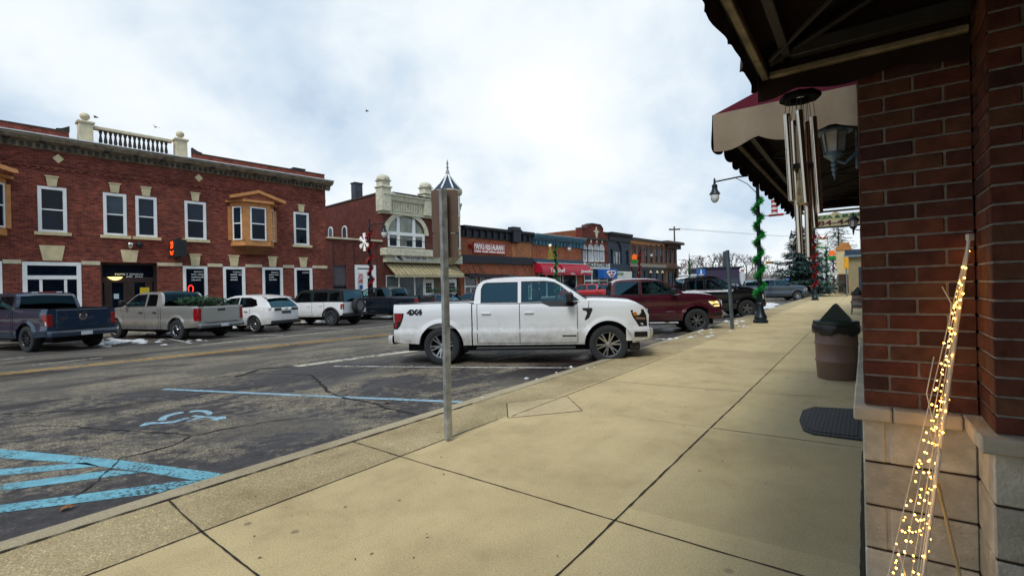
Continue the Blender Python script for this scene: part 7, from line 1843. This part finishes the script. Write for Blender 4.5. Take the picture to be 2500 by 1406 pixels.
# ================================================================== trees
BARK = MATS['bark']
def spruce(name, label, org, H, R, nb, seed, col, density=34, fr_rz=RZ1, lean=.0, bare=.08):
    rnd = random.Random(seed); t = thing(name, label, 'tree', org, fr_rz); o = Vector(org)
    b = MB(); b.tube([o, o + Vector((0, 0, H*.5)), o + Vector((0, 0, H*.98))], [R*.055, R*.035, .012], 8); b.build('trunk', BARK, t, smooth=50)
    b = MB(); br = MB()
    for i in range(nb):
        f = (i + rnd.random())/nb; f = f**.85
        z = H*(bare + (1 - bare - .02)*f); L = R*(1-f)**.85*rnd.uniform(.62, 1.12) + .10; a = i*2.399 + rnd.uniform(-.4, .4)
        d = Vector((cos(a), sin(a), 0)); p0 = o + Vector((0, 0, z)); droop = rnd.uniform(.12, .38)*L
        tip = p0 + d*L + Vector((0, 0, -droop + L*.10)); mid = p0 + d*L*.55 + Vector((0, 0, -droop*.65))
        br.tube([p0, mid, tip], [.012 + L*.008, .010, .004], 4)
        n = int(density*(.35 + L/R)); u = Vector((-d.y, d.x, 0))
        for k in range(n):
            g = rnd.uniform(.12, 1.0); q = p0.lerp(mid, g/.55) if g < .55 else mid.lerp(tip, (g-.55)/.45)
            w_ = L*.26*(1.05 - g*.75); off = rnd.uniform(-1, 1)
            q = q + u*off*w_ + Vector((0, 0, rnd.uniform(-.10, .03)*L*.5))
            dd = (d*rnd.uniform(.3, 1.0) + u*off*rnd.uniform(.3, 1.2) + Vector((0, 0, rnd.uniform(-.6, .15)))).normalized()
            s_ = rnd.uniform(.26, .55)*(.6 + .4*L/R); v = dd.cross(Vector((rnd.uniform(-.3, .3), rnd.uniform(-.3, .3), 1))).normalized()*s_*.24
            b.add([q - v, q + v, q + dd*s_ + v*.2, q + dd*s_ - v*.2], [(0, 1, 2, 3)])
    b.build('crown', col, t, fix=False); br.build('branches', BARK, t)
    return t
SPR = pm('blue-green spruce needles', '#1b3a36', .8, var=.4, vs_=1.6, col2='#33524c'); SPR2 = pm('green pine needles', '#2b4a38', .8, var=.4, vs_=1.4, col2='#4a6450')
q = walk(1962, 727); SPQ = (q[0] + 6, q[1] + .7)
spruce('spruce_tree', 'large dark spruce with drooping boughs behind the red-garland lamp', (SPQ[0], SPQ[1], 0), 7.6, 4.0, 280, 2, SPR, 44)
tb = thing('tree_ornament', 'big round blue ornament hanging low on the spruce', 'ornament', (SPQ[0]-2.6, SPQ[1]+1.0, 1.75), RZ1); b = MB(); b.ball((SPQ[0]-2.6, SPQ[1]+1.0, 1.75), .20, 12); b.build('ball', pm('blue ornament', '#2f6fae', .3), tb, smooth=60)
spruce('pine_tree', 'tall sparse pine rising behind the pizza sign', (92, 3.2, 0), 12.2, 4.0, 120, 5, SPR2, 26, bare=.3)
spruce('spruce_tree', 'lighter spruce between the garland lamps, behind the big dark spruce', (74, 5.2, 0), 8.6, 3.2, 140, 8, SPR2, 26)
def shrub(label, org, r, h, seed, col):
    rnd = random.Random(seed); t = thing('shrub', label, 'shrub', org, RZ1); o = Vector(org); b = MB()
    for i in range(700):
        a = rnd.random()*2*pi; f = rnd.random()**.5; p = o + Vector((r*f*cos(a), r*f*sin(a), h*rnd.random()*(1.05 - f*.55))); dd = Vector((rnd.gauss(0, 1), rnd.gauss(0, 1), rnd.gauss(.5, 1))).normalized(); u = dd.orthogonal().normalized()*.03
        b.add([p-u, p+u, p+dd*rnd.uniform(.08, .2)], [(0, 1, 2)])
    b.build('foliage', col, t, fix=False); st = MB(); st.tube([o, o + Vector((0, 0, h*.6))], .03, 5); st.build('stem', BARK, t)
shrub('low dark shrub with snow beside the red-garland lamp base', (SPQ[0]-3.6, SPQ[1]-.1, 0), 1.0, .9, 4, pm('dark shrub leaves', '#26302a', .85, var=.4, vs_=3, col2='#4c3a36'))
# bare winter trees beyond the end of the street
TWIG = pm('bare grey twigs', '#6c645f', .95, var=.25, vs_=.6)
def bare_tree(seed, H):
    rnd = random.Random(seed); tr = MB(); tw = MB()
    def grow(p, d, L, r, lv):
        e = p + d*L; m = p.lerp(e, .5) + Vector((rnd.gauss(0, .04), rnd.gauss(0, .04), 0))*L
        (tr if lv < 2 else tw).tube([p, m, e], [r, r*.85, r*.7], 5 if lv < 2 else 3, cap=False)
        if lv >= 5: return
        for _ in range(rnd.choice((2, 3, 3)) if lv < 4 else 3):
            ax = Vector((rnd.gauss(0, 1), rnd.gauss(0, 1), rnd.gauss(0, .4))).normalized()
            nd_ = (d + ax*rnd.uniform(.45, .9) + Vector((0, 0, .18))).normalized(); grow(m.lerp(e, rnd.uniform(.3, 1)), nd_, L*rnd.uniform(.58, .80), max(r*.6, .05), lv+1)
    grow(Vector((0, 0, 0)), Vector((0, 0, 1)), H*.30, H*.022, 0)
    return tr, tw
protos = []
bt_pos = [(1668, 150), (1690, 175), (1712, 165), (1728, 150), (1745, 160), (1764, 155), (1782, 185), (1800, 175), (1822, 190), (1842, 210), (1862, 200), (1885, 215), (1655, 190), (1905, 230), (1680, 230), (1735, 240), (1790, 240), (1850, 250)]
lab = 'bare grey winter tree in the far line beyond the end of the street'
for i, (px, tt) in enumerate(bt_pos):
    p = at_t(px, 700, tt); p.z = ROADZ
    if i < 4:
        tr, tw = bare_tree(40 + i, 15.5)
        t = thing('bare_tree', lab, 'tree', (0, 0, 0), 0, 'bare trees beyond the end of the street'); tr.build('trunk', TWIG, t, smooth=60); tw.build('crown', TWIG, t, fix=False); protos.append(t); t.location = p
    else:
        t = dup(protos[i % 4], p, i*1.3)
    k = random.uniform(.8, 1.15) * (tt/180)**.5; t.scale = (k, k, k)

rnd = random.Random(21); b = MB()
for i in range(3600):
    px = rnd.uniform(1640, 1990); tt = rnd.uniform(225, 300); p = at_t(px, 700, tt); h = rnd.uniform(3, 11)*(.75 + .25*sin(px*.045) + .15*sin(px*.13)); z0 = rnd.uniform(0, h*.5)
    lean = Vector((rnd.gauss(0, .35), rnd.gauss(0, .2), 1)); q0 = Vector((p.x, p.y, z0)); wd = rnd.uniform(.06, .16)
    b.add([q0 - Vector((wd, 0, 0)), q0 + Vector((wd, 0, 0)), q0 + lean*(h - z0)], [(0, 1, 2)])
tag(b.build('distant_wood', pm('far grey wood', '#857f7c', .95, var=.2, vs_=.05), fix=False), 'grey mass of leafless woodland behind the far buildings', kind='stuff')
# ================================================================== things at the far end of the street
def box_building(name, label, cat, px0, px1, pyt, tt, mat, d=10, pyb=None):
    a, c = at_t(px0, pyt, tt), at_t(px1, pyt, tt); t = thing(name, label, cat, (a.x, a.y, ROADZ), 0)
    b = MB(); b.box(a.x, c.x, a.y, a.y + d, ROADZ, a.z); b.build('wall', mat, t); return t, a, c
t, a, c = box_building('painted_building', 'low purple building far down the street behind the parked trucks', 'building', 1716, 1808, 656, 118, pm('purple paint', '#352c47', .8, var=.15))
b = MB(); b.box(a.x-.3, c.x+.3, a.y-.3, a.y+10.3, a.z, a.z+.35); b.build('roof', DKMETAL, t)
for f0, f1 in ((.55, .68), (.74, .92)): b = MB(); b.box(a.x + (c.x-a.x)*f0, a.x + (c.x-a.x)*f1, a.y-.06, a.y-.005, .2, 2.6); b.build('window', PANEUP, t)
t, a, c = box_building('white_building', 'low white snowy-roofed building at the far end past the brick row', 'building', 1652, 1700, 674, 112, pm('white siding', '#c9ced0', .7, var=.05), 8)
b = MB(); b.box(a.x-.4, c.x+.4, a.y-.4, a.y+8.4, a.z, a.z+.3); b.build('roof', SNOWM, t); b = MB(); b.box(a.x+1.0, a.x+2.4, a.y-.05, a.y-.004, 1.0, 2.0); b.build('window', PANE, t)
a, c = at_t(1701, 657, 100), at_t(1722, 672, 100); t = thing('road_sign', 'square blue sign with a white figure on a far post', 'sign', (a.x, a.y, ROADZ), 0)
b = MB(); b.box(a.x, c.x, a.y, a.y+.15, c.z, a.z); b.build('panel', pm('sign blue', '#1f5fa8'), t); m = (a.x+c.x)/2; h = a.z-c.z
b = MB(); b.ball((m, a.y-.03, a.z-h*.2), h*.09, 8); b.box(m-h*.08, m+h*.10, a.y-.05, a.y-.006, c.z+h*.25, a.z-h*.3); b.box(m-h*.38, m+h*.38, a.y-.05, a.y-.006, c.z+h*.05, c.z+h*.15); b.build('figure', LETW, t)
b = MB(); b.tube([(m, a.y+.1, ROADZ), (m, a.y+.1, c.z)], .12, 6); b.build('post', STEEL, t)
a, c = at_t(1806, 655, 112), at_t(1820, 700, 112); t = thing('pylon_sign', 'tall white pylon sign with a red-lettered top panel, far down the street', 'sign', (a.x, a.y, ROADZ), 0)
b = MB(); b.bbox(a.x, c.x, a.y, a.y+.5, a.z-1.0, a.z, .25); tp = b.build('top_panel', WHITE, t); b = MB(); b.box(a.x+.25, c.x-.25, a.y-.03, a.y-.004, a.z-.65, a.z-.3); b.build('red_mark', REDS, tp)
b = MB(); b.extr([(a.x+.05, a.y, a.z-1.1), (c.x-.05, a.y, a.z-1.1), (c.x-.1, a.y, a.z-2.6), ((a.x+c.x)/2+.1, a.y, ROADZ), ((a.x+c.x)/2-.1, a.y, ROADZ), (a.x+.1, a.y, a.z-2.6)], (0, .4, 0)); b.build('lower_panel', pm('pale grey sign', '#b9c2c4', .5), t)
# utility pole, span wires and signals
p = at_t(1646, 553, 96); t = thing('utility_pole', 'wooden utility pole with a crossarm behind the end of the brick row', 'utility pole', (p.x, p.y, ROADZ), 0)
WOOD = pm('weathered pole wood', '#4a413a', .9, var=.2)
b = MB(); b.tube([(p.x, p.y, ROADZ), (p.x, p.y, p.z)], [.2, .14], 8); b.build('post', WOOD, t, smooth=50); b = MB(); b.box(p.x-1.1, p.x+1.1, p.y-.16, p.y-.141, p.z-.75, p.z-.45); b.build('crossarm', WOOD, t)
for o in (-1.0, 1.0):
    e = at_t(2080 + o*10, 570, 150); m = (Vector((p.x+o, p.y, p.z-.4)) + e)/2 - Vector((0, 0, 1.2))
    b = MB(); b.tube([(p.x+o, p.y, p.z-.4), m, e], .02, 4); tag(b.build('power_line', BLACK), 'thin overhead power line running right from the utility pole' if o < 0 else 'second thin overhead power line, just below the first', 'power line')
a, c = at_t(1655, 634, 116), at_t(1900, 638, 116); b = MB(); b.tube([a, (a+c)/2 - Vector((0, 0, .5)), c], .04, 4); tag(b.build('span_wire', BLACK), 'thin wire spanning the far junction above the purple building', 'wire')
YS = pm('signal yellow', '#b98a1e', .5)
for px, lb in ((1879, 'amber traffic signal hanging over the far junction, left of the spruce'), (1848, 'traffic signal half hidden behind the nearest green garland lamp')):
    p = at_t(px, 641, 116); t = thing('traffic_signal', lb, 'traffic light', tuple(p), 0); b = MB(); b.bbox(p.x-.9, p.x+.9, p.y-.2, p.y+.2, p.z-.28, p.z+.28, .05); b.tube([(p.x, p.y, p.z+.28), (p.x, p.y, p.z+.7)], .06, 6); b.build('housing', YS, t)
    for k in (-1, 0, 1): b = MB(); b.lathe([(0, -.24), (.2, -.23), (.2, -.2)], (p.x + k*.55, p.y, p.z), 10, 'y'); b.build('lens', DKMETAL, t)
# near side, far along: tan shop, cream building, yellow sign
CRB = pm('cream stucco', '#cdbb8f', .85, var=.08); TANB = pm('tan stucco', '#8d8163', .85, var=.1)
def near_block(name, label, s, px0, px1, pyt, mat, depth):
    n0, zt = ns_(px0, pyt, s); n1_, _ = ns_(px1, pyt, s); t = thing(name, label, 'building', (s, (n0+n1_)/2, 0), RZ1)
    b = MB(); b.box(s, s+depth, n1_, n0, 0, zt); b.build('wall', mat, t); return t, n0, n1_, zt
t, n0, n1_, zt = near_block('stucco_building', 'cream stucco building with a small stepped gable, far along the near side', 78, 2041, 2078, 612, CRB, 14)
b = MB(); sm = (n0+n1_)/2; b.pyz([(n0, zt), (n0, zt+.5), (sm+.5, zt+.6), (sm+.4, zt+1.0), (sm-.6, zt+1.0), (sm-.7, zt+.6), (n1_, zt+.5), (n1_, zt)], 77.9, 78.4); b.build('gable', pm('terracotta trim', '#b5793f', .8), t)
b = MB(); b.pyz([(n0-.2, 2.3), (n0+.9, 1.9), (n0+.9, 2.1), (n0-.1, 3.2)], 76.4, 77.8); b.build('side_awning', WHITE, t); b = MB(); b.box(77.9, 77.99, n0-1.5, n0-.2, 0, 2.4); b.build('door', pm('brown door', '#3e2a20', .6), t)
t, n0, n1_, zt = near_block('stucco_building', 'tan stucco shop with a dark blue eave, right at the brick pier edge', 62, 2070, 2125, 628, TANB, 12)
b = MB(); b.box(61.6, 74.3, n1_-.3, n0+.35, zt, zt+.30); b.build('eave', pm('blue-grey eave', '#6d8291', .6), t); b = MB(); b.box(61.5, 74.4, n1_-.4, n0+.25, zt+.301, zt+.75); b.build('fascia', pm('navy fascia', '#22364f', .6), t)
b = MB(); b.box(61.93, 61.995, n0-1.75, n0-.9, .4, 2.9); b.build('window', pm('blue shop pane', '#22364a', .15), t)
n0, z1_ = ns_(2060, 628, 58); n1_, z0_ = ns_(2072, 656, 58); t = thing('yellow_sign', 'plain bright yellow sign box on the tan shop corner', 'sign', (58, n0, z0_), RZ1); b = MB(); b.bbox(58, 58.3, n1_, n0, z0_, z1_, .04); b.build('box', pm('yellow sign face', '#d99a12', .5), t); b = MB(); b.tube([(58.15, (n0+n1_)/2, 0), (58.15, (n0+n1_)/2, z0_)], .07, 6); b.build('post', STEEL, t)
# more vehicles down the road
pp = at_t(1836, 700, 60); r3 = dup(tealp.t, label='dark pickup far down the road, between the thin post and the garland lamp', group='vehicles parked along the far kerb'); pp.z = ROADZ; r3.location = pp; r3.rotation_euler.z = radians(70); r3['group'] = 'vehicles farther down the road'
pp = at_t(1792, 700, 92); pp.z = ROADZ; r4 = dup(sed2.t, label='small dark car far down the road left of the thin post', group='vehicles farther down the road'); r4.location = pp; r4.rotation_euler.z = radians(60)
# ------------------------------------------------------------------ birds
BIRD = pm('dark bird', '#23262b', .8)
for px, py, tt, yw, lb in ((234, 287, 34, .4, 'small dark bird flying above the balustrade, leftmost of three'), (380, 311, 36, 2.6, 'small dark bird flying just over the right end of the balustrade'), (896, 272, 40, .2, 'small dark bird flying alone over the middle of the street')):
    p = at_t(px, py, tt); b = MB()
    b.lathe([(0, -.14), (.03, -.10), (.045, 0), (.035, .08), (.028, .11), (.022, .14), (0, .17)], (0, 0, 0), 8, 'x')
    for sg in (1, -1): b.add([(.06, sg*.03, .01), (-.05, sg*.03, .01), (-.09, sg*.17, .09), (-.06, sg*.30, .06), (.01, sg*.16, .10)], [(0, 1, 2, 4), (4, 2, 3)])
    b.add([(-.12, .015, 0), (-.12, -.015, 0), (-.24, -.05, .01), (-.24, .05, .01)], [(0, 1, 2, 3)])
    o = b.build('bird', BIRD, None, smooth=60, fix=False); o.location = p; o.rotation_euler = (.2, -.1, yw); tag(o, lb, 'bird', 'birds in flight')
